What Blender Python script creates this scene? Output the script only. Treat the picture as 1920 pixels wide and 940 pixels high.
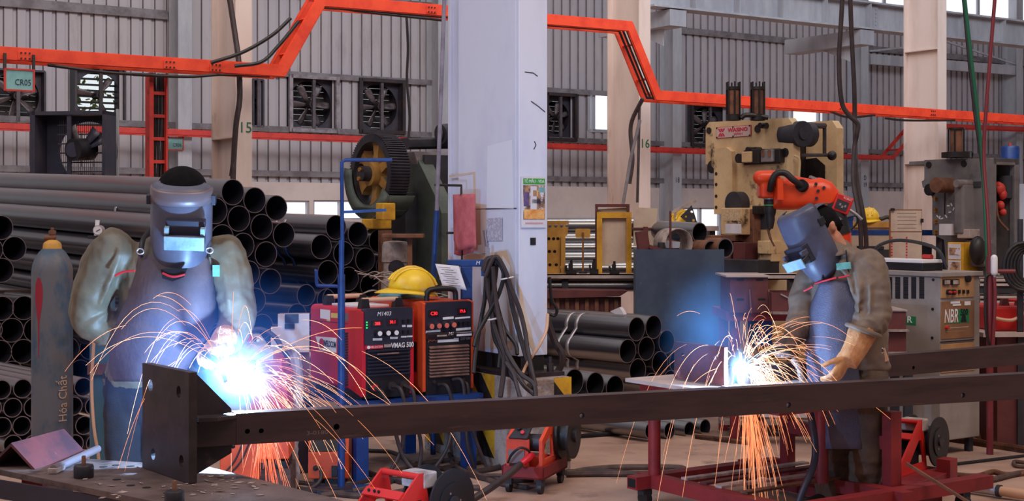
import bpy, math, random
from mathutils import Vector, Matrix, noise
from mathutils.geometry import tessellate_polygon
V = Vector
SC = bpy.context.scene
COL = SC.collection
for _o in list(bpy.data.objects):
    bpy.data.objects.remove(_o)
random.seed(7)

# ---------------------------------------------------------------- camera
F, HX, HY, CZ = 2667.0, 960.0, 408.0, 1.55
_cd = bpy.data.cameras.new('camera')
_cd.sensor_width = 36.0
_cd.lens = F * 36.0 / 1920.0
_cd.shift_y = (HY - 470.0) / 1920.0
_cd.clip_end = 300
cam = bpy.data.objects.new('camera', _cd)
COL.objects.link(cam)
cam.location = (0, 0, CZ)
cam.rotation_euler = (math.pi / 2, 0, 0)
SC.camera = cam

# ---------------------------------------------------------------- exposure, sky, sun, big lights
SC.view_settings.view_transform = 'Standard'
SC.view_settings.look = 'None'
SC.view_settings.gamma = 1
SC.view_settings.use_curve_mapping = False
SC.view_settings.exposure = 0.0

w = bpy.data.worlds.new('sky')
SC.world = w
w.use_nodes = True
nt = w.node_tree
nt.nodes.clear()
_tc = nt.nodes.new('ShaderNodeTexCoord')
_sx = nt.nodes.new('ShaderNodeSeparateXYZ')
_rp = nt.nodes.new('ShaderNodeValToRGB')
_bg = nt.nodes.new('ShaderNodeBackground')
_ou = nt.nodes.new('ShaderNodeOutputWorld')
nt.links.new(_tc.outputs['Generated'], _sx.inputs[0])
nt.links.new(_sx.outputs['Z'], _rp.inputs[0])
_rp.color_ramp.elements[0].position = 0.0
_rp.color_ramp.elements[0].color = (0.30, 0.27, 0.31, 1)
_rp.color_ramp.elements[1].position = 0.75
_rp.color_ramp.elements[1].color = (1.0, 0.93, 0.98, 1)
def _mr(src, a, b, x, y):
    q = nt.nodes.new('ShaderNodeMapRange'); q.interpolation_type = 'SMOOTHSTEP'
    for i, v in enumerate((a, b, x, y)): q.inputs[i + 1].default_value = v
    nt.links.new(src, q.inputs[0]); return q.outputs[0]
# the overcast sky is brightest low down beyond the back wall
_my = _mr(_sx.outputs['Y'], 0.35, 0.7, 0, 1); _mz = _mr(_sx.outputs['Z'], 0.12, 0.30, 1, 0)
_mm = nt.nodes.new('ShaderNodeMath'); _mm.operation = 'MULTIPLY'; nt.links.new(_my, _mm.inputs[0]); nt.links.new(_mz, _mm.inputs[1])
_mx = nt.nodes.new('ShaderNodeMix'); _mx.data_type = 'RGBA'; nt.links.new(_mm.outputs[0], _mx.inputs[0])
nt.links.new(_rp.outputs[0], _mx.inputs[6]); _mx.inputs[7].default_value = (2.3, 2.5, 2.6, 1)
nt.links.new(_mx.outputs[2], _bg.inputs[0])
nt.links.new(_bg.outputs[0], _ou.inputs[0])
_bg.inputs[1].default_value = 0.35

def area(name, loc, target, sx, sy, power, col):
    l = bpy.data.lights.new(name, 'AREA')
    l.shape = 'RECTANGLE'
    l.size, l.size_y, l.energy, l.color = sx, sy, power, col
    o = bpy.data.objects.new(name, l)
    COL.objects.link(o)
    o.location = loc
    d = V(target) - V(loc)
    o.rotation_euler = d.to_track_quat('-Z', 'Y').to_euler()
    return o
# unseen area lamps added overhead as warm and cool fill for hall and wall
area('overhead_fill', (5, 3, 11), (1, 12, 1), 10, 4, 800, (1.0, 0.84, 0.72))
area('overhead_fill', (-7, 2, 9), (0.5, 11, 1), 8, 3, 420, (0.95, 0.92, 1.0))
area('overhead_fill', (-3, 13.5, 11.5), (-6, 29, 3.5), 14, 3, 1050, (1.0, 0.90, 0.84))
area('overhead_fill', (9, 17, 12), (8, 36, 4), 16, 4, 1700, (0.76, 0.87, 1.0))

# ---------------------------------------------------------------- helpers
A = math.radians(34)
U = V((math.cos(A), math.sin(A), 0))
NV = V((-math.sin(A), math.cos(A), 0))      # away from the camera, square to the wall

def P(x, y, d):
    return V(((x - HX) / F * d, d, CZ + (HY - y) / F * d))
def ray(x, y):
    return V(((x - HX) / F, 1.0, (HY - y) / F))
def hit(x, y, p0, n):
    r = ray(x, y); c = V((0, 0, CZ))
    t = (V(p0) - c).dot(n) / r.dot(n)
    return c + r * t
def onfloor(x, y, z=0.0):
    r = ray(x, y)
    return V((0, 0, CZ)) + r * ((z - CZ) / r.z)

class Fr:
    """a thing's own frame: base point and turn about the vertical"""
    def __init__(s, loc, rz=A):
        s.loc = V(loc); s.rz = rz
        s.ex = V((math.cos(rz), math.sin(rz), 0)); s.ey = V((-math.sin(rz), math.cos(rz), 0))
    def loc_of(s, p):
        q = V(p) - s.loc
        return V((q.dot(s.ex), q.dot(s.ey), q.z))
    def hx(s, px, py, x=0.0):
        return s.loc_of(hit(px, py, s.loc + s.ex * x, s.ex))
    def hy(s, px, py, y=0.0):
        return s.loc_of(hit(px, py, s.loc + s.ey * y, s.ey))
    def at(s, px, py, d):
        return s.loc_of(P(px, py, d))

def lin(c):
    return tuple(((v / 255) / 12.92 if v / 255 <= 0.04045 else ((v / 255 + 0.055) / 1.055) ** 2.4) for v in c)

MATS = {}
def M(name, c, rough=0.6, metal=0.0, c2=None, scale=6.0, lo=0.42, hi=0.62, bump=0.0, bscale=40.0, stretch=None,
      c3=None, scale3=2.0, lo3=0.58, hi3=0.68, emit=None, estr=1.0, spec=0.5, alpha=None):
    m = bpy.data.materials.new(name)
    m.use_nodes = True
    t = m.node_tree; n = t.nodes; L = t.links
    b = n['Principled BSDF']
    b.inputs['Roughness'].default_value = rough
    b.inputs['Metallic'].default_value = metal
    b.inputs['Specular IOR Level'].default_value = spec
    C = lin(c) + (1,)
    b.inputs['Base Color'].default_value = C
    tc = n.new('ShaderNodeTexCoord'); src = tc.outputs['Object']
    if stretch:
        mp = n.new('ShaderNodeMapping'); mp.inputs['Scale'].default_value = stretch
        L.new(src, mp.inputs[0]); src = mp.outputs[0]
    cur = None
    def layer(prev, colour, sc, a, z, det=5):
        nz = n.new('ShaderNodeTexNoise'); nz.inputs['Scale'].default_value = sc; nz.inputs['Detail'].default_value = det
        nz.inputs['Roughness'].default_value = 0.65
        L.new(src, nz.inputs['Vector'])
        mr = n.new('ShaderNodeMapRange'); mr.inputs[1].default_value = a; mr.inputs[2].default_value = z
        L.new(nz.outputs['Fac'], mr.inputs[0])
        mx = n.new('ShaderNodeMix'); mx.data_type = 'RGBA'
        L.new(mr.outputs[0], mx.inputs[0])
        if prev is None: mx.inputs[6].default_value = C
        else: L.new(prev, mx.inputs[6])
        mx.inputs[7].default_value = lin(colour) + (1,)
        return mx.outputs[2]
    if c2: cur = layer(cur, c2, scale, lo, hi)
    if c3: cur = layer(cur, c3, scale3, lo3, hi3, 8)
    if cur is not None: L.new(cur, b.inputs['Base Color'])
    if bump:
        nz = n.new('ShaderNodeTexNoise'); nz.inputs['Scale'].default_value = bscale; nz.inputs['Detail'].default_value = 4
        L.new(src, nz.inputs['Vector'])
        bp = n.new('ShaderNodeBump'); bp.inputs['Strength'].default_value = bump; bp.inputs['Distance'].default_value = 0.02
        L.new(nz.outputs['Fac'], bp.inputs['Height']); L.new(bp.outputs[0], b.inputs['Normal'])
    if emit:
        b.inputs['Emission Color'].default_value = lin(emit) + (1,)
        b.inputs['Emission Strength'].default_value = estr
    if alpha is not None:
        b.inputs['Alpha'].default_value = alpha
    MATS[name] = m
    return m

class MB:
    def __init__(s, mtx=None):
        s.v = []; s.f = []; s.mi = []; s.sm = []; s.m = mtx; s.cur = 0
    def mat(s, i): s.cur = i; return s
    def _add(s, vs, fs, smooth=False):
        o = len(s.v)
        s.v += [V(p) for p in vs]
        for f in fs:
            s.f.append([i + o for i in f]); s.mi.append(s.cur); s.sm.append(smooth)
        return s
    def box(s, c, size, rot=None):
        x, y, z = size[0] / 2, size[1] / 2, size[2] / 2
        q = [V((a * x, b * y, d * z)) for d in (-1, 1) for b in (-1, 1) for a in (-1, 1)]
        if rot is not None: q = [rot @ p for p in q]
        return s._add([p + V(c) for p in q], [(0, 2, 3, 1), (4, 5, 7, 6), (0, 1, 5, 4), (2, 6, 7, 3), (0, 4, 6, 2), (1, 3, 7, 5)])
    def bx(s, x0, x1, y0, y1, z0, z1):
        return s.box(((x0 + x1) / 2, (y0 + y1) / 2, (z0 + z1) / 2), (abs(x1 - x0), abs(y1 - y0), abs(z1 - z0)))
    def bar(s, p0, p1, wd, ht, up=(0, 0, 1)):
        p0, p1 = V(p0), V(p1); d = p1 - p0
        z = d.normalized(); u = V(up)
        if abs(z.dot(u)) > 0.98: u = V((0, 1, 0))
        x = u.cross(z).normalized(); y = z.cross(x)
        r = Matrix((x, y, z)).transposed()
        return s.box((p0 + p1) / 2, (wd, ht, d.length), r)
    def _frame(s, d):
        z = d.normalized(); u = V((0, 0, 1)) if abs(z.z) < 0.95 else V((1, 0, 0))
        x = u.cross(z).normalized(); y = z.cross(x)
        return x, y, z
    def cyl(s, p0, p1, r0, r1=None, n=20, caps=True):
        if r1 is None: r1 = r0
        p0, p1 = V(p0), V(p1); x, y, z = s._frame(p1 - p0)
        ring = [x * math.cos(2 * math.pi * i / n) + y * math.sin(2 * math.pi * i / n) for i in range(n)]
        s._add([p0 + q * r0 for q in ring] + [p1 + q * r1 for q in ring],
               [(i, (i + 1) % n, n + (i + 1) % n, n + i) for i in range(n)], True)
        if caps:
            s._add([p0 + q * r0 for q in ring], [list(range(n))[::-1]])
            s._add([p1 + q * r1 for q in ring], [list(range(n))])
        return s
    def pipe(s, p0, p1, r, t, n=28):
        p0, p1 = V(p0), V(p1); x, y, z = s._frame(p1 - p0)
        ring = [x * math.cos(2 * math.pi * i / n) + y * math.sin(2 * math.pi * i / n) for i in range(n)]
        ri = r - t
        s._add([p0 + q * r for q in ring] + [p1 + q * r for q in ring], [(i, (i + 1) % n, n + (i + 1) % n, n + i) for i in range(n)], True)
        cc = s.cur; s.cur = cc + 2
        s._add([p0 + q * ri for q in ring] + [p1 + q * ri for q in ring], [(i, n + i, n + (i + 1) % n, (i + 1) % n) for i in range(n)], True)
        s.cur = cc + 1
        s._add([p0 + q * r for q in ring] + [p0 + q * ri for q in ring], [(i, n + i, n + (i + 1) % n, (i + 1) % n) for i in range(n)])
        s._add([p1 + q * r for q in ring] + [p1 + q * ri for q in ring], [(i, (i + 1) % n, n + (i + 1) % n, n + i) for i in range(n)])
        s.cur = cc
        return s
    def tube(s, pts, r, n=8, closed=False, round_caps=False, flat=1.0):
        pts = [V(p) for p in pts]
        rs = list(r) if isinstance(r, (list, tuple)) else [r] * len(pts)
        if round_caps and not closed:
            d0 = (pts[0] - pts[1]).normalized(); d1 = (pts[-1] - pts[-2]).normalized()
            r0, r1 = rs[0], rs[-1]
            a = [(pts[0] + d0 * r0 * k, r0 * math.sqrt(max(0.0, 1 - k * k))) for k in (0.97, 0.8, 0.5)]
            b = [(pts[-1] + d1 * r1 * k, r1 * math.sqrt(max(0.0, 1 - k * k))) for k in (0.5, 0.8, 0.97)]
            pts = [q[0] for q in a] + pts + [q[0] for q in b]
            rs = [q[1] for q in a] + rs + [q[1] for q in b]
        m = len(pts); vs = []
        x = None
        for i, p in enumerate(pts):
            if closed: d = pts[(i + 1) % m] - pts[i - 1]
            else: d = pts[min(i + 1, m - 1)] - pts[max(i - 1, 0)]
            d = d.normalized() if d.length > 1e-9 else V((0, 0, 1))
            if x is None: x, y, _ = s._frame(d)
            x = x - d * x.dot(d)
            x = x.normalized() if x.length > 1e-6 else s._frame(d)[0]
            y = d.cross(x)
            vs += [p + (x * math.cos(2 * math.pi * k / n) + y * flat * math.sin(2 * math.pi * k / n)) * rs[i] for k in range(n)]
        fs = []
        for i in range(m if closed else m - 1):
            j = (i + 1) % m
            fs += [(i * n + k, i * n + (k + 1) % n, j * n + (k + 1) % n, j * n + k) for k in range(n)]
        if not closed:
            fs += [tuple(range(n))[::-1], tuple((m - 1) * n + k for k in range(n))]
        return s._add(vs, fs, True)
    def prism(s, poly, o, ex, ey, ez, holes=()):
        """polygon (2D) in the plane o + x ex + y ey, swept by the vector ez; holes are 2D polygons"""
        o, ex, ey, ez = V(o), V(ex), V(ey), V(ez)
        loops = [list(poly)] + [list(h) for h in holes]
        flat = [q for l in loops for q in l]
        top = [o + ex * a + ey * b for a, b in flat]
        nv = len(flat)
        tris = tessellate_polygon([[V((a, b, 0)) for a, b in l] for l in loops])
        s._add(top + [p + ez for p in top], [tuple(t) for t in tris] + [tuple(i + nv for i in reversed(t)) for t in tris])
        k = 0
        for l in loops:
            n = len(l)
            a = [top[k + i] for i in range(n)]
            s._add(a + [p + ez for p in a], [(i, (i + 1) % n, n + (i + 1) % n, n + i) for i in range(n)])
            k += n
        return s
    def lathe(s, prof, o=(0, 0, 0), axis=(0, 0, 1), n=24, cap=True):
        o = V(o); x, y, z = s._frame(V(axis))
        vs = []; m = len(prof)
        for r, h in prof:
            vs += [o + z * h + (x * math.cos(2 * math.pi * k / n) + y * math.sin(2 * math.pi * k / n)) * max(r, 1e-5) for k in range(n)]
        fs = [(i * n + k, i * n + (k + 1) % n, (i + 1) * n + (k + 1) % n, (i + 1) * n + k) for i in range(m - 1) for k in range(n)]
        if cap: fs += [tuple(range(n))[::-1], tuple((m - 1) * n + k for k in range(n))]
        return s._add(vs, fs, True)
    def ell(s, c, r, rot=None, n=18, m=10):
        c = V(c); vs = []; fs = []
        for i in range(m + 1):
            t = math.pi * i / m
            for k in range(n):
                a = 2 * math.pi * k / n
                p = V((r[0] * math.sin(t + 1e-4) * math.cos(a), r[1] * math.sin(t + 1e-4) * math.sin(a), -r[2] * math.cos(t)))
                vs.append(c + (rot @ p if rot is not None else p))
        for i in range(m):
            for k in range(n):
                fs.append((i * n + k, i * n + (k + 1) % n, (i + 1) * n + (k + 1) % n, (i + 1) * n + k))
        return s._add(vs, fs, True)
    def loft(s, secs, n=20, cap=True, e=2.0):
        """secs: (centre, half-axis a, half-axis b); super-ellipse sections"""
        vs = []; m = len(secs)
        for c, a, b in secs:
            c, a, b = V(c), V(a), V(b)
            for k in range(n):
                t = 2 * math.pi * k / n; ct, st = math.cos(t), math.sin(t)
                vs.append(c + a * (math.copysign(abs(ct) ** (2 / e), ct)) + b * (math.copysign(abs(st) ** (2 / e), st)))
        fs = [(i * n + k, i * n + (k + 1) % n, (i + 1) * n + (k + 1) % n, (i + 1) * n + k) for i in range(m - 1) for k in range(n)]
        if cap: fs += [tuple(range(n))[::-1], tuple((m - 1) * n + k for k in range(n))]
        return s._add(vs, fs, True)
    def sheet(s, grid, smooth=True):
        h, wd = len(grid), len(grid[0])
        return s._add([p for r in grid for p in r],
                      [(i * wd + j, i * wd + j + 1, (i + 1) * wd + j + 1, (i + 1) * wd + j) for i in range(h - 1) for j in range(wd - 1)], smooth)
    def build(s, name, mat, parent=None, bevel=0.0, loc=None, rz=None, solid=0.0, remesh=0.0, smooth_it=0, sub=0, sharp=40, offset=-1.0):
        me = bpy.data.meshes.new(name)
        me.from_pydata([tuple(p) for p in s.v], [], s.f)
        me.polygons.foreach_set('use_smooth', s.sm)
        me.polygons.foreach_set('material_index', s.mi)
        for m in (mat if isinstance(mat, (list, tuple)) else [mat]):
            me.materials.append(MATS[m] if isinstance(m, str) else m)
        me.validate(); me.update()
        if sharp and any(s.sm): me.set_sharp_from_angle(angle=math.radians(sharp))
        o = bpy.data.objects.new(name, me)
        COL.objects.link(o)
        if parent is not None: o.parent = parent
        if loc is not None: o.location = loc
        if rz is not None: o.rotation_euler = (0, 0, rz)
        if remesh:
            md = o.modifiers.new('skin', 'REMESH'); md.mode = 'VOXEL'; md.voxel_size = remesh; md.use_smooth_shade = True
        if smooth_it:
            md = o.modifiers.new('soft', 'SMOOTH'); md.iterations = smooth_it; md.factor = 0.5
        if solid:
            md = o.modifiers.new('thick', 'SOLIDIFY'); md.thickness = solid; md.offset = offset
        if bevel:
            md = o.modifiers.new('edge', 'BEVEL'); md.width = bevel; md.segments = 2; md.limit_method = 'ANGLE'; md.angle_limit = math.radians(50)
        if sub:
            md = o.modifiers.new('sub', 'SUBSURF'); md.levels = sub; md.render_levels = sub
        return o

def tag(o, label=None, cat=None, group=None, kind=None):
    if label: o['label'] = label
    if cat: o['category'] = cat
    if group: o['group'] = group
    if kind: o['kind'] = kind
    return o
def thing(name, label, cat, loc=(0, 0, 0), rz=0.0, group=None, kind=None):
    o = bpy.data.objects.new(name, None)
    o.empty_display_size = 0.1
    COL.objects.link(o)
    o.location = loc; o.rotation_euler = (0, 0, rz)
    return tag(o, label, cat, group, kind)
def crom(pts, k=6, closed=False):
    pts = [V(p) for p in pts]; n = len(pts); out = []
    for i in range(n if closed else n - 1):
        p0 = pts[i - 1] if (closed or i > 0) else pts[0] * 2 - pts[1]
        p1 = pts[i]; p2 = pts[(i + 1) % n]
        p3 = pts[(i + 2) % n] if (closed or i + 2 < n) else p2 * 2 - p1
        for j in range(k):
            t = j / k
            out.append(0.5 * (2 * p1 + (p2 - p0) * t + (2 * p0 - 5 * p1 + 4 * p2 - p3) * t * t + (3 * p1 - p0 - 3 * p2 + p3) * t ** 3))
    if not closed: out.append(pts[-1])
    return out
RX = Matrix(((0, 0, -1), (-1, 0, 0), (0, 1, 0)))     # text on a face looking along -x
RY = Matrix(((1, 0, 0), (0, 0, -1), (0, 1, 0)))      # text on a face looking along -y
_textcache = []
def text(name, s, size, mat, parent, loc, rot=RY, sx=1.0, depth=0.001, roll=0.0, align='CENTER', shear=0.0, bold=0.0):
    c = bpy.data.curves.new('lettering', 'FONT')
    c.body = s; c.size = size; c.align_x = align; c.align_y = 'CENTER'; c.extrude = depth; c.resolution_u = 2; c.shear = shear; c.offset = bold
    t = bpy.data.objects.new('lettering', c); COL.objects.link(t)
    dg = bpy.context.evaluated_depsgraph_get()
    me = bpy.data.meshes.new_from_object(t.evaluated_get(dg))
    bpy.data.objects.remove(t)
    me.materials.clear(); me.materials.append(MATS[mat])
    o = bpy.data.objects.new(name, me); COL.objects.link(o)
    o.parent = parent
    m = rot @ Matrix.Rotation(roll, 3, 'Z') @ Matrix.Diagonal((sx, 1, 1))
    o.matrix_local = Matrix.Translation(V(loc)) @ m.to_4x4()
    return o
def circ(cx, cy, r, n=16, ry=None):
    ry = r if ry is None else ry
    return [(cx + r * math.cos(2 * math.pi * i / n), cy + ry * math.sin(2 * math.pi * i / n)) for i in range(n)]
def rrect(x0, x1, y0, y1, r, n=4):
    out = []
    for cx, cy, a0 in ((x1 - r, y1 - r, 0), (x0 + r, y1 - r, 90), (x0 + r, y0 + r, 180), (x1 - r, y0 + r, 270)):
        for i in range(n + 1):
            a = math.radians(a0 + 90 * i / n)
            out.append((cx + r * math.cos(a), cy + r * math.sin(a)))
    return out
ORD = ['first', 'second', 'third', 'fourth', 'fifth', 'sixth', 'seventh', 'eighth', 'ninth']

# ---------------------------------------------------------------- materials
M('concrete_floor', (190, 156, 138), 0.7, c2=(166, 132, 116), scale=1.2, c3=(112, 84, 74), scale3=2.7, lo3=0.56, hi3=0.72, bump=0.12, bscale=18)
M('cladding', (176, 168, 170), 0.55, c2=(170, 164, 172), scale=0.9, stretch=(1, 1, 0.3), c3=(140, 126, 126), scale3=1.6, lo3=0.56, hi3=0.8)
M('cladding_flank', (118, 110, 114), 0.7, c2=(136, 128, 132), scale=2)  # darker grey for the rib flanks
M('pipe_bore_shade', (26, 24, 34), 0.6)  # near-black colour carries the shade inside the pipes
M('plinth_paint', (206, 190, 184), 0.8, c2=(190, 174, 170), scale=0.7, c3=(110, 92, 90), scale3=1.3, lo3=0.66, hi3=0.74)
M('girt_paint', (128, 122, 126), 0.6, c2=(100, 92, 96), scale=3)
M('column_paint', (206, 186, 176), 0.6, c2=(188, 166, 156), scale=1.5, stretch=(1, 1, 0.25), c3=(120, 96, 86), scale3=2.0, lo3=0.64, hi3=0.74)
M('grey_steel_paint', (176, 176, 182), 0.55, c2=(152, 152, 160), scale=1.5, stretch=(1, 1, 0.3))
M('white_column_paint', (226, 226, 240), 0.6, c2=(206, 208, 230), scale=1.1, stretch=(1, 1, 0.5), c3=(230, 214, 212), scale3=1.3, lo3=0.55, hi3=0.62)
M('tray_orange', (235, 74, 38), 0.5, c2=(214, 56, 30), scale=3, c3=(120, 40, 30), scale3=7, lo3=0.66, hi3=0.72)
M('rail_red', (206, 58, 48), 0.55, c2=(180, 46, 42), scale=3, c3=(110, 44, 40), scale3=5, lo3=0.66, hi3=0.72)
M('black_rubber', (28, 25, 27), 0.5, c2=(42, 36, 36), scale=9)
M('brown_cable', (62, 46, 46), 0.55, c2=(44, 34, 36), scale=9)
M('dark_iron', (44, 38, 44), 0.55, metal=0.2, c2=(64, 48, 46), scale=5)
M('black_hole', (10, 9, 12), 0.9)
M('fan_blade', (112, 100, 102), 0.45, metal=0.3, c2=(72, 62, 66), scale=6)
M('window_light', (240, 244, 250), 0.6, emit=(240, 245, 252), estr=0.95)
M('leaf', (120, 160, 80), 0.6, c2=(180, 190, 110), scale=4)
M('sign_teal', (130, 178, 176), 0.6, c2=(110, 160, 162), scale=5)
M('dark_green_ink', (24, 96, 66), 0.7)
M('dark_ink', (40, 44, 60), 0.7)
M('white_ink', (225, 222, 226), 0.7)
M('red_ink', (198, 40, 60), 0.6)
M('paper', (222, 216, 222), 0.8, c2=(206, 200, 206), scale=5)
M('pipe_black', (44, 40, 50), 0.27, c2=(34, 32, 42), scale=3, c3=(78, 64, 62), scale3=2.2, lo3=0.58, hi3=0.8, spec=1.0)
for _k, _v in (('IOR', 1.9), ('Coat Weight', 1.0), ('Coat Roughness', 0.3), ('Coat IOR', 1.8)): MATS['pipe_black'].node_tree.nodes['Principled BSDF'].inputs[_k].default_value = _v
M('pipe_end', (128, 112, 116), 0.45, metal=0.4)
M('strap_steel', (186, 178, 180), 0.35, metal=0.6)
M('strap_blue', (50, 80, 150), 0.5)
# ================================================================ THE SETTING
# floor
f = MB()
f.sheet([[V((x, y, 0)) for x in (-40, -10, 0, 10, 45)] for y in (2, 8, 12, 20, 60)], False)
floor = f.build('floor', 'concrete_floor'); tag(floor, kind='structure')

# ---- the long back wall
W0 = P(585, HY, 32.2); W0.z = 0
WF = Fr(W0)
def wl(x, y, off=0.0):            # point on the wall for a line of sight; local (s, -off, z)
    return WF.hy(x, y, -off)
openings_hi = []                  # in the cladding
openings_lo = []                  # in the plinth
def opening(lst, x0, y0, x1, y1):
    a, b = wl(x0, y0), wl(x1, y1)
    z1 = wl((x0 + x1) / 2, y0).z; z0 = wl((x0 + x1) / 2, y1).z
    r = (a.x, b.x, z0, z1); lst.append(r); return r
FANS = [opening(openings_hi, *q) for q in ((-20, 132, 82, 228), (140, 128, 232, 228), (472, 150, 491, 238), (541, 146, 628, 246), (672, 152, 752, 248), (1020, 178, 1074, 262), (1292, 198, 1362, 273))]
WINS = [opening(openings_hi, *q) for q in ((1104, 176, 1160, 246), (1476, 203, 1546, 232))]
LOWS = [opening(openings_lo, *q) for q in ((415, 376, 578, 410), (586, 376, 700, 412), (1255, 390, 1350, 450))]
SMIN, SMAX = wl(-1100, 300).x, wl(2500, 300).x
ZC = wl(472, 341).z
def intervals(s0, s1, z0, z1, ops):
    cuts = sorted([(max(o[2], z0), min(o[3], z1)) for o in ops if o[0] < (s0 + s1) / 2 < o[1]])
    out = []; z = z0
    for a, b in cuts:
        if a > z: out.append((z, a))
        z = max(z, b)
    if z < z1: out.append((z, z1))
    return out
b = MB(); pitch = 0.26; s = SMIN
while s < SMAX:
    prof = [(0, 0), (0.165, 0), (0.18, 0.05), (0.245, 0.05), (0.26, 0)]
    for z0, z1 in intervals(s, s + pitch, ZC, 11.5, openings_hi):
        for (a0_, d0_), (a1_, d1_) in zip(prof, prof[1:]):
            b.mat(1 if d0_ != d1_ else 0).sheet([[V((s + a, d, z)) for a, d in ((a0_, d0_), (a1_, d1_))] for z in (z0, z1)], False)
    s += pitch
wall = b.build('wall_back', ['cladding', 'cladding_flank'], loc=W0, rz=A, solid=0.01); tag(wall, kind='structure')
b = MB(); xs = sorted({SMIN, SMAX} | {v for o in openings_lo for v in o[:2]})
for s0, s1 in zip(xs, xs[1:]):
    for z0, z1 in intervals(s0, s1, 0, ZC, openings_lo): b.bx(s0, s1, -0.06, 0.16, z0, z1)
pl = b.build('plinth', 'plinth_paint', parent=wall)
# horizontal girts of the wall
def girt(n, x0, y0, x1, y1, hgt, off, mat='girt_paint'):
    a = wl(x0, y0); c = wl(x1, y1)
    b = MB(); z = (a.z + c.z) / 2
    b.bx(a.x, c.x, -off - 0.09, -off, z - hgt / 2, z + hgt / 2)
    b.bx(a.x, c.x, -off - 0.10, -off - 0.085, z - hgt / 2 - 0.03, z + hgt / 2)
    return tag(b.build('trim_%d' % n, mat, loc=W0, rz=A), kind='structure')
girt(1, -1000, 341, 2400, 341, 0.10, 0.0)
girt(2, 480, 19, 1990, 100, 0.14, 0.0)
girt(3, 480, 140, 1160, 172, 0.10, 0.0)
girt(4, -1000, 195, 2400, 308, 0.10, 0.0)
girt(5, -1000, -60, 312, 12, 0.16, 0.0)

# ---- exhaust fans set in the wall
M('fan_bar', (92, 84, 90), 0.6, c2=(70, 62, 68), scale=5)
M('fan_housing', (50, 46, 60), 0.6, c2=(70, 60, 66), scale=4)
M('fan_frame', (150, 142, 148), 0.55, c2=(110, 100, 104), scale=5)
M('louvre_light', (200, 225, 235), 0.5, emit=(215, 240, 250), estr=0.9)
def fan(op, label, turn, framed, bright=False, blades=6):
    s0, s1, z0, z1 = op; W_, H_ = s1 - s0, z1 - z0
    t = thing('exhaust_fan', label, 'exhaust fan', W0 + U * ((s0 + s1) / 2) + V((0, 0, z0)), A, 'exhaust fans set in the back wall')
    w2 = W_ / 2; R = min(w2, H_ / 2) * 0.93; cz = H_ / 2; cx = 0
    b = MB()      # square housing with a round mouth
    ring = circ(0, cz, R, 32, H_ / 2 * 0.93) if False else circ(0, cz, R, 32)
    b.prism([(-w2, 0), (w2, 0), (w2, H_), (-w2, H_)], (0, 0.12, 0), (1, 0, 0), (0, 0, 1), (0, 0.03, 0), [ring])
    for a in (-1, 1): b.bx(a * w2 - 0.02, a * w2 + 0.02, -0.1, 0.55, 0, H_)
    b.bx(-w2, w2, -0.1, 0.55, -0.02, 0.02); b.bx(-w2, w2, -0.1, 0.55, H_ - 0.02, H_ + 0.02)
    b.build('housing', 'fan_housing', t)
    if framed:
        b = MB(); q = 0.04
        for a in (-1, 1): b.bx(a * w2 - q, a * w2 + q, -0.16, -0.08, -q, H_ + q)
        b.bx(-w2, w2, -0.16, -0.08, -q, q); b.bx(-w2, w2, -0.16, -0.08, H_ - q, H_ + q)
        b.build('frame', framed, t)
    if not bright and turn < 0:
        pass
    b = MB(); b.bx(-0.035, 0.035, -0.12, -0.06, 0, H_)
    b.build('motor_bar', 'fan_bar' if not bright else 'dark_iron', t)
    b = MB(); b.cyl((0, -0.06, cz), (0, 0.3, cz), R * 0.17, n=18); b.cyl((0, -0.1, cz), (0, -0.06, cz), R * 0.1, n=14)
    b.build('hub', 'dark_iron', t)
    if blades:
        for k in range(blades):
            a = turn + 2 * math.pi * k / blades
            e = V((math.cos(a), 0, math.sin(a))); g = V((-math.sin(a), 0, math.cos(a)))
            b = MB(); rows = []
            for i in range(7):
                u = i / 6; r = R * (0.15 + 0.8 * u); wd = R * (0.07 + 0.09 * math.sin(min(1, u * 1.25) * math.pi / 2)) * (1 if u < 0.95 else 0.7)
                tw = math.radians(38 - 18 * u)
                off = g * math.cos(tw) + V((0, 1, 0)) * math.sin(tw)
                rows.append([V((0, 0.15, cz)) + e * r + off * wd * c for c in (-1, -0.3, 0.4, 1)])
            b.sheet(rows)
            b.build('blade', 'fan_blade', t, solid=0.012)
    # louvre shutter behind the blades
    b = MB(); nl = 9
    for i in range(nl):
        z = H_ * (i + 0.5) / nl
        if bright:
            b.box((0, 0.50, z), (W_ * 0.96, 0.10, 0.012), Matrix.Rotation(math.radians(25), 3, 'X'))
        else:
            b.box((0, 0.50, z), (W_ * 0.98, 0.02, H_ / nl * 0.97), Matrix.Rotation(math.radians(-12), 3, 'X'))
    b.build('shutter', 'dark_iron', t)
    return t
fan(FANS[0], 'dark exhaust fan behind the big CR05 sign at left edge', 0.35, None)
fan(FANS[1], 'exhaust fan with bright open louvres showing green leaves', 0.9, None, True, 3)
fan(FANS[2], 'narrow sliver of dark exhaust fan right beside column 15', 0.6, None)
fan(FANS[3], 'exhaust fan in pale frame, left of the two above the gear press', 0.0, 'fan_frame')
fan(FANS[4], 'exhaust fan in dark frame right above the big gear wheel', 0.08, 'dark_iron')
fan(FANS[5], 'dark exhaust fan half hidden behind the white column', 0.3, 'dark_iron')
fan(FANS[6], 'dark exhaust fan just left of the cream press cylinders', 0.5, 'dark_iron')

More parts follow.
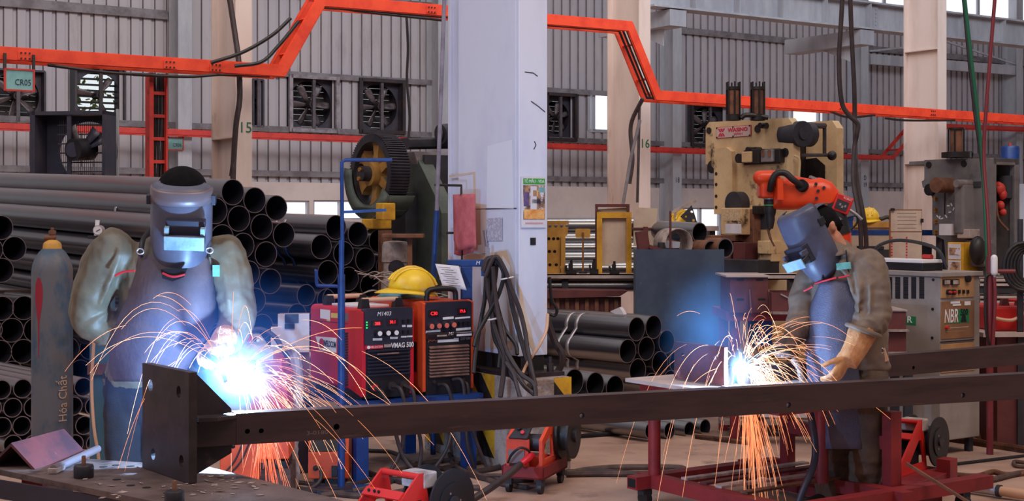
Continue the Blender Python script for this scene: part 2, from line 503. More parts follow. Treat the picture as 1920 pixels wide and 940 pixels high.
# ---- windows
def window(n, op, bars):
    s0, s1, z0, z1 = op
    t = thing('window_%d' % n, None, None, W0, A, kind='structure')
    b = MB(); b.bx(s0, s1, 0.08, 0.10, z0, z1); b.build('pane', 'window_light', t)
    b = MB(); q = 0.04
    for s in [s0, s1] + [s0 + (s1 - s0) * k for k in bars]: b.bx(s - q, s + q, -0.02, 0.08, z0, z1)
    for z in (z0, z1): b.bx(s0, s1, -0.02, 0.08, z - q, z + q)
    b.build('window_frame', 'grey_steel_paint', t)
window(1, WINS[0], (0.16,)); window(2, WINS[1], (0.12, 0.85)); window(3, LOWS[0], (0.3, 0.62)); window(4, LOWS[1], (0.45,)); window(5, LOWS[2], (0.25, 0.6))

# tree outside, seen between the louvres
t = thing('tree', 'green leafy tree outside, seen through the bright louvred fan', 'tree', W0 + U * FANS[1][0] + NV * 4.0)
b = MB(); b.tube([V((0.9, 0, 0)), V((0.8, 0, 2.5)), V((1.0, 0, 4.5))], [0.14, 0.1, 0.05]); b.build('trunk', 'brown_cable', t)
b = MB(); rr = random.Random(3)
for i in range(320):
    c = V((rr.gauss(0.9, 0.7), rr.gauss(0, 0.5), rr.gauss(3.9, 0.65))); q = 0.10
    e1 = V((rr.uniform(-1, 1), rr.uniform(-1, 1), rr.uniform(-1, 1))).normalized(); e2 = e1.orthogonal().normalized()
    b._add([c - e1 * q, c + e2 * q * .5, c + e1 * q, c - e2 * q * .5], [(0, 1, 2, 3)])
b.build('foliage', 'leaf', t)

# ---- wall columns (behind) and hall columns (in front)
def hcol(label, base, web, fl, ht, mat, tf=0.02, z0=0.0):
    t = thing('steel_column', label, 'column', base, A, 'steel columns of the hall')
    b = MB()
    b.bx(-fl / 2, fl / 2, 0, tf, z0, ht); b.bx(-fl / 2, fl / 2, web - tf, web, z0, ht)
    b.bx(-0.012, 0.012, tf, web - tf, z0, ht)
    b.build('shaft', mat, t)
    return t
def stiff(t, web, fl, zs, mat):
    for z in zs:
        b = MB(); b.bx(-fl / 2, fl / 2, 0.02, web - 0.02, z, z + 0.02); b.build('stiffener', mat, t)
def wallcol(x, label):
    p = wl(x, HY); base = W0 + U * p.x - NV * 0.62
    p2 = hit(x, HY, base, NV); p2.z = 0
    return hcol(label, p2, 0.55, 0.30, 11.5, 'grey_steel_paint')
wallcol(347, 'grey wall column behind the hard-hatted left welder, between two fans')
c18 = wallcol(1270, 'grey wall column painted 18 beside the cream press')
c19 = wallcol(1622, 'grey wall column painted D 19 right of the cream press')
wallcol(832, 'grey wall column hidden behind the white column, left edge showing')
wallcol(1912, 'grey wall column at the far right edge of view')
for c, s, z in ((c18, '18', wl(1271, 337).z), (c19, 'D', wl(1621, 333).z), (c19, '19', wl(1621, 346).z)):
    text('painted_number', s, 0.2, 'dark_ink', c, (0, -0.004, z * 0.985), RY, 0.8)
C0 = P(456, HY, 17.8); C0.z = 0
def hallcol(x, label):
    p = hit(x, HY, C0, NV); p.z = 0
    return hcol(label, p, 0.78, 0.22, 11.5, 'column_paint'), p.y
c15, d15 = hallcol(457, 'cream hall column painted with a green 15')
c16, d16 = hallcol(1209, 'cream hall column painted with a green 16')
c17, d17 = hallcol(1767, 'cream hall column between the cream press and grey press')
stiff(c15, 0.78, 0.22, (CZ + (HY - 258) / F * d15,), 'column_paint')
stiff(c17, 0.78, 0.22, (CZ + (HY - 92) / F * d17, CZ + (HY - 306) / F * d17), 'column_paint')
text('painted_number', '15', 0.19, 'dark_green_ink', c15, (0.02, -0.004, CZ + (HY - 240) / F * d15), RY)
text('painted_number', '16', 0.19, 'dark_green_ink', c16, (0.0, -0.004, CZ + (HY - 270) / F * d16), RY)
# cable runs up the hall columns
def cable(name, label, pts, r, mat='black_rubber', k=6, n=8, group=None, cat='cable'):
    q = crom(pts, k) if k > 1 else [V(p) for p in pts]
    o0 = q[0].copy()
    b = MB(); b.tube([p - o0 for p in q], r, n)
    return tag(b.build(name, mat, loc=o0), label, cat, group)
cable('power_cable', 'brown cable snaking down the web of column 15', [P(430, -6, 17.3), P(440, 60, 17.3), P(447, 110, 17.25), P(449, 150, 17.2), P(449, 190, 17.2), P(442, 240, 17.2), P(437, 330, 17.2), P(438, 420, 17.3)], 0.035, 'brown_cable')
cable('power_cable', 'thin cable slanting beside column 15 down to the pipes', [P(452, 150, 17.1), P(444, 240, 17.1), P(432, 330, 17.2)], 0.018, 'brown_cable')
cable('power_cable', 'dark cable sagging down the web of column 16', [P(1205, 185, 20.2), P(1183, 235, 20.4), P(1186, 300, 20.4), P(1180, 345, 20.4)], 0.03, 'brown_cable')
cable('power_cable', 'pale conduit slanting across column 16 to the floor', [P(1200, 225, 20.0), P(1182, 300, 20.0), P(1168, 385, 20.1)], 0.024, 'girt_paint', 1)
cable('power_cable', 'thin dark wire hanging down column 16 flange', [P(1199, 195, 20.3), P(1197, 300, 20.3), P(1195, 380, 20.3)], 0.02, 'brown_cable')

# ---- crane girder, braces and clerestory (upper right)
g0 = hit(1240, HY, C0 + NV * 5.5, NV); g0.z = 0
GF = Fr(g0)
ga, gb = GF.hy(1215, -32, 0), GF.hy(1930, 38, 0)
gz1 = (ga.z + gb.z) / 2; gz0 = GF.hy(1600, 39 + 12, 0).z
t = thing('crane_girder', 'long blue-grey steel crane girder with stiffener plates, top right', 'crane girder', g0, A)
b = MB(); b.bx(ga.x, gb.x + 6, -0.012, 0.012, gz0, gz1); b.bx(ga.x, gb.x + 6, -0.2, 0.2, gz1, gz1 + 0.04); b.bx(ga.x, gb.x + 6, -0.2, 0.2, gz0 - 0.04, gz0)
b.build('web', 'grey_steel_paint', t)
for x in (1300, 1382, 1464, 1546, 1628, 1712, 1806, 1880):
    p = GF.hy(x, 60, -0.1); b = MB(); b.bx(p.x - 0.012, p.x + 0.012, -0.19, -0.012, gz0, gz1); b.build('stiffener', 'grey_steel_paint', t)
b = MB()
p = GF.hy(1634, 60, 0)
b.bx(p.x - 0.16, p.x + 0.16, -0.05, -0.02, gz0 + 0.03, gz1 - 0.03)
for i in range(5):
    for j in (-1, 1): b.cyl((p.x + j * 0.08, -0.05, gz0 + 0.1 + i * (gz1 - gz0 - 0.2) / 4), (p.x + j * 0.08, -0.07, gz0 + 0.1 + i * (gz1 - gz0 - 0.2) / 4), 0.02, n=8)
b.build('splice_plate', 'grey_steel_paint', t)
for x, y, lb in ((1262, 30, 'bracket under the crane girder on the column painted 18'), (1616, 85, 'bracket under the crane girder on the column painted D 19')):
    pc = GF.hy(x, y, 0); b = MB()
    b.bx(-0.22, 0.22, -0.16, 2.2, -0.35, -0.02); b.prism([(-0.0, -0.35), (0.0 - 0.0, -0.7), (0.9, -0.35)], (-0.01, 0.3, 0), (0, 1, 0), (0, 0, 1), (0.02, 0, 0))
    tag(b.build('crane_bracket', 'grey_steel_paint', loc=g0 + U * pc.x + V((0, 0, gz0 - 0.04)), rz=A), lb, 'bracket', 'crane girder brackets')
def wbar(name, label, x0, y0, x1, y1, wd, ht, off, mat='grey_steel_paint', group=None):
    a, c = wl(x0, y0, off), wl(x1, y1, off); b = MB(); b.bar(V((0, 0, 0)), c - a, wd, ht)
    return tag(b.build(name, mat, loc=W0 + U * a.x + NV * a.y + V((0, 0, a.z)), rz=A), label, 'brace', group)
wbar('wall_strut', 'wide pale horizontal strut between wall columns, upper right', 1630, 111, 1912, 133, 0.12, 0.30, 0.5)
wbar('brace_rod', 'thin diagonal brace rising left to the cream column, upper right', 1630, 96, 1720, 86, 0.05, 0.05, 0.55, group='diagonal braces')
wbar('brace_rod', 'thin diagonal brace falling right from the cream column, upper right', 1774, 78, 1905, 121, 0.05, 0.05, 0.55, group='diagonal braces')
# clerestory window band above the girder
t = thing('window_6', None, None, W0, A, kind='structure')
a, c = wl(1560, -40, 0.2), wl(1990, -40, 0.2); z0 = wl(1780, 34, 0.2).z
b = MB(); b.bx(a.x, c.x, -0.2, -0.17, z0, z0 + 2.2); b.build('pane', 'window_light', t)
b = MB()
for k in range(6):
    s = a.x + (c.x - a.x) * k / 5; b.bx(s - 0.06, s + 0.06, -0.26, -0.16, z0, z0 + 2.2)
b.bx(a.x, c.x, -0.26, -0.16, z0 - 0.08, z0 + 0.04)
b.build('window_frame', 'grey_steel_paint', t)

# ---- cable trays
def offset_path(pts, d):
    out = []
    for i, p in enumerate(pts):
        p = V((p[0], p[1])); n = V((0, 0))
        if i > 0: e = (p - V(pts[i - 1])).normalized(); n1 = V((-e.y, e.x))
        else: n1 = None
        if i < len(pts) - 1: e = (V(pts[i + 1]) - p).normalized(); n2 = V((-e.y, e.x))
        else: n2 = None
        if n1 is None: n = n2
        elif n2 is None: n = n1
        else:
            n = (n1 + n2).normalized(); n = n / max(0.5, n.dot(n1))
        out.append(tuple(p + n * d))
    return out
def tray(name, label, fr, path, wd, ht, mat, step, cables=True):
    """path of (s, z); two side rails and rungs between them"""
    t = thing(name, label, 'cable tray', fr.loc, fr.rz)
    up, dn = offset_path(path, ht / 2), offset_path(path, -ht / 2)
    for y in (-wd, 0):
        b = MB(); b.prism(up + dn[::-1], (0, y - 0.008, 0), (1, 0, 0), (0, 0, 1), (0, 0.016, 0))
        for off in (ht / 2 - 0.006, -ht / 2 + 0.006):
            q = offset_path(path, off); s = 1 if y == 0 else 1
            for a, c in zip(q, q[1:]): b.bar((a[0], y + (0.012 if y < 0 else -0.012), a[1]), (c[0], y + (0.012 if y < 0 else -0.012), c[1]), 0.035, 0.01, up=(0, 1, 0))
        # bolted splices
        b.build('side_rail', mat, t)
    for a, c in zip(path, path[1:]):
        a, c = V(a), V(c); L_ = (c - a).length; n = max(1, int(L_ / step))
        for i in range(1, n + 1):
            p = a + (c - a) * ((i - 0.5) / n); e = (c - a).normalized()
            b = MB(); b.bar((p.x, -wd, p.y), (p.x, 0, p.y), 0.05, 0.022, up=(e.x, 0, e.y)); b.build('rung', mat, t)
    if cables:
        for k in range(3):
            q = offset_path(path, -ht * 0.25)
            b = MB(); b.tube([V((p[0], -wd * (0.25 + 0.25 * k), p[1] + (0.015 * math.sin(i * 2 + k)))) for i, p in enumerate(q)], 0.022, 6); b.build('tray_cable', 'black_rubber', t)
    return t
TF = Fr(C0 - NV * 0.45)
def tp(x, y): q = TF.hy(x, y); return (q.x, q.z)
path = [tp(-600, 69), tp(508, 137), tp(582, 7), tp(1156, 54), tp(1208, 182), tp(2300, 252)]
ut = tray('cable_tray', 'long bright orange cable tray stepping up and over across the hall', TF, path, 0.32, 0.13, 'tray_orange', 0.45)
for x, y in ((32, 110), (300, 126), (385, 131), (785, 24), (1550, 203), (1720, 214)):
    q = TF.hy(x, y); b = MB()
    b.bx(q.x - 0.08, q.x + 0.08, -0.335, -0.325, q.z - 0.045, q.z + 0.045)
    for i in (-1, 0, 1):
        for j in (-1, 1): b.mat(1).cyl((q.x + i * 0.045, -0.33 - 0.016, q.z + j * 0.03), (q.x + i * 0.045, -0.33 - 0.006, q.z + j * 0.03), 0.01, n=8)
    b.build('splice_plate', ['tray_orange', 'dark_iron'], ut)
# cables sagging under the tray
for pts in ([(90, 122), (200, 136), (290, 141)], [(250, 140), (350, 144), (420, 140), (505, 143)], [(640, 16), (700, 24), (830, 38)], [(1550, 206), (1590, 220), (1640, 216)], [(1660, 222), (1700, 226), (1790, 226)]):
    b = MB(); b.tube(crom([TF.hy(x, y, -0.15) for x, y in pts], 6), 0.02, 6); b.build('sagging_cable', 'brown_cable', ut)
cable('power_cable', 'black cable looping up from column 15 to the raised tray', [P(395, 118, 16.6), P(455, 98, 16.7), P(510, 66, 16.8), P(545, 34, 16.9)], 0.022)
cable('power_cable', 'lower black cable looping from column 15 along the sloping tray', [P(440, 124, 16.6), P(490, 116, 16.7), P(522, 86, 16.8), P(560, 40, 16.9)], 0.022)
cable('power_cable', 'thin black cable hanging down the wall beside dark-framed fan', [P(762, 25, 19), P(765, 90, 19), P(763, 150, 19), P(768, 215, 19), P(766, 262, 19)], 0.018)
LF = Fr(W0 - NV * 0.75)
def lp(x, y): q = LF.hy(x, y); return (q.x, q.z)
tray('cable_tray', 'red cable tray low along the back wall, stepping up near grey press', LF, [lp(-600, 218), lp(1650, 297), lp(1703, 236), lp(2300, 258)], 0.5, 0.10, 'rail_red', 0.55, False)
# vertical ladder full of cables
b0 = hit(292, 150, C0 - NV * 0.3, NV); LB = Fr(V((b0.x, b0.y, 0)))
t = thing('cable_ladder', 'upright red cable ladder packed with black cables behind left welder', 'cable ladder', LB.loc, A)
x0, x1 = LB.hy(275, 200).x, LB.hy(309, 200).x; z1 = LB.hy(290, 138).z
b = MB()
b.bx(x0, x0 + 0.05, -0.1, 0.05, 0, z1); b.bx(x1 - 0.02, x1, -0.1, 0.05, 0, z1); b.build('side_rail', 'rail_red', t)
z = 0.3
while z < z1: b = MB(); b.bx(x0, x1, -0.06, -0.03, z, z + 0.04); b.build('rung', 'rail_red', t); z += 0.27
for k in range(7):
    xx = x0 + 0.06 + (x1 - x0 - 0.09) * k / 6
    b = MB(); b.tube(crom([V((xx + 0.015 * math.sin(k * 3 + i), 0.0 - 0.02 * (k % 2), z1 * i / 6)) for i in range(7)], 4), 0.017, 6); b.build('cable', 'black_rubber', t)
# hanging number signs
def sign(x0, y0, x1, y1, d, s, label, hangers):
    fr = Fr(hit((x0 + x1) / 2, y1, d, NV), A)
    a, c = fr.hy(x0, y0), fr.hy(x1, y1)
    t = thing('hanging_sign', label, 'sign', fr.loc, fr.rz, 'number signs on the cable trays')
    b = MB(); b.bx(a.x, c.x, -0.01, 0.01, 0, a.z); b.build('panel', 'sign_teal', t)
    b = MB(); q = (c.x - a.x) * 0.03
    for x in (a.x, c.x): b.bx(x - q, x + q, -0.02, 0.015, -q, a.z + q)
    for z in (0, a.z): b.bx(a.x, c.x, -0.02, 0.015, z - q, z + q)
    b.build('frame', 'rail_red', t)
    if hangers:
        for x in (a.x, c.x):
            b = MB(); b.bx(x - 0.015, x + 0.015, -0.012, 0.012, a.z, a.z + hangers); b.build('hanger', 'dark_iron', t)
    text('lettering', s, a.z * 0.42, 'dark_ink', t, ((a.x + c.x) / 2 + (c.x - a.x) * 0.12, -0.013, a.z * 0.38), RY, 0.8)
sign(9, 129, 63, 170, C0 - NV * 0.80, 'CR05', 'larger pale teal sign CR05 hung from the orange tray', 0.17)
sign(314, 258, 343, 281, W0 - NV * 0.66, 'CR06', 'small pale teal sign CR06 below the red wall tray', 0.06)
cable('dangling_cable', 'left dark cable of the pair hanging over the cream press', [P(1580, -10, 13), P(1576, 60, 13), P(1573, 120, 13), P(1578, 190, 13), P(1592, 216, 13), P(1608, 232, 13), P(1607, 250, 13), P(1602, 280, 13), P(1600, 340, 12.8), P(1610, 400, 12.6), P(1614, 440, 12.6), P(1616, 560, 12.6)], 0.022, 'brown_cable')
cable('dangling_cable', 'right dark cable of the pair hanging over the cream press', [P(1594, -10, 13.2), P(1597, 70, 13.2), P(1602, 170, 13.2), P(1603, 240, 13.2), P(1606, 330, 12.9), P(1618, 400, 12.7), P(1624, 450, 12.7), P(1626, 560, 12.7)], 0.022, 'brown_cable')
cable('dangling_cable', 'green hose hanging in front of the grey press', [P(1808, -10, 10.5), P(1820, 100, 10.5), P(1834, 220, 10.5), P(1843, 320, 10.5), P(1848, 420, 10.4), P(1852, 520, 10.3), P(1852, 560, 10.3)], 0.014, 'dark_green_ink')
cable('dangling_cable', 'black hose hanging beside the green one at grey press', [P(1806, -10, 10.6), P(1817, 110, 10.6), P(1829, 220, 10.6), P(1840, 300, 10.6), P(1851, 420, 10.5), P(1862, 540, 10.4)], 0.014, 'brown_cable')
M('hose_red', (120, 40, 46), 0.5)
cable('dangling_cable', 'dark red hose slanting down in front of the grey press', [P(1866, -10, 10.2), P(1858, 90, 10.2), P(1848, 220, 10.2), P(1845, 300, 10.2), P(1853, 420, 10.1), P(1857, 560, 10.0), P(1856, 640, 10.0)], 0.014, 'hose_red')
# ================================================================ THE WHITE COLUMN AND ITS FOOT
M('black_paint', (24, 20, 24), 0.6, c2=(44, 36, 36), scale=5)
M('safety_yellow', (226, 168, 40), 0.6, c2=(190, 132, 36), scale=5, c3=(70, 50, 36), scale3=7, lo3=0.64, hi3=0.7)
M('pedestal_concrete', (186, 170, 162), 0.8, c2=(140, 122, 116), scale=6, c3=(96, 78, 74), scale3=14, lo3=0.6, hi3=0.68, bump=0.3, bscale=60)
M('patch_beige', (226, 200, 176), 0.7, c2=(214, 188, 166), scale=4)
M('patch_white', (232, 234, 246), 0.65)
kc = P(973, HY, 8.75); kc.z = 0
KF = Fr(kc)
t = thing('steel_column', 'big boxed white column in the foreground, scuffed, with green poster', 'column', kc, A, 'steel columns of the hall')
zb = KF.hx(973, 669).z; wv = 0.84; wu = 0.215
b = MB()
b.bx(0, wu, 0, 0.03, zb, 8); b.bx(0, wu, wv - 0.03, wv, zb, 8); b.bx(0.02, wu - 0.02, 0.03, wv - 0.03, zb, 8)
b.bx(-0.004, 0.03, 0.03, wv - 0.14, zb, 8)
b.build('shaft', 'white_column_paint', t, bevel=0.004)
b = MB(); b.bx(0.02, wu - 0.02, 0.01, wv - 0.01, 0.60, zb - 0.002); b.build('painted_foot', 'black_paint', t)
b = MB(); b.bx(-0.09, wu + 0.03, -0.14, wv + 0.06, 0.575, 0.60)
b.build('base_plate', 'dark_iron', t)
for x, y in ((wu * 0.8, -0.09), (-0.06, 0.05), (-0.06, 0.5)):
    b = MB(); b.cyl((x, y, 0.60), (x, y, 0.65), 0.022, n=6); b.cyl((x, y, 0.65), (x, y, 0.69), 0.012, n=10); b.build('anchor_bolt', 'dark_iron', t)
def patch(mat, pts, name='paint_patch', x=-0.006):
    q = [KF.hx(px, py, x) for px, py in pts]
    b = MB(); b.prism([(p.y, p.z) for p in q], (x, 0, 0), (0, 1, 0), (0, 0, 1), (0.001, 0, 0)); b.build(name, mat, t)
patch('patch_beige', [(884, 380), (912, 384), (910, 480), (886, 470)])
patch('patch_beige', [(842, 329), (891, 322), (892, 382), (888, 382), (887, 326), (842, 333)])
patch('patch_beige', [(868, 480), (950, 470), (958, 500), (962, 560), (960, 655), (905, 654), (905, 500), (868, 500)])
patch('patch_white', [(914, 274), (960, 262), (963, 392), (912, 390)])
patch('patch_white', [(915, 500), (935, 490), (950, 560), (956, 640), (945, 640), (930, 580)], x=-0.008)
patch('patch_white', [(942, 480), (956, 500), (960, 560), (956, 590), (944, 520)], x=-0.008)
patch('dark_iron', [(868, 392), (968, 390), (968, 392), (868, 394)], 'scratch')
M('faint_print', (206, 202, 216), 0.8, c2=(176, 172, 188), scale=60, lo=0.45, hi=0.5)
patch('faint_print', [(912, 410), (942, 408), (942, 452), (912, 452)], 'old_notice', x=-0.009)
# right face: little square outlet, runs of paint
q0, q1 = KF.hy(994, 460), KF.hy(1004, 446)
b = MB(); b.bx(q0.x, q1.x, -0.004, 0.001, q0.z, q1.z); b.build('socket_hole', 'black_paint', t)
q = [KF.hy(x, y) for x, y in ((973, 535), (978, 545), (985, 585), (996, 620), (1003, 655), (1000, 662), (990, 640), (980, 600), (974, 570))]
b = MB(); b.prism([(p.x, p.z) for p in q], (0, -0.002, 0), (1, 0, 0), (0, 0, 1), (0, 0.002, 0)); b.build('paint_patch', 'patch_beige', t)
for pts in ([(984, 135), (1000, 137), (1008, 143)], [(1002, 265), (1005, 272), (1001, 280)], [(996, 190), (1010, 200), (1022, 210)]):
    b = MB(); b.tube([KF.hy(x, y, -0.001) for x, y in pts], 0.003, 5); b.build('scratch', 'dark_iron', t)
b = MB(); q = [KF.hx(x, y, -0.02) for x, y in ((908, 432), (912, 462))]; b.bar(q[0], q[1], 0.01, 0.02); b.build('chain_clip', 'strap_steel', t)

# concrete foot with warning stripes
t = thing('column_pedestal', 'concrete pedestal with yellow and black stripes under the white column', 'pedestal', kc, A)
px0, px1, py0, py1 = -0.10, 0.245, -0.21, 0.98
b = MB(); b.bx(px0, px1, py0, py1, 0, 0.575); b.build('block', 'pedestal_concrete', t, bevel=0.012)
PF = KF
def stripe(face, u0, u1, z0, z1, n, lbl='warning_stripe'):
    """diagonal bands clipped to a rectangle on a face"""
    h = z1 - z0; wd = (u1 - u0)
    step = h / n
    b = MB()
    def put(poly, mat):
        b.mat(mat)
        if len(poly) < 3: return
        if face == 'x': b.prism([(a, c) for a, c in poly], (px0 - 0.003, 0, 0), (0, 1, 0), (0, 0, 1), (0.003, 0, 0))
        else: b.prism([(a, c) for a, c in poly], (0, py0 - 0.003, 0), (1, 0, 0), (0, 0, 1), (0, 0.003, 0))
    sgn = wd
    def clip(poly):
        def cut(ps, f):
            out = []
            for i, p in enumerate(ps):
                q = ps[(i + 1) % len(ps)]; a, c = f(p), f(q)
                if a >= 0: out.append(p)
                if (a >= 0) != (c >= 0):
                    k = a / (a - c); out.append((p[0] + (q[0] - p[0]) * k, p[1] + (q[1] - p[1]) * k))
            return out
        for f in (lambda p: p[1] - z0, lambda p: z1 - p[1], lambda p: p[0] - u0, lambda p: u1 - p[0]):
            if poly: poly = cut(poly, f)
        return poly
    m = 1.15
    for i in range(-n * 2, n * 3):
        a0 = z0 + i * step; s = 1 if face == 'y' else -1
        if s > 0: poly = [(u0, a0 + wd * m), (u0, a0 + step + wd * m), (u1, a0 + step), (u1, a0)]
        else: poly = [(u0, a0), (u0, a0 + step), (u1, a0 + step + wd * m), (u1, a0 + wd * m)]
        put(clip(poly), i % 2)
    b.build(lbl, ['safety_yellow', 'black_paint'], t)
stripe('y', px1 - 0.13, px1 - 0.001, 0.06, 0.574, 3)
stripe('x', 0.12, 0.40, 0.06, 0.574, 3)
stripe('x', 0.72, 0.95, 0.06, 0.574, 3)

# poster on the right face
M('poster_green', (66, 160, 62), 0.6)
M('poster_photo', (196, 150, 112), 0.7, c2=(70, 50, 60), scale=16, c3=(220, 214, 222), scale3=11, lo3=0.54, hi3=0.58)
pa, pb = KF.hy(976, 427), KF.hy(1023, 333)
pp = thing('poster', 'white framed poster with green header and workshop photo on column', 'poster', kc + U * ((pa.x + pb.x) / 2) - NV * 0.004 + V((0, 0, pa.z)), A)
hw, hh = (pb.x - pa.x) / 2, pb.z - pa.z
b = MB(); b.bx(-hw, hw, -0.006, 0, 0, hh); b.build('sheet', 'paper', pp)
b = MB(); b.bx(-hw * 0.86, hw * 0.86, -0.008, -0.006, hh * 0.86, hh * 0.975); b.build('header', 'poster_green', pp)
b = MB(); b.bx(-hw * 0.86, hw * 0.86, -0.008, -0.006, hh * 0.16, hh * 0.84); b.build('photograph', 'poster_photo', pp)
M('poster_orange', (226, 140, 60), 0.7, c2=(240, 190, 120), scale=14); M('poster_blue', (70, 70, 120), 0.7, c2=(120, 90, 130), scale=20)
for m, x0, x1, z0, z1 in (('poster_orange', -0.8, 0.8, 0.17, 0.36), ('paper', -0.3, 0.2, 0.36, 0.82), ('poster_orange', -0.1, 0.3, 0.62, 0.74), ('poster_blue', -0.84, -0.4, 0.42, 0.7), ('sign_teal', 0.35, 0.84, 0.7, 0.8), ('dark_ink', -0.2, 0.45, 0.48, 0.56)):
    b = MB(); b.bx(hw * x0, hw * x1, -0.0088, -0.008, hh * z0, hh * z1); b.build('photo_area', m, pp)
text('lettering', 'TỔ MẪU - VDA', 0.028, 'white_ink', pp, (0, -0.0085, hh * 0.915), RY, 0.8)
M('faint_pink', (214, 150, 150), 0.7); b = MB(); b.bx(-hw * 0.7, hw * 0.7, -0.0085, -0.006, hh * 0.075, hh * 0.10); b.build('faint_caption', 'faint_pink', pp)

# pink rag on its bracket, rods along the column
M('rag_pink', (206, 108, 112), 0.85, c2=(180, 84, 92), scale=6, c3=(90, 60, 70), scale3=5, lo3=0.62, hi3=0.74)
rc = KF.hx(872, 420, -0.10)
t = thing('rag', 'faded pink cloth hanging from a thin bracket on the white column', 'cloth', kc + U * rc.x + NV * rc.y + V((0, 0, 0)), A)
RF = Fr(t.location, A)
def rg(x, y, off): return RF.hx(x, y, off)
rows = []
for i in range(12):
    v = i / 11; xl = 850 + 2 * v + (3 if v > 0.9 else 0); xr = 891 + 2 * v
    yt, yb = 365, 470
    rows.append([rg(xl + (xr - xl) * u, (yt - 1.5 * u) + (yb - yt) * v - 4 * u * v, 0.012 * math.sin(u * 7 + v * 2) * (0.4 + v)) for u in [k / 8 for k in range(9)]])
b = MB(); b.sheet(rows); b.build('cloth', 'rag_pink', t, solid=0.004)
rows = [[rg(852 + 36 * u, 440 + 37 * v + 3 * math.sin(u * 5), 0.025 + 0.01 * math.sin(u * 6)) for u in [k / 6 for k in range(7)]] for v in [k / 3 for k in range(4)]]
b = MB(); b.sheet(rows); b.build('under_layer', 'rag_pink', t, solid=0.003)
a0, a1, a2 = rg(816, 347, 0), rg(865, 348, 0.0), rg(865, 366, 0.0)
b = MB(); b.tube([a0, a1, a2], 0.008, 8); b.build('bracket', 'dark_iron', t)
b = MB(); b.tube([rg(838, 437, 0.02), rg(850, 437, 0.02)], 0.008, 8); b.tube([rg(866, 470, 0.02), rg(866, 490, 0.02)], 0.006, 8); b.build('lower_stub', 'dark_iron', t)
M('rod_grey', (150, 140, 150), 0.5, c2=(120, 110, 120), scale=5); M('machine_blue', (28, 66, 130), 0.45, c2=(20, 46, 104), scale=5, c3=(14, 24, 60), scale3=6, lo3=0.6, hi3=0.75)
z0 = P(818, 500, 9.3)
t = thing('hose_pole', 'tall thin pole, grey above and blue below, left of the column', 'pole', (z0.x, z0.y, 0))
def tl(x, y, d): return P(x, y, d) - t.location
b = MB(); b.tube([tl(834, -20, 9.3), tl(826, 200, 9.3), tl(819, 395, 9.3)], 0.014, 10); b.build('upper_rod', 'rod_grey', t)
b = MB(); b.tube([tl(819, 395, 9.3), tl(814, 490, 9.3), tl(812, 560, 9.3), V((tl(812, 560, 9.3).x, 0, 0))], 0.018, 10); b.build('lower_rod', 'machine_blue', t)

# ================================================================ PIPES
AX = V((-math.sin(math.radians(42)), math.cos(math.radians(42)), 0))
def pile_plane(x, d):
    p = P(x, HY, d); p.z = 0
    return p
PIPE_MESH = {}
def pipe_obj(c, a, dia, L_, wall=0.006, mat='pipe_black'):
    k = (round(dia, 4), round(L_, 3), mat)
    if k not in PIPE_MESH:
        b = MB(); b.pipe(V((0, 0, 0)), V((0, 0, L_)), dia / 2, wall)
        o = b.build('steel_pipe', [mat, 'pipe_end', 'pipe_bore_shade']); PIPE_MESH[k] = o.data
    else:
        o = bpy.data.objects.new('steel_pipe', PIPE_MESH[k]); COL.objects.link(o)
    o.location = c
    o.rotation_euler = V(a).to_track_quat('Z', 'Y').to_euler()
    return o
def pipe(x, y, p0, dia, L_, label, group, tilt=0.0, push=0.0, mat='pipe_black', ax=AX, wall=0.006):
    c = hit(x, y, p0 + ax * push, ax)
    a = (ax + V((0, 0, tilt))).normalized()
    return tag(pipe_obj(c, a, dia, L_, wall, mat), label, 'pipe', group)
G_T = 'steel pipes of the tall stack behind the left welder'
pA = pile_plane(437, 11.7)
def rows_of(rows, p0, dia, L_, what, group, tilt=0.0, order=None, push=0.0):
    nr = len(rows)
    for i, r in enumerate(rows):
        rn = 'top' if i == 0 else ('bottom' if i == nr - 1 and nr > 1 else ORD[i])
        for j, (x, y) in enumerate(r):
            if len(r) == 1: lb = 'steel pipe, single one of %s row, %s' % (rn, what)
            else: lb = 'steel pipe, %s from left, %s row, %s' % (ORD[j], rn, what)
            if nr == 1: lb = 'steel pipe, %s from left, %s' % (ORD[j], what)
            pipe(x, y, p0, dia, L_, lb, group, tilt, push)
rows_of([[(436.5, 360.6), (477.7, 375.6), (518.3, 390.3)],
         [(404.5, 395.7), (448, 410), (490.7, 425.4), (532.3, 440.3)],
         [(373, 432), (416.4, 445.5), (455.7, 461), (498.8, 477)],
         [(384, 482), (425, 497), (466, 513), (507, 528)],
         [(393, 533), (434, 548), (477.5, 564)],
         [(402, 584), (444, 599), (491, 613)],
         [(370, 622), (412, 635), (454, 650), (498, 664)],
         [(380, 672), (422, 686), (464, 700), (506, 713)]], pA, 0.216, 6.2, 'stack behind the left welder', G_T, 0.035)
rows_of([[(630, 426.5), (671, 439), (710.3, 452)],
         [(602.5, 463), (644.3, 475.4), (685, 487.2), (723.7, 499.3)],
         [(614.6, 511.4), (653.8, 523.3), (694, 534.7)],
         [(624, 560), (664, 571), (704, 583)]], pA, 0.216, 6.0, 'stack behind the red welder', 'steel pipes of the stack behind the red welder', 0.02)
rows_of([[(574, 554), (611.5, 562)], [(557, 590), (594, 600)], [(540, 628), (578, 640)]], pA, 0.19, 5.5, 'low bundle left of red welder', 'thinner steel pipes low beside the red welder', 0.0)
pB = pile_plane(10, 12.7)
rows_of([[(2, 427)], [(-17, 469), (27, 466.5)], [(3, 507)], [(-39, 508)]], pB, 0.222, 6, 'bundle at far left edge', 'steel pipes at the far left edge', 0.0)
pC = pile_plane(22, 12.6)
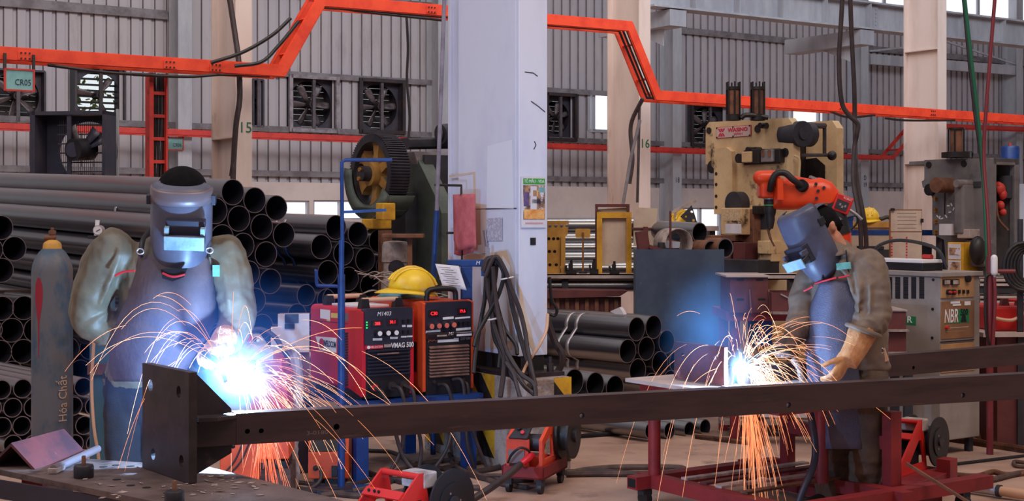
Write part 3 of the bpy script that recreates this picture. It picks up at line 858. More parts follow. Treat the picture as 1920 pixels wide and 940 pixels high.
rows_of([[(3.8, 578.5), (45, 577.6), (86, 576), (170, 610)], [(-18, 620), (22, 619.7), (66, 618.8), (108, 617), (232, 610), (275, 608)], [(0, 661), (43, 659), (86, 657), (128, 655), (170, 653), (212, 652), (254, 650)], [(22, 700), (150, 697), (192, 695), (235, 693), (278, 691)]], pC, 0.218, 6, 'middle bundle behind the gas cylinder', 'steel pipes behind the gas cylinder, middle bundle', 0.0)
pD = pile_plane(22, 9.15)
rows_of([[(3, 731), (42.5, 729), (82, 727), (120, 726), (156, 726)], [(-15, 766), (24, 765), (62, 764), (100, 763), (138, 762), (176, 762)], [(4, 801), (41, 799), (80, 799), (118, 798), (158, 798)], [(24, 834), (62, 834), (140, 833), (178, 832)]], pD, 0.127, 1.7, 'bottom bundle behind the gas cylinder', 'steel pipes behind the gas cylinder, bottom bundle', 0.0)
pR = pile_plane(1194, 11.9)
rows_of([[(1193.9, 617.5), (1225.6, 613.6)], [(1177, 658.6), (1212, 654), (1250, 641)], [(1195.8, 695), (1237.5, 681), (1270, 678)], [(1222, 722), (1258, 716), (1290, 710)]], pR, 0.203, 5, 'strapped stack right of white column', 'strapped steel pipes right of the white column', 0.0)
pL = pile_plane(1076, 10.35)
rows_of([[(1076.6, 716), (1116, 722), (1153, 728)], [(1060, 770), (1098, 776), (1135, 782)]], pL, 0.19, 3.0, 'rusty low pile behind pedestal', 'rust-dusted pipes behind the striped pedestal', 0.0)
pS = pile_plane(1255, 9.95)
rows_of([[(1220, 808.5), (1255.5, 808), (1292.8, 806.5), (1322, 802)]], pS, 0.118, 1.7, 'small pipes on floor under beam', 'small pipes lying on the floor', 0.0)
# straps
def strap(p0, axis, rr, n0, label, mat='strap_steel', w_=0.03, a0=-40, a1=200, group='steel straps round the pipes'):
    pass
def strap_px(label, pts, d_pts, mat, wd=0.035, off=V((0.5, -0.85, 0.1)), ax=AX):
    """flat band through points, lying along the pipes' axis by its width"""
    q = crom([P(x, y, d) for (x, y), d in zip(pts, d_pts)], 5); o0 = q[0].copy()
    b = MB(); b.sheet([[p - o0 - ax * wd / 2, p - o0 + ax * wd / 2] for p in q])
    return tag(b.build('strap', mat, loc=o0, solid=0.004), label, 'strap', 'straps round the pipe stacks')
def band(center, ax, rad, a0, a1, label, mat='strap_steel', wd=0.04, tail=None):
    """band lying on a pipe from angle a0 to a1 (0 = towards the camera, 90 = on top)"""
    e = V((0, 0, 1)); fwd = ax.cross(e).normalized()
    if fwd.y > 0: fwd = -fwd
    pts = [V(center) + (fwd * math.cos(math.radians(a)) + e * math.sin(math.radians(a))) * (rad + 0.004) for a in [a0 + (a1 - a0) * i / 14 for i in range(15)]]
    if tail: pts += [V(p) for p in tail]
    o0 = pts[0].copy(); b = MB()
    b.sheet([[p - o0 - ax * wd / 2, p - o0 + ax * wd / 2] for p in pts])
    return tag(b.build('strap', mat, loc=o0, solid=0.003), label, 'strap', 'straps round the pipe stacks')
def on_axis(x, y, p0, s): return hit(x, y, p0, AX) + AX * s
R_ = 0.1015
for k, s in (('left', 0.74), ('right', 0.62)):
    up = on_axis(1193.9, 617.5, pR, s); lo = on_axis(1177, 658.6, pR, s); nx = on_axis(1195.8, 695, pR, s)
    e = V((0, 0, 1)); fw = -AX.cross(e).normalized()
    if fw.y > 0: fw = -fw
    band(up, AX, R_, 135, -12, '%s silver strap over the strapped pipes right of white column' % k, wd=0.038,
         tail=[lo + (fw * math.cos(math.radians(a)) + e * math.sin(math.radians(a))) * (R_ + 0.004) for a in (30, 10, -10, -30, -45)] + [nx + (fw * math.cos(math.radians(a)) + e * math.sin(math.radians(a))) * (R_ + 0.004) for a in (25, 5, -20)])
b = MB(); c0 = on_axis(1193.9, 617.5, pR, 0.2) + V((0, 0, R_ + 0.012))
b.prism([(0, 0), (0.10, 0), (0.16, 0.02), (0.05, 0.06), (0.02, 0.03)], (0, 0, 0), AX, (0, 0, 1), (0.03, 0.04, 0))
tag(b.build('paper_tag', 'paper', loc=c0 - AX * 0.05), 'crumpled white paper tag on top of strapped pipes', 'paper tag')
for k, s in (('left', 0.80), ('right', 0.66)):
    band(on_axis(630, 426.5, pA, s), AX, 0.111, 110, -40, '%s pale strap over the top pipe behind the blue pole' % k)
for k, s in (('left', 0.55), ('right', 0.40)):
    band(on_axis(602.5, 463, pA, s), AX, 0.111, 20, -70, '%s blue strap below the stack behind the red welder' % k, 'strap_blue', tail=[on_axis(614.6, 511.4, pA, s) + V((-0.02, -0.115, -0.02)), on_axis(614.6, 520, pA, s - 0.1) + V((0.05, -0.115, -0.1))])
band(on_axis(404.5, 395.7, pA, 1.55), AX, 0.111, 100, -20, 'pale strap over the pipe beside the left welder shoulder')
# timber that carries the bundles
M('old_timber', (92, 66, 58), 0.8, c2=(60, 44, 42), scale=6, stretch=(1, 1, 6))
for x, y, d, wd, lb in ((45, 549, 13.6, 2.4, 'old timber bearer above the middle pipe bundle'),):
    p = P(x, y, d); q = V((math.cos(math.radians(42)), math.sin(math.radians(42)), 0))
    b = MB(); b.bar(V((0, 0, 0)) - q * 0.6, q * wd, 0.1, 0.06); tag(b.build('timber_bearer', 'old_timber', loc=p), lb, 'timber')

# pipes lying in the rack far behind (right of the white column)
t = None
for i, (y, d, dia) in enumerate(((424, 15.0, 0.17), (449, 14.9, 0.13), (466, 14.8, 0.12), (485, 14.7, 0.14), (505, 14.6, 0.14))):
    a, c = P(1026, y, d), P(1212, y - 0.5, d)
    tag(pipe_obj(a, (c - a).normalized(), dia, (c - a).length), 'long dark pipe lying level in the far rack, %s from the top' % ORD[i], 'pipe', 'pipes in the far rack behind yellow frame')
a, c = P(1195, 431, 13.6), P(1312, 437, 12.9)
tag(pipe_obj(a, (c - a).normalized(), 0.19, (c - a).length, 0.008), 'thick dark pipe with open end above the blue-grey plate', 'pipe')
a, c = P(1022, 536, 13.5), P(1200, 536, 13.5)
tag(pipe_obj(a, (c - a).normalized(), 0.11, (c - a).length), 'dark pipe lying just under the pale steel channel', 'pipe')
# ================================================================ THE PRESSES
M('press_green', (84, 90, 80), 0.55, c2=(66, 72, 68), scale=3, c3=(34, 34, 36), scale3=3, lo3=0.58, hi3=0.72)
M('press_dark', (52, 50, 56), 0.6, c2=(36, 34, 42), scale=4)
M('gear_iron', (60, 56, 62), 0.45, metal=0.3, c2=(44, 40, 46), scale=6)
M('gear_yellow', (176, 128, 62), 0.6, c2=(150, 100, 48), scale=5, c3=(70, 50, 40), scale3=6, lo3=0.6, hi3=0.72)
M('press_cream', (214, 182, 138), 0.6, c2=(196, 160, 118), scale=2.4, c3=(66, 42, 30), scale3=2.8, lo3=0.585, hi3=0.66, bump=0.1)
M('oil_black', (22, 18, 20), 0.45, c2=(40, 30, 28), scale=6)
M('rust', (130, 84, 60), 0.75, c2=(92, 58, 44), scale=6, c3=(54, 36, 32), scale3=8, lo3=0.58, hi3=0.7)
M('press_grey', (122, 116, 116), 0.6, c2=(100, 94, 96), scale=3, c3=(58, 48, 46), scale3=3, lo3=0.6, hi3=0.74)
M('brass', (214, 150, 70), 0.35, metal=0.8)
M('steel_light', (170, 160, 160), 0.4, metal=0.5, c2=(140, 130, 130), scale=6)
M('oak_brown', (150, 96, 56), 0.7, c2=(120, 74, 44), scale=6)
M('scrap_pale', (190, 172, 164), 0.6, metal=0.2, c2=(140, 120, 114), scale=9)

M('steel_brown', (104, 50, 48), 0.6, c2=(84, 38, 40), scale=4)
def shade_poly(fr, x, pts): return [(q.y, q.z) for q in (fr.hx(px, py, x) for px, py in pts)]

# ---- green gear press (left of the column)
g0 = P(762, HY, 13.2); g0.z = 0
GP = Fr(g0)
t = thing('gear_press', 'old dark green punch press with big open spoked gear wheel', 'press', g0, A)
# body: side plate with sloping front and a window
b = MB()
out = shade_poly(GP, 0.0, [(752, 285), (776, 284), (820, 376), (828, 400), (828, 560), (690, 560), (690, 455), (720, 455), (742, 350)])
b.prism(out, (0.0, 0, 0), (0, 1, 0), (0, 0, 1), (0.14, 0, 0))
b.build('side_plate', 'press_green', t, bevel=0.012)
b = MB(); z0, z1 = 0.0, GP.hx(780, 290, 0.2).z
b.bx(0.75, 0.85, -0.9, 0.35, 0.4, z1); b.build('far_plate', 'press_green', t, bevel=0.012)
y0 = GP.hy(800, 290, 0).y
q = [GP.at(x, y, 13.0) for x, y in ((776, 284), (840, 284), (840, 305), (796, 305), (832, 378), (818, 378))]
b = MB(); b.prism([(p.x, p.z) for p in q], (0, q[0].y, 0), (1, 0, 0), (0, 0, 1), (0, 0.12, 0)); b.build('front_frame', 'steel_light', t, bevel=0.006)
b = MB(); b.bx(0.05, 0.8, -0.25, 0.3, 0.5, z1 - 0.02); b.build('inner_body', 'press_dark', t)
b = MB(); c0 = GP.at(756, 270, 13.3); c1 = GP.at(848, 268, 13.6)
b.loft([(c0, V((0, 0.12, 0)), V((0, 0, 0.055))), (c1, V((0, 0.12, 0)), V((0, 0, 0.055)))], 16, True, 4); b.build('top_cover', 'press_dark', t)
b = MB(); b.cyl(GP.at(826, 252, 13.3), GP.at(850, 250, 13.4), 0.095, n=20); b.cyl(GP.at(822, 252, 13.29), GP.at(827, 252, 13.3), 0.06, n=20); b.build('motor', 'press_dark', t)
b = MB(); b.bx(-0.3, 0.85, -1.0, 0.55, 0, 0.45); b.build('base', 'press_dark', t, bevel=0.02)
b = MB(); q = shade_poly(GP, -0.12, [(690, 420), (742, 360), (760, 362), (760, 560), (690, 560)]); b.prism(q, (-0.12, 0, 0), (0, 1, 0), (0, 0, 1), (0.12, 0, 0)); b.build('lower_plate', 'press_dark', t)
# gear wheel
gc = GP.at(694, 326, 12.75); gax = (V((0.86, 0.5, 0))).normalized()        # axis, away and right
gax = GP.loc_of(GP.loc + V((math.cos(math.radians(37)), math.sin(math.radians(37)), 0))).normalized()
ge = V((0, 0, 1)); gh = gax.cross(ge).normalized()
R0 = 76 * 12.75 / F
wdt = 0.20
def gp(r, a, h): return gc + (gh * math.cos(a) + ge * math.sin(a)) * r + gax * h
gear = MB(); nT = 84
for i in range(nT):
    a = 2 * math.pi * i / nT; da = math.pi / nT
    for r, h0 in ((R0, 0.0),):
        vs = [gp(R0 * 0.955, a - da * .62, 0), gp(R0, a - da * .35, 0), gp(R0, a + da * .35, 0), gp(R0 * 0.955, a + da * .62, 0)]
        gear._add(vs + [v + gax * wdt for v in vs], [(0, 1, 2, 3), (7, 6, 5, 4), (0, 4, 5, 1), (1, 5, 6, 2), (2, 6, 7, 3)])
ring = [(R0 * 0.79, 0), (R0 * 0.96, 0), (R0 * 0.96, wdt), (R0 * 0.79, wdt)]
gear.lathe(ring + [ring[0]], gc, gax, 64, False)
gear.build('gear_rim', 'gear_iron', t)
for k in range(6):
    a = math.radians(90 + 60 * k - 4)
    e = gh * math.cos(a) + ge * math.sin(a); g = -gh * math.sin(a) + ge * math.cos(a)
    b = MB(); b.prism([(R0 * 0.12, -R0 * 0.13), (R0 * 0.5, -R0 * 0.10), (R0 * 0.70, -R0 * 0.13), (R0 * 0.82, -R0 * 0.26), (R0 * 0.82, R0 * 0.26), (R0 * 0.70, R0 * 0.13), (R0 * 0.5, R0 * 0.10), (R0 * 0.12, R0 * 0.13)], gc + gax * 0.05, e, g, gax * 0.09)
    b.build('spoke', 'gear_yellow', t, bevel=0.006)
b = MB(); b.cyl(gc + gax * -0.02, gc + gax * 0.22, R0 * 0.30, n=28); b.build('hub', 'gear_yellow', t)
b = MB(); b.cyl(gc - gax * 0.10, gc - gax * 0.02, R0 * 0.19, n=24); b.build('hub_cap', 'gear_iron', t, bevel=0.004)
for dx, dz in ((0.0, 0.035), (-0.02, -0.045)):
    b = MB(); b.cyl(gc - gax * 0.115 + gh * dx + ge * dz, gc - gax * 0.10 + gh * dx + ge * dz, 0.02, n=10); b.build('brass_plug', 'brass', t)
# lower guard that wraps the gear, and its bracket
b = MB(); pts = []
for i in range(15):
    a = math.radians(172 + (330 - 172) * i / 14); pts.append((a,))
ro, ri = R0 * 1.12, R0 * 0.80
o2 = [(ro * math.cos(a[0]), ro * math.sin(a[0])) for a in pts] + [(ri * math.cos(a[0]), ri * math.sin(a[0])) for a in pts[::-1]]
b.prism(o2, gc - gax * 0.03, gh, ge, gax * 0.012)
rows = [[gp(ro, a[0], -0.03), gp(ro, a[0], wdt + 0.05)] for a in pts]
b.sheet(rows); b.build('gear_guard', 'press_green', t, solid=0.008)
q = [GP.at(x, y, 12.7) for x, y in ((718, 333), (764, 330), (764, 395), (738, 405), (718, 392))]
b = MB(); b.prism([((p - q[0]).dot(-gh), (p - q[0]).z) for p in q], q[0], -gh, ge, gax * 0.16); b.build('gear_guard_bracket', 'press_green', t, bevel=0.01)
b = MB(); k0 = GP.at(739, 371, 12.68); b.cyl(k0 - gax * 0.06, k0 + gax * 0.05, 0.055, n=20)
b.build('pinion_boss', 'gear_iron', t)
for i in range(10):
    a = 2 * math.pi * i / 10; b = MB(); b.cyl(k0 + (gh * math.cos(a) + ge * math.sin(a)) * 0.075 - gax * 0.02, k0 + (gh * math.cos(a) + ge * math.sin(a)) * 0.075 + gax * 0.05, 0.014, n=8); b.build('bolt', 'gear_iron', t)
b = MB(); q0 = GP.at(723, 397, 12.45); b.box(q0, (0.13, 0.13, 0.15)); b.build('yellow_block', 'safety_yellow', t, bevel=0.01)
b = MB(); q0 = GP.at(706, 420, 12.7); b.box(q0, (0.2, 0.2, 0.09)); b.build('yellow_foot', 'safety_yellow', t, bevel=0.01)
b = MB(); b.bar(GP.at(722, 432, 12.6), V((GP.at(722, 432, 12.6).x, GP.at(722, 432, 12.6).y, 0.3)), 0.09, 0.09); b.build('support_leg', 'rust', t)
# wooden t-post, press-side clutter
p = P(764, 443, 12.0); t = thing('work_stool', 'rusty brown T-shaped stand in front of the gear press', 'stand', (p.x, p.y, 0))
b = MB(); b.bx(-0.21, 0.14, -0.1, 0.1, p.z - 0.015, p.z + 0.02); b.build('top_bar', 'rust', t, bevel=0.006)
b = MB(); b.bx(0.0, 0.04, -0.02, 0.02, 0, p.z - 0.015); b.build('post', 'rust', t)
b = MB(); b.bx(-0.2, 0.2, -0.03, 0.03, 0, 0.03); b.bx(-0.12, 0.12, -0.01, 0.01, 1.0, 1.02); b.build('cross_rail', 'rust', t)
p = P(741, 470, 12.2); t = thing('metal_canister', 'dented pale canister with lid beside the end of the pipe stack', 'canister', (p.x, p.y, 0))
b = MB(); b.lathe([(0.12, 0.0), (0.12, 1.0), (0.10, 1.02), (0.10, 1.16), (0.115, 1.17), (0.115, 1.3), (0.10, 1.34), (0.03, 1.35)], n=20); b.build('body', 'scrap_pale', t)
b = MB(); b.cyl((0.02, -0.12, 1.12), (0.02, -0.09, 1.12), 0.07, n=16); b.build('dial', 'gear_iron', t)
sc = MB(); rr = random.Random(11)
base = P(745, 540, 11.6)
for i in range(22):
    c = V((rr.uniform(-0.25, 0.45), rr.uniform(-0.1, 0.2), rr.uniform(-0.12, 0.1))); a = rr.uniform(-0.6, 0.3); l = rr.uniform(0.15, 0.4)
    d = V((math.cos(a), rr.uniform(-0.4, 0.4), math.sin(a)))
    sc.tube(crom([c - d * l * .5, c + V((0, 0, 0.04)), c + d * l * .5], 4), 0.012, 6, flat=0.4)
bb = MB(); bb.bx(-0.35, 0.6, -0.25, 0.3, -base.z, -0.14)
cr = bb.build('scrap_bin', 'press_dark', loc=base); tag(cr, 'dark bin of metal strips behind the yellow hard hat', 'bin')
tag(sc.build('metal_strips', 'scrap_pale', loc=base), 'bent pale metal strips heaped behind the yellow hard hat', 'scrap', kind='stuff')

# ---- cream press with maker's plate
w0 = P(1487, HY, 14.2); w0.z = 0
WP = Fr(w0)
t = thing('stamping_press', 'worn cream C-frame stamping press with red and white maker plate', 'press', w0, A)
pl = [(1487, 234), (1478, 221), (1330, 229), (1323, 238), (1323, 308), (1334, 310), (1340, 322), (1340, 395), (1352, 400), (1352, 520), (1300, 520), (1300, 640), (1487, 640)]
b = MB(); b.prism(shade_poly(WP, 0, pl), (0, 0, 0), (0, 1, 0), (0, 0, 1), (0.10, 0, 0)); b.build('side_frame', 'press_cream', t, bevel=0.015)
pl2 = [(1569, 240), (1560, 226), (1500, 230), (1500, 640), (1569, 640)]
b = MB(); xo = 0.95; b.prism(shade_poly(WP, xo, pl2), (xo, 0, 0), (0, 1, 0), (0, 0, 1), (0.10, 0, 0)); b.build('far_frame', 'press_cream', t, bevel=0.015)
zt = WP.hx(1480, 224).z
b = MB(); b.bx(0.1, 0.95, 0.75, 1.0, 0.2, zt - 0.05); b.build('inner_body', 'oil_black', t)
q = shade_poly(WP, xo - 0.01, [(1502, 300), (1530, 296), (1546, 310), (1546, 400), (1502, 420)]); b = MB(); b.prism(q, (xo - 0.01, 0, 0), (0, 1, 0), (0, 0, 1), (0.008, 0, 0)); b.build('oil_stain', 'oil_black', t)
b = MB(); b.bx(0.0, 1.05, -0.05, 1.6, 0, 0.3); b.build('base', 'press_cream', t, bevel=0.02)
# slide guide with raised column, holes
b = MB(); g = shade_poly(WP, -0.05, [(1334, 280), (1362, 276), (1372, 284), (1374, 300), (1374, 400), (1340, 402), (1340, 316), (1334, 310)]); b.prism(g, (-0.06, 0, 0), (0, 1, 0), (0, 0, 1), (0.06, 0, 0)); b.build('slide_guide', 'press_cream', t, bevel=0.012)
for y in (326, 346, 368, 389):
    q = WP.hx(1343, y, -0.06); b = MB(); b.cyl((-0.065, q.y, q.z), (-0.05, q.y, q.z), 0.018, n=12); b.build('bolt_hole', 'oil_black', t)
for x, y, r in ((1330, 245, 0.035), (1421, 242, 0.04), (1473, 286, 0.045), (1336, 313, 0.07)):
    q = WP.hx(x, y, 0); b = MB(); b.cyl((-0.012, q.y, q.z), (0.01, q.y, q.z), r, n=14); b.build('bolt_hole', 'oil_black', t)
q = WP.hx(1438, 236, 0); b = MB(); b.cyl((-0.10, q.y, q.z), (0, q.y, q.z), 0.03, n=14); b.cyl((-0.06, q.y - 0.06, q.z), (-0.06, q.y + 0.05, q.z), 0.028, n=12); b.build('pipe_fitting', 'oil_black', t)
# clutch valve box group
def wbox(name, x0, y0, x1, y1, dx, mat, bev=0.008, x=0.0):
    a, c = WP.hx(x0, y1, x - dx), WP.hx(x1, y0, x - dx); b = MB(); b.bx(x - dx, x + 0.02, c.y, a.y, a.z, c.z); return b.build(name, mat, t, bevel=bev)
wbox('oil_stain_recess', 1394, 278, 1462, 310, 0.012, 'oil_black')
wbox('valve_box', 1390, 284, 1408, 305, 0.11, 'press_cream'); wbox('valve_body', 1408, 279, 1424, 306, 0.09, 'oil_black')
wbox('valve_block', 1426, 280, 1448, 304, 0.10, 'steel_light'); wbox('valve_cap', 1449, 279, 1462, 305, 0.07, 'oil_black')
for x in (1401, 1415): 
    q = WP.hx(x, 281, -0.08); b = MB(); b.cyl((-0.08, q.y, q.z), (0, q.y, q.z), 0.03, n=12); b.build('knob', 'oil_black', t)
for x in (1431, 1443):
    q = WP.hx(x, 285, -0.1); b = MB(); b.tube([V((-0.105, q.y, q.z + 0.02)), V((-0.105, q.y, q.z - 0.05))], 0.016, 8); b.build('latch', 'rust', t)
q = WP.hx(1384, 297, -0.1); b = MB(); b.cyl((-0.1, q.y, q.z), (0, q.y, q.z), 0.05, n=14); b.build('round_port', 'oil_black', t)
# belly: shaft cover, notice box, pillar
b = MB(); q = WP.hx(1377, 382, -0.10); b.cyl((-0.12, q.y, q.z), (0.0, q.y, q.z), 0.125, n=24); b.build('shaft_cover', 'press_dark', t)
wbox('control_box', 1352, 390, 1390, 440, 0.22, 'press_cream'); wbox('notice', 1360, 420, 1389, 438, 0.225, 'paper', 0.0)
M('faint_writing', (188, 150, 118), 0.7, c2=(206, 180, 144), scale=40, lo=0.45, hi=0.5); wbox('worn_notice', 1357, 394, 1388, 414, 0.224, 'faint_writing', 0.0)
wbox('rusty_pillar', 1393, 392, 1413, 465, 0.10, 'rust'); wbox('black_knob', 1410, 386, 1420, 402, 0.12, 'oil_black')
wbox('oily_channel', 1414, 400, 1420, 500, 0.03, 'oil_black'); wbox('oil_drip', 1426, 392, 1445, 430, 0.006, 'press_dark', 0)
wbox('lower_panel', 1420, 455, 1447, 490, 0.12, 'press_cream')
wbox('bed', 1322, 488, 1420, 520, 0.30, 'press_dark'); wbox('die_block', 1330, 462, 1370, 488, 0.20, 'steel_brown'); wbox('die_plate', 1326, 442, 1378, 452, 0.22, 'rust'); wbox('die_post', 1334, 452, 1340, 462, 0.15, 'oil_black'); wbox('die_post', 1364, 452, 1370, 462, 0.15, 'oil_black'); wbox('side_block', 1374, 455, 1396, 488, 0.25, 'steel_brown'); wbox('switch_panel', 1420, 452, 1442, 476, 0.16, 'press_cream')
# top cylinders
for x in (1375, 1421):
    p0 = WP.at(x, 226, 14.35); p1 = WP.at(x, 163, 14.35); r = 13.5 * 14.35 / F
    b = MB(); b.cyl(p0, p1, r * 0.82, n=20); b.build('air_cylinder', 'rust', t)
    b = MB(); b.cyl(p1 - V((0, 0, 0.03)), p1, r, n=20); b.cyl(p0, p0 + V((0, 0, 0.06)), r * 1.05, n=20); b.build('end_cap', 'oil_black', t)
    for k in range(6):
        a = math.pi * k / 3; e = V((math.cos(a), math.sin(a), 0)) * r * 0.95
        b = MB(); b.cyl(p0 + e, p1 + e + V((0, 0, 0.05)), 0.009, n=6); b.build('tie_rod', 'oil_black', t)
b = MB(); b.tube(crom([WP.at(1389, 222, 14.3), WP.at(1398, 216, 14.3), WP.at(1420, 217, 14.3), WP.at(1440, 221, 14.3)], 5), 0.025, 8); b.build('air_pipe', 'oil_black', t)
# motor and pipes between the two frames
m0 = WP.at(1506, 252, 14.4); b = MB(); b.cyl(m0 - V((0.16, 0, 0)), m0 + V((0.10, 0.0, 0)), 0.125, n=24); b.build('motor', 'press_dark', t)
m0 = WP.at(1506, 251, 14.2); b = MB(); b.cyl(m0, m0 + V((0.02, 0.25, 0)), 0.13, n=24); b.cyl(m0 - V((0, 0.015, 0)), m0, 0.06, n=16); b.build('flywheel', 'press_dark', t)
b = MB(); b.tube([WP.at(1500, 291, 14.3), WP.at(1562, 291, 14.9)], 0.018, 8); b.tube([WP.at(1546, 240, 14.8), WP.at(1546, 290, 14.8)], 0.02, 8); b.tube([WP.at(1520, 236, 14.6), WP.at(1546, 236, 14.8)], 0.03, 8); b.build('oil_pipe', 'brown_cable', t)
q = WP.at(1560, 292, 14.8); b = MB(); b.ell(q, (0.05, 0.05, 0.05)); b.build('pipe_joint', 'oil_black', t)
b = MB(); b.tube(crom([WP.at(1489, 292, 14.15), WP.at(1499, 300, 14.15), WP.at(1498, 335, 14.15)], 5), 0.012, 6); b.build('conduit', 'press_cream', t)
# maker's plate
a, c = WP.hx(1342, 261, -0.01), WP.hx(1408, 233, -0.01)
yc, hz = (a.y + c.y) / 2, (a.z + c.z) / 2; hw, hh = (a.y - c.y) / 2, (c.z - a.z) / 2 * 0.9
M('plate_rim', (176, 50, 60), 0.5); M('plate_face', (206, 176, 170), 0.5)
b = MB(); b.bx(-0.008, 0, yc - hw, yc + hw, hz - hh, hz + hh); o = b.build('maker_plate', 'plate_rim', t)
b = MB(); b.bx(-0.011, -0.007, yc - hw * 0.97, yc + hw * 0.97, hz - hh * 0.92, hz + hh * 0.92); b.build('plate_face', 'plate_face', o)
text('lettering', 'WASINO', hh * 0.95, 'red_ink', o, (-0.013, yc - hw * 0.27, hz + hh * 0.30), RX, 1.35, bold=0.002)
text('lettering', 'JAPAN', hh * 0.62, 'red_ink', o, (-0.013, yc - hw * 0.30, hz - hh * 0.45), RX, 1.3)
b = MB(); ly = yc + hw * 0.66
for s in (1, -1):
    zz = hz
    for i in (-1, 1):
        b.prism([(i * 0.055, s * hh * .72), (i * 0.030, s * hh * .72), (i * 0.004, s * 0.006), (i * 0.026, s * 0.006)], (-0.013, ly, zz), (0, 1, 0), (0, 0, 1), (0.002, 0, 0))
    b.prism([(-0.018, s * hh * .72), (0.018, s * hh * .72), (0.006, s * 0.014), (-0.006, s * 0.014)], (-0.0132, ly, zz), (0, 1, 0), (0, 0, 1), (0.002, 0, 0))
b.build('emblem', 'red_ink', o)
for u in (-0.93, 0, 0.93):
    for v in (-0.85, 0.85): b = MB(); b.cyl((-0.014, yc + hw * u, hz + hh * v), (-0.01, yc + hw * u, hz + hh * v), 0.010, n=8); b.build('rivet', 'oil_black', o)

# ---- grey press on the right
r0 = P(1856, HY, 12.6); r0.z = 0
RP = Fr(r0)
t = thing('stamping_press', 'dark grey C-frame press with brass fittings at the right edge', 'press', r0, A)
pl = [(1856, 296), (1733, 300), (1733, 338), (1728, 340), (1730, 352), (1742, 353), (1748, 372), (1748, 440), (1770, 450), (1776, 520), (1730, 540), (1730, 640), (1856, 640)]
b = MB(); b.prism(shade_poly(RP, 0, pl), (0, 0, 0), (0, 1, 0), (0, 0, 1), (0.09, 0, 0)); b.build('side_frame', 'press_grey', t, bevel=0.012)
zt = RP.hx(1856, 296).z; xf = RP.hy(1912, 298, 0).x
b = MB(); b.bx(0.05, xf, 0, 0.06, zt - 0.06, zt); b.bx(xf - 0.07, xf, 0, 0.06, 0.1, zt); b.bx(0.05, xf, 0, 0.06, 0.95, 1.03); b.bx(0.05, xf, 0.0, 0.06, 0, 0.2)
b.bx(0.05, xf, 0, 0.95, zt - 0.04, zt); b.bx(xf - 0.05, xf, 0.06, 0.9, 0.1, zt); b.build('front_frame', 'press_grey', t, bevel=0.006)
b = MB(); b.bx(0.09, xf - 0.06, 0.5, 0.6, 0.1, zt - 0.05); b.build('dark_interior', 'oil_black', t)
b = MB(); b.cyl(RP.at(1886, 330, 12.9), RP.at(1886, 372, 12.9), 0.09, n=18); b.build('ram', 'press_dark', t)
for x, y, s in ((1876, 355, 0.05), (1880, 365, 0.04), (1872, 348, 0.03), (1876, 385, 0.035), (1880, 398, 0.03)):
    b = MB(); b.ell(RP.at(x, y, 12.75), (s, 0.04, s * 1.2), n=8, m=5); b.build('red_fitting', 'rail_red', t)
b = MB(); b.tube(crom([RP.at(1868, 380, 12.7), RP.at(1872, 410, 12.7), RP.at(1890, 432, 12.7)], 5), 0.012, 6); b.build('copper_pipe', 'rust', t)
def rbox(name, x0, y0, x1, y1, dx, mat, bev=0.008):
    a, c = RP.hx(x0, y1, -dx), RP.hx(x1, y0, -dx); b = MB(); b.bx(-dx, 0.02, c.y, a.y, a.z, c.z); return b.build(name, mat, t, bevel=bev)
for x, y, r in ((1742, 309, 0.03), (1808, 307, 0.03), (1805, 370, 0.014), (1805, 395, 0.014)):
    q = RP.hx(x, y, 0); b = MB(); b.cyl((-0.01, q.y, q.z), (0.01, q.y, q.z), r, n=12); b.build('bolt_hole', 'oil_black', t)
q = RP.hx(1744, 356, -0.02); b = MB(); b.cyl((-0.04, q.y, q.z), (0.05, q.y, q.z), 0.055, n=16); b.build('roller', 'oil_black', t)
for y in (371, 375, 392, 397, 413, 418, 433, 438):
    q = RP.hx(1754, y, -0.02); b = MB(); b.cyl((-0.035, q.y, q.z), (0, q.y, q.z), 0.011, n=8); b.build('brass_fitting', 'brass', t)
b = MB(); q = RP.hx(1782, 348, 0); b.cyl((-0.20, q.y, q.z), (0.02, q.y, q.z), 0.07, n=22); b.build('pulley', 'rust', t)
b = MB(); q = RP.hx(1793, 344, -0.2); b.cyl((-0.2, q.y, q.z), (0, q.y, q.z), 0.035, n=16); b.build('shaft_end', 'steel_light', t)
rbox('guide_rail', 1788, 345, 1806, 440, 0.15, 'press_grey', 0.02); rbox('slot', 1770, 352, 1772, 402, 0.004, 'oil_black', 0)
o = rbox('name_casting', 1812, 340, 1838, 352, 0.012, 'press_dark', 0.004); rbox('notice_sheet', 1761, 420, 1783, 441, 0.16, 'paper', 0)
rbox('switch_box', 1794, 430, 1818, 447, 0.14, 'scrap_pale'); 
for i, (x, y) in enumerate(((1778, 386), (1784, 384), (1788, 392), (1781, 398), (1774, 406), (1762, 408), (1766, 410), (1758, 406))):
    q = RP.hx(x, y, -0.003); b = MB(); b.box((-0.003, q.y, q.z), (0.002, 0.03, 0.012), Matrix.Rotation(i, 3, 'X')); b.build('chalk_mark', 'white_ink', t)
rbox('yellow_post', 1776, 455, 1806, 520, 0.20, 'safety_yellow'); rbox('photo_notice', 1778, 458, 1801, 486, 0.205, 'paper', 0); rbox('photo_notice', 1778, 489, 1801, 516, 0.205, 'paper', 0)
for y0_, y1_ in ((465, 478), (492, 512)): rbox('notice_picture', 1780, y0_, 1799, y1_, 0.208, 'poster_photo', 0)
rbox('lower_casting', 1806, 450, 1850, 500, 0.10, 'press_grey', 0.03)
q = RP.hx(1836, 470, -0.12); b = MB(); b.ell((-0.14, q.y, q.z), (0.08, 0.07, 0.13)); b.build('foot_guard', 'oil_black', t)
p0, p1 = RP.at(1793, 296, 12.9), RP.at(1793, 243, 12.9); b = MB(); b.cyl(p0, p1, 0.055, n=18); b.build('air_cylinder', 'rust', t)
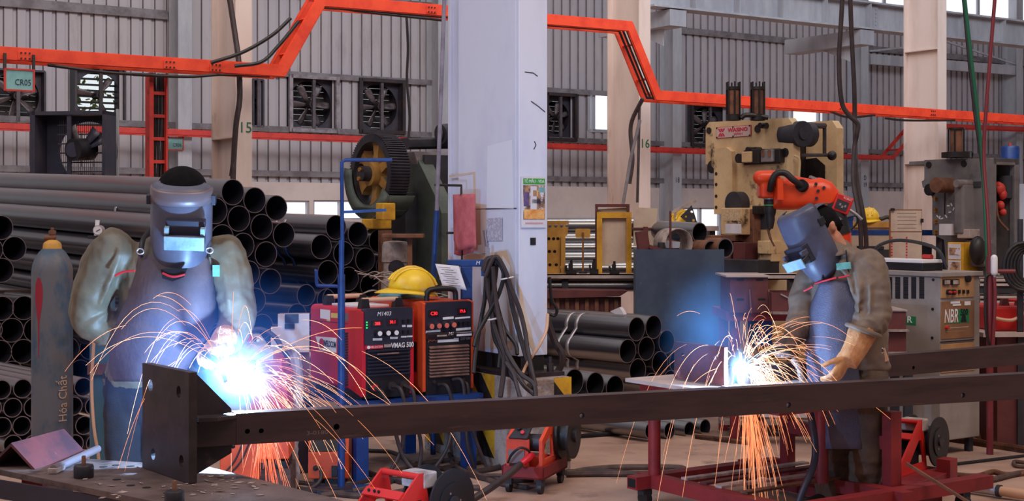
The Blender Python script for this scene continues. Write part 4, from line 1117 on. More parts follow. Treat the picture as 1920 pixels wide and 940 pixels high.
b = MB(); b.cyl(p1, p1 + V((0, 0, 0.015)), 0.075, n=18); b.build('end_cap', 'oil_black', t)
b = MB(); b.cyl(p0, p0 + V((0, 0, 0.05)), 0.13, n=18); b.tube([p0 + V((0.05, 0, 0.05)), p0 + V((0.22, 0, 0.05)), p0 + V((0.22, 0, 0.0))], 0.016, 8); b.build('cylinder_foot', 'oil_black', t)
for k in range(4):
    a = math.pi * k / 2 + .5; e = V((math.cos(a), math.sin(a), 0)) * 0.068; b = MB(); b.cyl(p0 + e, p1 + e, 0.008, n=6); b.build('tie_rod', 'oil_black', t)
b = MB(); b.bx(-0.05, xf, -0.02, 1.3, 0, 0.12); b.build('base', 'press_dark', t)

# blue drum behind
p = P(1894, 296, 27); t = thing('barrel', 'small blue barrel far behind the grey press', 'barrel', (p.x, p.y, p.z - 0.5))
b = MB(); b.lathe([(0.17, 0), (0.18, 0.05), (0.17, 0.3), (0.18, 0.34), (0.17, 0.38), (0.18, 0.68), (0.16, 0.72), (0.03, 0.73)], n=20); b.build('drum', 'machine_blue', t)
b = MB(); b.bx(-0.25, 0.25, -0.25, 0.25, -(p.z - 0.5), 0); b.build('stand', 'grey_steel_paint', t)
b = MB(); b.cyl((0.0, 0.0, 0.73), (0.0, 0.0, 0.78), 0.03, n=8); b.build('cap', 'rail_red', t)

# ---- robot arm
M('robot_orange', (238, 78, 30), 0.35, c2=(226, 62, 24), scale=4)
M('robot_red', (206, 40, 36), 0.4)
D = 10.6
pb = P(1545, 408, D); t = thing('robot_arm', 'bright orange welding robot arm reaching left above the right welder', 'robot arm', (pb.x, pb.y, 0))
def rt(x, y, d=D): return P(x, y, d) - t.location
b = MB(); b.loft([(rt(1448, 368), V((0.0, 0, 0.10)), V((0, 0.09, 0))), (rt(1480, 362), V((0.02, 0, 0.13)), V((0, 0.10, 0))), (rt(1510, 364), V((0.03, 0, 0.115)), V((0, 0.11, 0))), (rt(1530, 364), V((0.03, 0, 0.125)), V((0, 0.12, 0))), (rt(1545, 372), V((0.05, 0, 0.125)), V((0, 0.12, 0))), (rt(1555, 385), V((0.08, 0, 0.09)), V((0, 0.11, 0)))], 20, True, 2.8)
b.build('forearm', 'robot_orange', t, remesh=0.016, smooth_it=3)
b = MB(); b.tube([rt(1425, 333, D - .05), rt(1450, 333, D - .05)], 0.055, 14, round_caps=True); b.loft([(rt(1433, 326), V((.05, 0, 0)), V((0, .08, 0))), (rt(1434, 350), V((.052, 0, 0)), V((0, .09, 0))), (rt(1436, 372), V((.06, 0, 0)), V((0, .09, 0)))], 16, True, 4)
b.build('wrist_housing', 'robot_orange', t, remesh=0.012, smooth_it=2)
b = MB(); b.bx(*[0] * 6) if False else b.loft([(rt(1461, 335, D - .12), V((.025, 0, 0)), V((0, .04, 0))), (rt(1462, 375, D - .12), V((.03, 0, 0)), V((0, .04, 0)))], 12, True, 4); b.build('wrist_lug', 'robot_orange', t)
b = MB(); b.cyl(rt(1444, 364), rt(1444, 371), 0.065, 0.07, n=20); b.build('wrist_flange', 'robot_orange', t)
b = MB(); b.cyl(rt(1444, 371), rt(1444, 374), 0.055, n=20); b.build('chrome_ring', 'strap_steel', t)
b = MB(); b.lathe([(0.046, 0), (0.048, -0.03), (0.043, -0.05), (0.043, -0.06), (0.046, -0.07), (0.044, -0.1), (0.034, -0.13), (0.036, -0.15), (0.028, -0.19), (0.022, -0.22)], rt(1444, 374), (0, 0, 1), 20); b.build('torch_body', 'black_rubber', t)
M('lamp_green', (70, 170, 80), 0.4); b = MB(); b.cyl(rt(1444, 384), rt(1444, 386), 0.046, n=20); b.build('green_ring', 'lamp_green', t)
b = MB(); b.tube(crom([rt(1442, 416), rt(1441, 432), rt(1445, 448), rt(1452, 462)], 5), [0.012] * 6 + [0.010] * 5 + [0.007] * 5, 8); b.build('torch_neck', 'rust', t)
b = MB(); b.tube(crom([rt(1444, 358, D - .1), rt(1447, 340, D - .14), rt(1456, 326, D - .15), rt(1472, 325, D - .15), rt(1488, 338, D - .15), rt(1503, 348, D - .12)], 6), 0.024, 12); b.build('hose', 'black_rubber', t)
b = MB(); b.cyl(rt(1502, 347, D - .13), rt(1506, 350, D - .10), 0.045, n=16); b.build('hose_socket', 'black_hole', t)
for x, y in ((1530, 345), (1534, 358), (1531, 372), (1524, 385), (1545, 352)):
    b = MB(); b.cyl(rt(x, y, D - .13), rt(x, y, D - .11), 0.012, n=8); b.build('bolt', 'dark_iron', t)
b = MB(); b.box(rt(1524, 334, D - .02), (0.05, 0.06, 0.02), Matrix.Rotation(.4, 3, 'Y')); b.build('top_lug', 'steel_light', t)
b = MB(); b.loft([(rt(1556, 380), V((.09, 0, .02)), V((0, .12, 0))), (rt(1560, 410), V((.10, 0, .02)), V((0, .13, 0))), (rt(1568, 440), V((.10, 0, .02)), V((0, .13, 0)))], 18, True, 3); b.build('elbow', 'black_rubber', t)
b = MB(); b.loft([(rt(1566, 436), V((.11, 0, 0)), V((0, .12, 0))), (V((0.10, 0, 0.9)), V((.11, 0, 0)), V((0, .11, 0))), (V((0.1, 0, 0.3)), V((.13, 0, 0)), V((0, .13, 0))), (V((0.1, 0, 0.0)), V((.17, 0, 0)), V((0, .17, 0)))], 20, True, 3); b.build('pedestal', 'robot_orange', t)
# wire feeder box riding on the robot
R = Matrix.Rotation(math.radians(22), 3, 'Y')
bc = rt(1576, 383, D - .05)
b = MB(); b.box(bc, (0.13, 0.16, 0.13), R); o = b.build('wire_feeder', 'robot_red', t, bevel=0.008)
b = MB(); b.box(bc + R @ V((-0.005, -0.083, -0.012)), (0.09, 0.006, 0.07), R); b.build('dark_window', 'press_dark', o)
for k in range(3): b = MB(); b.box(bc + R @ V((-0.02 + 0.02 * k, -0.087, -0.01 - 0.012 * (k % 2))), (0.014, 0.004, 0.018), R); b.build('feed_roll', 'steel_light', o)
text('lettering', 'ROBOT', 0.02, 'white_ink', o, bc + R @ V((0.02, -0.084, 0.045)), R @ RY)
b = MB(); b.tube(crom([rt(1590, 392), rt(1605, 402), rt(1616, 412)], 4), 0.012, 8); b.build('feed_conduit', 'strap_steel', t)
b = MB(); b.tube(crom([rt(1585, 410), rt(1605, 405), rt(1606, 420), rt(1590, 432), rt(1580, 425)], 5), 0.008, 6); b.build('loose_hose', 'black_rubber', t)
# ================================================================ WELDING MACHINES ON THE BLUE STAND
M('welder_red', (206, 26, 44), 0.4, c2=(186, 20, 40), scale=4, c3=(120, 20, 30), scale3=9, lo3=0.68, hi3=0.74)
M('welder_orange', (226, 84, 40), 0.42, c2=(208, 66, 34), scale=4, c3=(120, 50, 40), scale3=8, lo3=0.66, hi3=0.74)
M('panel_dark', (44, 42, 58), 0.45, c2=(36, 34, 48), scale=5)
M('panel_black', (18, 16, 22), 0.5, c2=(30, 26, 32), scale=7)
M('handle_tan', (206, 160, 130), 0.4)
M('led_red', (255, 40, 40), 0.5, emit=(255, 40, 50), estr=2.2)
M('led_window', (60, 10, 18), 0.3)
M('led_green', (40, 200, 90), 0.5, emit=(40, 220, 100), estr=1.0)
M('knob_salmon', (216, 110, 90), 0.5)
M('label_white', (232, 226, 226), 0.6)
M('label_yellow', (224, 190, 90), 0.6)
M('slat_tan', (150, 110, 96), 0.5, c2=(100, 72, 68), scale=8)
s0 = P(677, HY, 8.30); s0.z = 0
SF = Fr(s0)
LX = 0.83; LY = 0.80
t = thing('machine_stand', 'dark blue steel stand carrying the red and orange welding machines', 'stand', s0, A)
b = MB(); b.bx(-0.02, LX, -0.03, LY, 0.44, 0.47); b.build('shelf_plate', 'machine_blue', t)
for x, y in ((0.0, 0.0), (LX - 0.08, 0.0), (0.0, LY - 0.06), (LX - 0.08, LY - 0.06)):
    b = MB(); b.bx(x - 0.03, x + 0.05, y, y + 0.06, 0, 0.44); b.build('leg', 'machine_blue', t)
b = MB(); b.bx(0, LX, LY - 0.05, LY - 0.01, 0.18, 0.23); b.build('cross_rail', 'machine_blue', t)

def led(t, x0, x1, z0, z1, s, y):
    b = MB(); b.bx(x0 - 0.006, x1 + 0.006, y - 0.004, y, z0 - 0.006, z1 + 0.006); o = b.build('display', 'panel_black', t)
    b = MB(); b.bx(x0, x1, y - 0.005, y - 0.003, z0, z1); b.build('display_window', 'led_window', o)
    text('digits', s, (z1 - z0) * 0.95, 'led_red', o, ((x0 + x1) / 2, y - 0.006, (z0 + z1) / 2), RY, 0.95, 0.0005)
def slots(t, n, y, z0, z1, dy, x, mat='panel_black', name='vent_slots'):
    b = MB()
    for i in range(n):
        z = z0 + (z1 - z0) * i / (n - 1); b.bx(x - 0.002, x + 0.001, y - dy, y + dy, z - 0.006, z + 0.006)
    b.build(name, mat, t)
def lay(t, mat, x0, x1, z0, z1, y, name='sticker', roll=0.0):
    b = MB(); b.box(((x0 + x1) / 2, y - 0.001, (z0 + z1) / 2), (x1 - x0, 0.002, z1 - z0), Matrix.Rotation(roll, 3, 'Y')); return b.build(name, mat, t)
def knob(t, x, z, r, y, ring, cap):
    b = MB(); b.cyl((x, y - 0.03, z), (x, y, z), r, r * 1.15, n=16); o = b.build('knob', ring, t)
    b = MB(); b.cyl((x, y - 0.034, z), (x, y - 0.03, z), r * 0.75, n=14); b.build('knob_cap', cap, o)

# red machine
a, c = SF.hy(680, 748, 0.04), SF.hy(774, 577, 0.04)
x0, wR, zb, hR, dR = a.x, c.x - a.x, 0.472, c.z - 0.472, 0.66
t = thing('welding_machine', 'red welding machine with black front, VMAG 500 lettering and digital displays', 'welding machine', s0 + U * x0 + NV * 0.04 + V((0, 0, zb)), A, 'welding machines on the blue stand')
WF_ = Fr(t.location, A)
b = MB(); b.prism(rrect(0, wR, 0.045, hR - 0.002, 0.03), (0, 0.03, 0), (1, 0, 0), (0, 0, 1), (0, dR, 0)); b.build('body', 'welder_red', t)
b = MB()
for x in (-0.006, wR - 0.022): b.prism([(0.0, 0.02), (0.0, hR * 0.97), (0.05, hR * 0.99), (0.17, hR * 0.97), (0.17, 0.06)], (x, -0.0, 0), (0, 1, 0), (0, 0, 1), (0.028, 0, 0))
b.build('front_cheeks', 'welder_red', t, bevel=0.006)
for x in (0.02, wR - 0.05): b = MB(); b.bx(x, x + 0.03, 0.05, dR, 0, 0.046); b.build('foot_rail', 'panel_black', t)
b = MB(); b.prism(rrect(0.008, wR - 0.008, hR * 0.60, hR + 0.004, 0.016), (0, -0.012, 0), (1, 0, 0), (0, 0, 1), (0, 0.05, 0)); b.build('control_panel', 'panel_dark', t)
b = MB(); b.bx(0.02, wR - 0.02, -0.004, 0.03, 0.12, hR * 0.60); b.build('grille_back', 'panel_black', t)
z = 0.15
while z < hR * 0.555: b = MB(); b.box((wR / 2, -0.010, z), (wR - 0.05, 0.022, 0.005), Matrix.Rotation(0.5, 3, 'X')); b.build('grille_slat', 'panel_dark', t); z += 0.0205
b = MB(); b.bx(0.02, wR - 0.02, 0.0, 0.03, 0.01, 0.12); b.build('connector_panel', 'panel_black', t)
for x in (0.07, 0.19, 0.27):
    b = MB(); b.cyl((x, -0.02, 0.075), (x, 0.0, 0.075), 0.028, n=16); b.build('socket', 'dark_iron', t)
b = MB(); b.cyl((0.07, -0.028, 0.075), (0.07, -0.02, 0.075), 0.02, n=16); b.build('red_socket_ring', 'welder_red', t)
led(t, wR * 0.17, wR * 0.36, hR * 0.815, hR * 0.865, '288', -0.012); led(t, wR * 0.47, wR * 0.66, hR * 0.825, hR * 0.875, '30.1', -0.012)
for i, x in enumerate((0.27, 0.44, 0.60)): knob(t, wR * x, hR * 0.735, 0.019, -0.012, 'panel_black', 'label_white')
for x, z in ((0.78, 0.85), (0.89, 0.855), (0.78, 0.735), (0.89, 0.735)):
    b = MB(); b.box((wR * x, -0.02, hR * z), (0.016, 0.02, 0.022)); b.build('rocker_switch', 'panel_black', t)
for q in ((0.18, 0.36, 0.655, 0.68), (0.52, 0.67, 0.662, 0.685), (0.74, 0.85, 0.672, 0.69), (0.86, 0.97, 0.672, 0.69), (0.76, 0.83, 0.79, 0.812), (0.86, 0.96, 0.785, 0.81)): lay(t, 'label_white', wR * q[0], wR * q[1], hR * q[2], hR * q[3], -0.012, roll=0.03)
for k in range(3): b = MB(); b.cyl((wR * 0.06, -0.016, hR * (0.86 - 0.03 * k)), (wR * 0.06, -0.012, hR * (0.86 - 0.03 * k)), 0.005, n=8); b.build('indicator', 'led_green', t)
text('handwriting', 'M1403', 0.034, 'label_white', t, (wR * 0.40, -0.014, hR * 0.945), RY, 1.0, 0.0005, shear=0.2)
lay(t, 'welder_red', wR * 0.03, wR * 0.38, hR * 0.565, hR * 0.605, -0.014, 'brand_strip'); lay(t, 'scrap_pale', wR * 0.40, wR * 0.54, hR * 0.575, hR * 0.607, -0.013)
lay(t, 'panel_black', wR * 0.55, wR * 0.98, hR * 0.56, hR * 0.615, -0.013, 'name_strip')
text('lettering', 'VMAG 500', 0.042, 'label_white', t, (wR * 0.765, -0.016, hR * 0.588), RY, 0.80, 0.0005, bold=0.0008)
b = MB(); b.cyl((wR * 0.09, -0.017, hR * 0.585), (wR * 0.09, -0.016, hR * 0.585), 0.010, n=14); b.build('emblem_dot', 'label_white', t)
text('lettering', 'WELDCOM', 0.016, 'label_white', t, (wR * 0.24, -0.016, hR * 0.585), RY, 1.1, 0.0005)
lay(t, 'slat_tan', wR * 0.25, wR * 0.68, hR * 0.50, hR * 0.515, -0.024, 'scraped_slat')
# handles
for y in (0.10, dR - 0.10):
    for x in (0.03, wR - 0.08):
        b = MB(); b.prism([(0, 0), (0.06, 0), (0.05, 0.06), (0.01, 0.06)], (x, y - 0.025, hR - 0.004), (1, 0, 0), (0, 0, 1), (0, 0.05, 0)); b.build('handle_post', 'panel_black', t, bevel=0.005)
    b = MB(); b.cyl((0.05, y, hR + 0.048), (wR - 0.05, y, hR + 0.048), 0.015, n=12); b.build('handle_bar', 'handle_tan', t)
lay(t, 'sign_teal', 0.03, wR - 0.03, 0, 0, 0) if False else None
b = MB(); b.bx(0.05, wR - 0.05, 0.2, 0.5, hR - 0.002, hR + 0.012); b.build('top_papers', 'paper', t, bevel=0.002)
# left side: brand board, stickers, slots
def side_px(x, y): q = WF_.hx(x, y, 0); return q.y, q.z
def side_poly(mat, pts, name, x=-0.002):
    q = [side_px(*p) for p in pts]; b = MB(); b.prism(q, (x, 0, 0), (0, 1, 0), (0, 0, 1), (0.002, 0, 0)); return b.build(name, mat, t)
side_poly('label_white', [(592, 631), (631, 634), (631, 662), (600, 657)], 'brand_board')
y1, z1 = side_px(604, 645)
b = MB(); b.lathe([(0.012, 0), (0.034, 0), (0.034, 0.002), (0.012, 0.002)], (-0.0045, y1, z1), (1, 0, 0), 20); b.build('brand_emblem', 'welder_red', t)
y1, z1 = side_px(619.5, 646); text('lettering', 'WELDCOM', 0.052, 'dark_ink', t, (-0.004, y1, z1), RX, 0.62, 0.0005, bold=0.001)
side_poly('label_white', [(601, 580), (619, 582), (619, 600), (601, 597)], 'sticker'); side_poly('label_yellow', [(621, 587), (636, 588), (636, 597), (621, 596)], 'sticker')
side_poly('pipe_end', [(644, 588), (662, 587), (662, 603), (644, 602)], 'rating_plate'); side_poly('label_yellow', [(613, 599), (619, 600), (619, 603), (613, 602)], 'sticker')
side_poly('panel_black', [(580, 600), (677, 609), (677, 610), (580, 601)], 'seam')
for px in (647, 654.5):
    y1, z0_ = side_px(px, 722); _, z1_ = side_px(px, 626); slots(t, 20, y1, z0_, z1_, 0.022, -0.002)
# cables out of the front
for x, pts in ((0.19, [(0.19, -0.02, 0.075), (0.2, -0.10, 0.06), (0.22, -0.12, -0.08), (0.2, -0.1, -0.3), (0.1, -0.1, -0.45)]), (0.27, [(0.27, -0.02, 0.075), (0.29, -0.09, 0.04), (0.30, -0.11, -0.12), (0.34, -0.1, -0.3), (0.30, -0.12, -0.455)]), (0.07, [(0.07, -0.03, 0.075), (0.09, -0.09, 0.04), (0.14, -0.1, -0.1), (0.2, -0.12, -0.32), (0.28, -0.2, -0.455)])):
    b = MB(); b.tube(crom(pts, 6), 0.012, 8); b.build('lead', 'brown_cable', t)

# orange machine
a, c = SF.hy(794, 738, 0.06), SF.hy(886, 562, 0.06)
x0, wR, hR = a.x, c.x - a.x, c.z - 0.472
t = thing('welding_machine', 'orange welding machine with black front, four salmon knobs and displays', 'welding machine', s0 + U * x0 + NV * 0.06 + V((0, 0, 0.472)), A, 'welding machines on the blue stand')
b = MB(); b.prism(rrect(0, wR, 0.0, hR - 0.002, 0.03), (0, 0.03, 0), (1, 0, 0), (0, 0, 1), (0, dR, 0)); b.build('body', 'welder_orange', t)
b = MB()
for x in (-0.006, wR - 0.016): b.prism([(0.0, 0.02), (0.0, hR * 0.98), (0.05, hR), (0.17, hR * 0.97), (0.17, 0.03)], (x, 0, 0), (0, 1, 0), (0, 0, 1), (0.022, 0, 0))
b.build('front_cheeks', 'welder_orange', t, bevel=0.005)
b = MB(); b.prism(rrect(0.012, wR - 0.012, hR * 0.66, hR - 0.008, 0.016), (0, -0.010, 0), (1, 0, 0), (0, 0, 1), (0, 0.05, 0)); b.build('control_panel', 'panel_dark', t)
b = MB(); b.box((wR / 2, -0.012, hR * 0.635), (wR - 0.03, 0.03, 0.035), Matrix.Rotation(0.5, 3, 'X')); b.build('panel_lip', 'dark_iron', t)
b = MB(); b.bx(0.015, wR - 0.015, -0.004, 0.03, 0.0, hR * 0.62); b.build('grille_back', 'panel_black', t)
for i in range(10):
    z = hR * (0.20 + 0.034 * i); b = MB(); b.box((wR / 2, -0.012, z), (wR - 0.07, 0.02, 0.006), Matrix.Rotation(0.6, 3, 'X')); b.build('grille_slat', 'slat_tan', t)
led(t, wR * 0.10, wR * 0.27, hR * 0.84, hR * 0.895, 'C30', -0.010); led(t, wR * 0.68, wR * 0.84, hR * 0.855, hR * 0.905, '19.6', -0.010)
for x in (0.10, 0.25, 0.40, 0.55): knob(t, wR * x, hR * (0.735 + 0.01 * x), 0.021, -0.010, 'panel_dark', 'knob_salmon')
for x in (0.70, 0.79, 0.89): b = MB(); b.box((wR * x, -0.02, hR * 0.745), (0.014, 0.02, 0.024)); b.build('rocker_switch', 'panel_black', t)
for q in ((0.03, 0.32, 0.665, 0.69), (0.64, 0.94, 0.675, 0.70), (0.37, 0.59, 0.80, 0.825), (0.62, 0.93, 0.80, 0.818)): lay(t, 'label_white', wR * q[0], wR * q[1], hR * q[2], hR * q[3], -0.010, roll=-0.03)
lay(t, 'paper', wR * 0.62, wR * 0.93, hR * 0.615, hR * 0.655, -0.028); lay(t, 'label_white', wR * 0.27, wR * 0.70, hR * 0.555, hR * 0.585, -0.006); lay(t, 'label_white', wR * 0.60, wR * 0.70, hR * 0.58, hR * 0.61, -0.006)
lay(t, 'scrap_pale', wR * 0.22, wR * 0.42, hR * 0.622, hR * 0.64, -0.03)
text('handwriting', 'M1', 0.03, 'label_white', t, (wR * 0.50, -0.032, hR * 0.645), RY, 1.0, 0.0005, shear=0.2)
text('lettering', 'JASIC', 0.026, 'knob_salmon', t, (wR * 0.17, -0.006, hR * 0.585), RY, 1.0, 0.0005); text('lettering', 'ZX7 500', 0.022, 'scrap_pale', t, (wR * 0.84, -0.006, hR * 0.58), RY, 0.9, 0.0005)
for y in (0.06, dR - 0.12):
    b = MB(); b.tube(crom([(wR * 0.16, y, hR - 0.01), (wR * 0.18, y, hR + 0.05), (wR * 0.30, y, hR + 0.068), (wR * 0.62, y, hR + 0.068), (wR * 0.74, y, hR + 0.05), (wR * 0.76, y, hR - 0.01)], 6), 0.017, 10); b.build('handle', 'panel_black', t)
for x in (0.2, 0.8): b = MB(); b.cyl((wR * x, -0.012, hR * 0.14), (wR * x, -0.004, hR * 0.14), 0.012, n=10); b.build('screw', 'dark_iron', t)
slots(t, 16, 0.10, hR * 0.25, hR * 0.55, 0.03, -0.007)
for x, pts in ((0.2, [(0.10, -0.01, 0.06), (0.12, -0.08, 0.05), (0.15, -0.1, -0.1), (0.1, -0.12, -0.3), (0.0, -0.1, -0.45)]), (0.5, [(0.2, -0.01, 0.085), (0.23, -0.07, 0.08), (0.245, -0.08, -0.05), (0.25, -0.1, -0.3), (0.3, -0.1, -0.45)]), (0.7, [(0.265, -0.01, 0.06), (0.275, -0.06, 0.05), (0.285, -0.08, -0.1), (0.3, -0.1, -0.25), (0.36, -0.15, -0.455)])):
    b = MB(); b.tube(crom(pts, 6), 0.011, 8); b.build('lead', 'brown_cable', t)
OT = t; OW, OH = wR, hR
# things on the orange machine
tp_ = OT.location + V((0, 0, OH))
b = MB(); b.bx(-0.10, 0.10, -0.13, 0.13, 0, 0.012); b.bx(-0.09, 0.10, -0.11, 0.12, 0.014, 0.026)
fo = b.build('folders', ['sign_teal'], loc=tp_ + U * 0.11 + NV * 0.45 + V((0, 0, 0.0)), rz=A + 0.1); tag(fo, 'thin blue and green folders lying behind the yellow hard hat', 'folders')
M('hat_yellow', (240, 196, 40), 0.35, c2=(226, 174, 34), scale=5, c3=(190, 170, 150), scale3=5, lo3=0.62, hi3=0.68)
def hard_hat(label, loc, rz, sc=1.0, mat='hat_yellow', group='hard hats', pitch=0.0):
    t = thing('hard_hat', label, 'hard hat', loc, rz, group)
    t.rotation_euler[1] = pitch
    b = MB(); rows = []
    for i in range(9):
        u = math.pi / 2 * i / 8; r = math.cos(u * 0.98)
        rows.append([V((0.135 * r * math.cos(a), 0.112 * r * math.sin(a), 0.02 + 0.135 * math.sin(u))) * sc for a in [2 * math.pi * k / 28 for k in range(29)]])
    b.sheet(rows); b.build('shell', mat, t, solid=0.004)
    b = MB(); rows = []
    for j, (q, z) in enumerate(((1.0, 0.022), (1.07, 0.014), (1.12, 0.004))):
        row = []
        for k in range(29):
            a = 2 * math.pi * k / 28; pk = max(0, -math.cos(a)) ** 3 * 0.06 * j / 2
            row.append(V(((0.135 * q) * math.cos(a) - pk, 0.112 * q * math.sin(a), z - pk * 0.25)) * sc)
        rows.append(row)
    b.sheet(rows); b.build('brim', mat, t, solid=0.004)
    for y in (-0.045, 0.0, 0.045):
        b = MB(); pts = []
        for i in range(9):
            u = math.pi * (0.12 + 0.76 * i / 8); pts.append(V((0.135 * math.cos(u) * 1.0, y, 0.022 + math.sqrt(max(0, 1 - (y / 0.112) ** 2)) * 0.133 * math.sin(u) + 0.002)) * sc)
        b.tube(pts, 0.007 * sc, 6); b.build('rib', mat, t)
    return t
hard_hat('scuffed yellow hard hat lying on the orange welding machine', tp_ + U * 0.03 + NV * 0.20 + V((0, 0, 0.03)), A - 0.2, 1.12, pitch=0.12)

# blue T-stand with the cable bundle
pz = P(873, HY, 8.93); t = thing('cable_stand', 'dark blue T-shaped post with crossbar holding black cables', 'stand', (pz.x, pz.y, 0), math.radians(6))
TS = Fr(t.location, math.radians(6))
a, c = TS.hy(838, 500, 0), TS.hy(916, 487, 0)
b = MB(); b.bx(a.x, c.x, -0.03, 0.03, a.z, c.z); o = b.build('crossbar', 'machine_blue', t, bevel=0.004)
a2, c2 = TS.hy(864, 560, 0), TS.hy(885, 500, 0); b = MB(); b.bx(a2.x, c2.x, -0.03, 0.03, 0, a.z); b.build('post', 'machine_blue', t, bevel=0.004)
b = MB(); b.bx(a2.x - 0.01, c2.x + 0.01, -0.05, 0.05, 0, 0.012); b.build('foot_plate', 'machine_blue', t)
a3, c3 = TS.hy(902, 518, -0.03), TS.hy(914, 487, -0.03); b = MB(); b.bx(a3.x, c3.x, -0.045, -0.03, a3.z, c3.z); b.build('end_bracket', 'machine_blue', t)
q = TS.hy(915, 480, -0.05); b = MB(); b.bx(q.x - 0.008, q.x + 0.012, -0.055, -0.04, a.z - 0.05, q.z + 0.05); b.cyl((q.x + .05, -0.04, q.z - .05), (q.x + .05, -0.04, q.z + 0.02), 0.008, n=8); b.build('chain_hook', 'strap_steel', t)
q = TS.hy(901, 493.5, -0.03); text('handwriting', 'M15', 0.035, 'label_white', o, (q.x, -0.032, q.z), RY, 1.0, 0.0005, shear=.2)
# paper sheet hung on the crossbar
g = []
for i in range(7):
    v = i / 6; g.append([P(816 + 44 * u + 15 * v, 495 + 46 * v + 4 * u - 2.0 * math.sin(u * 3) * v, 8.86 - 0.05 * v + 0.02 * math.sin(u * 3 + 1)) for u in [k / 6 for k in range(7)]])
o0 = g[0][0].copy(); b = MB(); b.sheet([[p - o0 for p in r] for r in g]); ps = b.build('paper_sheet', 'paper', loc=o0, solid=0.001); tag(ps, 'printed white sheet hanging from the blue crossbar behind the hard hat', 'paper')
b = MB()
for i in range(9):
    v = 0.12 + 0.09 * i; x0_ = 0.1 + 0.1 * (i % 3); 
    a_ = P(816 + 44 * x0_ + 15 * v, 495 + 46 * v + 4 * x0_, 8.83 - 0.05 * v) - o0; c_ = P(816 + 44 * (x0_ + .5) + 15 * v, 495 + 46 * v + 4 * (x0_ + .5), 8.83 - 0.05 * v) - o0
    b.bar(a_, c_, 0.002, 0.003)
b.build('printed_lines', 'dark_ink', ps)
CB = [([(906, 508), (912, 488), (922, 490), (926, 540), (930, 580), (936, 640), (950, 690), (985, 735)], 8.75, 0.016),
      ([(908, 510), (916, 486), (930, 492), (926, 540), (922, 590), (940, 650), (960, 690), (996, 730)], 8.7, 0.015),
      ([(910, 512), (922, 483), (940, 500), (954, 540), (962, 580), (975, 630), (992, 690), (1003, 735)], 8.72, 0.015),
      ([(910, 520), (928, 482), (946, 505), (960, 545), (974, 580), (984, 620), (990, 660), (1004, 725)], 8.66, 0.014),
      ([(915, 515), (926, 486), (944, 512), (936, 550), (918, 585), (896, 625), (889, 650)], 8.68, 0.013),
      ([(912, 505), (909, 560), (902, 600), (892, 660), (888, 700)], 8.74, 0.013),
      ([(914, 515), (918, 560), (938, 600), (946, 640), (944, 700), (938, 745)], 8.7, 0.016),
      ([(918, 500), (930, 560), (945, 615), (966, 645), (970, 665)], 8.72, 0.012),
      ([(916, 510), (921, 570), (927, 630), (938, 658), (936, 690)], 8.76, 0.015),
      ([(924, 500), (931, 570), (944, 640), (960, 680), (980, 720), (1002, 740)], 8.64, 0.014),
      ([(950, 660), (975, 700), (1000, 720), (1005, 745)], 8.55, 0.014),
      ([(948, 680), (962, 700), (968, 720), (975, 745)], 8.5, 0.013)]
_nm = ['thickest black', 'second thick', 'twisted inner', 'twisted outer', 'crossing', 'straight thin', 'bunched', 'short swept', 'inner bunched', 'long swept', 'low branching', 'lowest']
for (pts, d, r), nm in zip(CB, _nm):
    cable('welding_cable', '%s cable of the bundle draped over the blue crossbar' % nm, [P(x, y, d - 0.0013 * max(0, y - 600)) for x, y in pts], r, 'black_rubber' if len(pts) % 2 else 'brown_cable', group='cables draped over the blue crossbar')
for x, y, lb in ((950, 522, 'upper cable tie on the draped cables'), (926, 598, 'lower pale cable tie on the draped cables')):
    b = MB(); b.tube([V((0.04 * math.cos(a), 0.03 * math.sin(a), 0.008 * math.cos(a))) for a in [2 * math.pi * k / 16 for k in range(16)]], 0.005, 6, True); tag(b.build('cable_tie', 'label_white', loc=P(x, y, 8.68)), lb, 'cable tie')
cable('welding_cable', 'thin brown hose curving across the foot of the white column', [P(1027, 590, 8.75), P(1024, 620, 8.66), P(1010, 650, 8.6), P(990, 680, 8.6), P(980, 700, 8.55)], 0.010, 'handle_tan')
cable('welding_cable', 'thick black hose bending behind the right of white column', [P(1026, 600, 9.0), P(1040, 640, 9.0), P(1054, 665, 9.0), P(1050, 690, 9.0), P(1040, 702, 9.0)], 0.022, 'brown_cable')
cable('hanging_hook_cable', 'black cable hook hanging right of the white column', [P(1030, 520, 9.6), P(1034, 560, 9.6), P(1044, 580, 9.6), P(1040, 592, 9.6), P(1028, 588, 9.6)], 0.011, 'black_rubber')

# blue pole with hooks, left of the red machine
pz = P(640, HY, 8.05); t = thing('hook_pole', 'slim blue pole with two crossbars and a hook, left of red welder', 'pole', (pz.x, pz.y, 0))
PL = Fr(t.location, 0)
b = MB(); b.tube([PL.hy(735, 300), PL.hy(648, 300), PL.hy(641, 304), PL.hy(641, 330), PL.hy(642, 465)], 0.011, 10); b.build('upper_rod', 'machine_blue', t)
b = MB(); b.tube([PL.hy(640.5, 450), PL.hy(640, 530)], 0.015, 10); b.build('middle_rod', 'machine_blue', t)
b = MB(); b.tube([PL.hy(640, 515), V((0, 0, 0))], 0.021, 12); b.build('lower_tube', 'machine_blue', t)
b = MB(); b.bar(PL.hy(642, 398), PL.hy(724, 394), 0.016, 0.016); b.build('crossbar', 'machine_blue', t)
b = MB(); b.tube(crom([PL.hy(590, 508), PL.hy(593, 510), PL.hy(594, 532), PL.hy(600, 536), PL.hy(630, 537), PL.hy(637, 541), PL.hy(638, 560)], 4), 0.010, 8); b.build('hook', 'machine_blue', t)
b = MB(); b.bx(-0.15, 0.15, -0.15, 0.15, 0, 0.012); b.build('foot_plate', 'machine_blue', t)

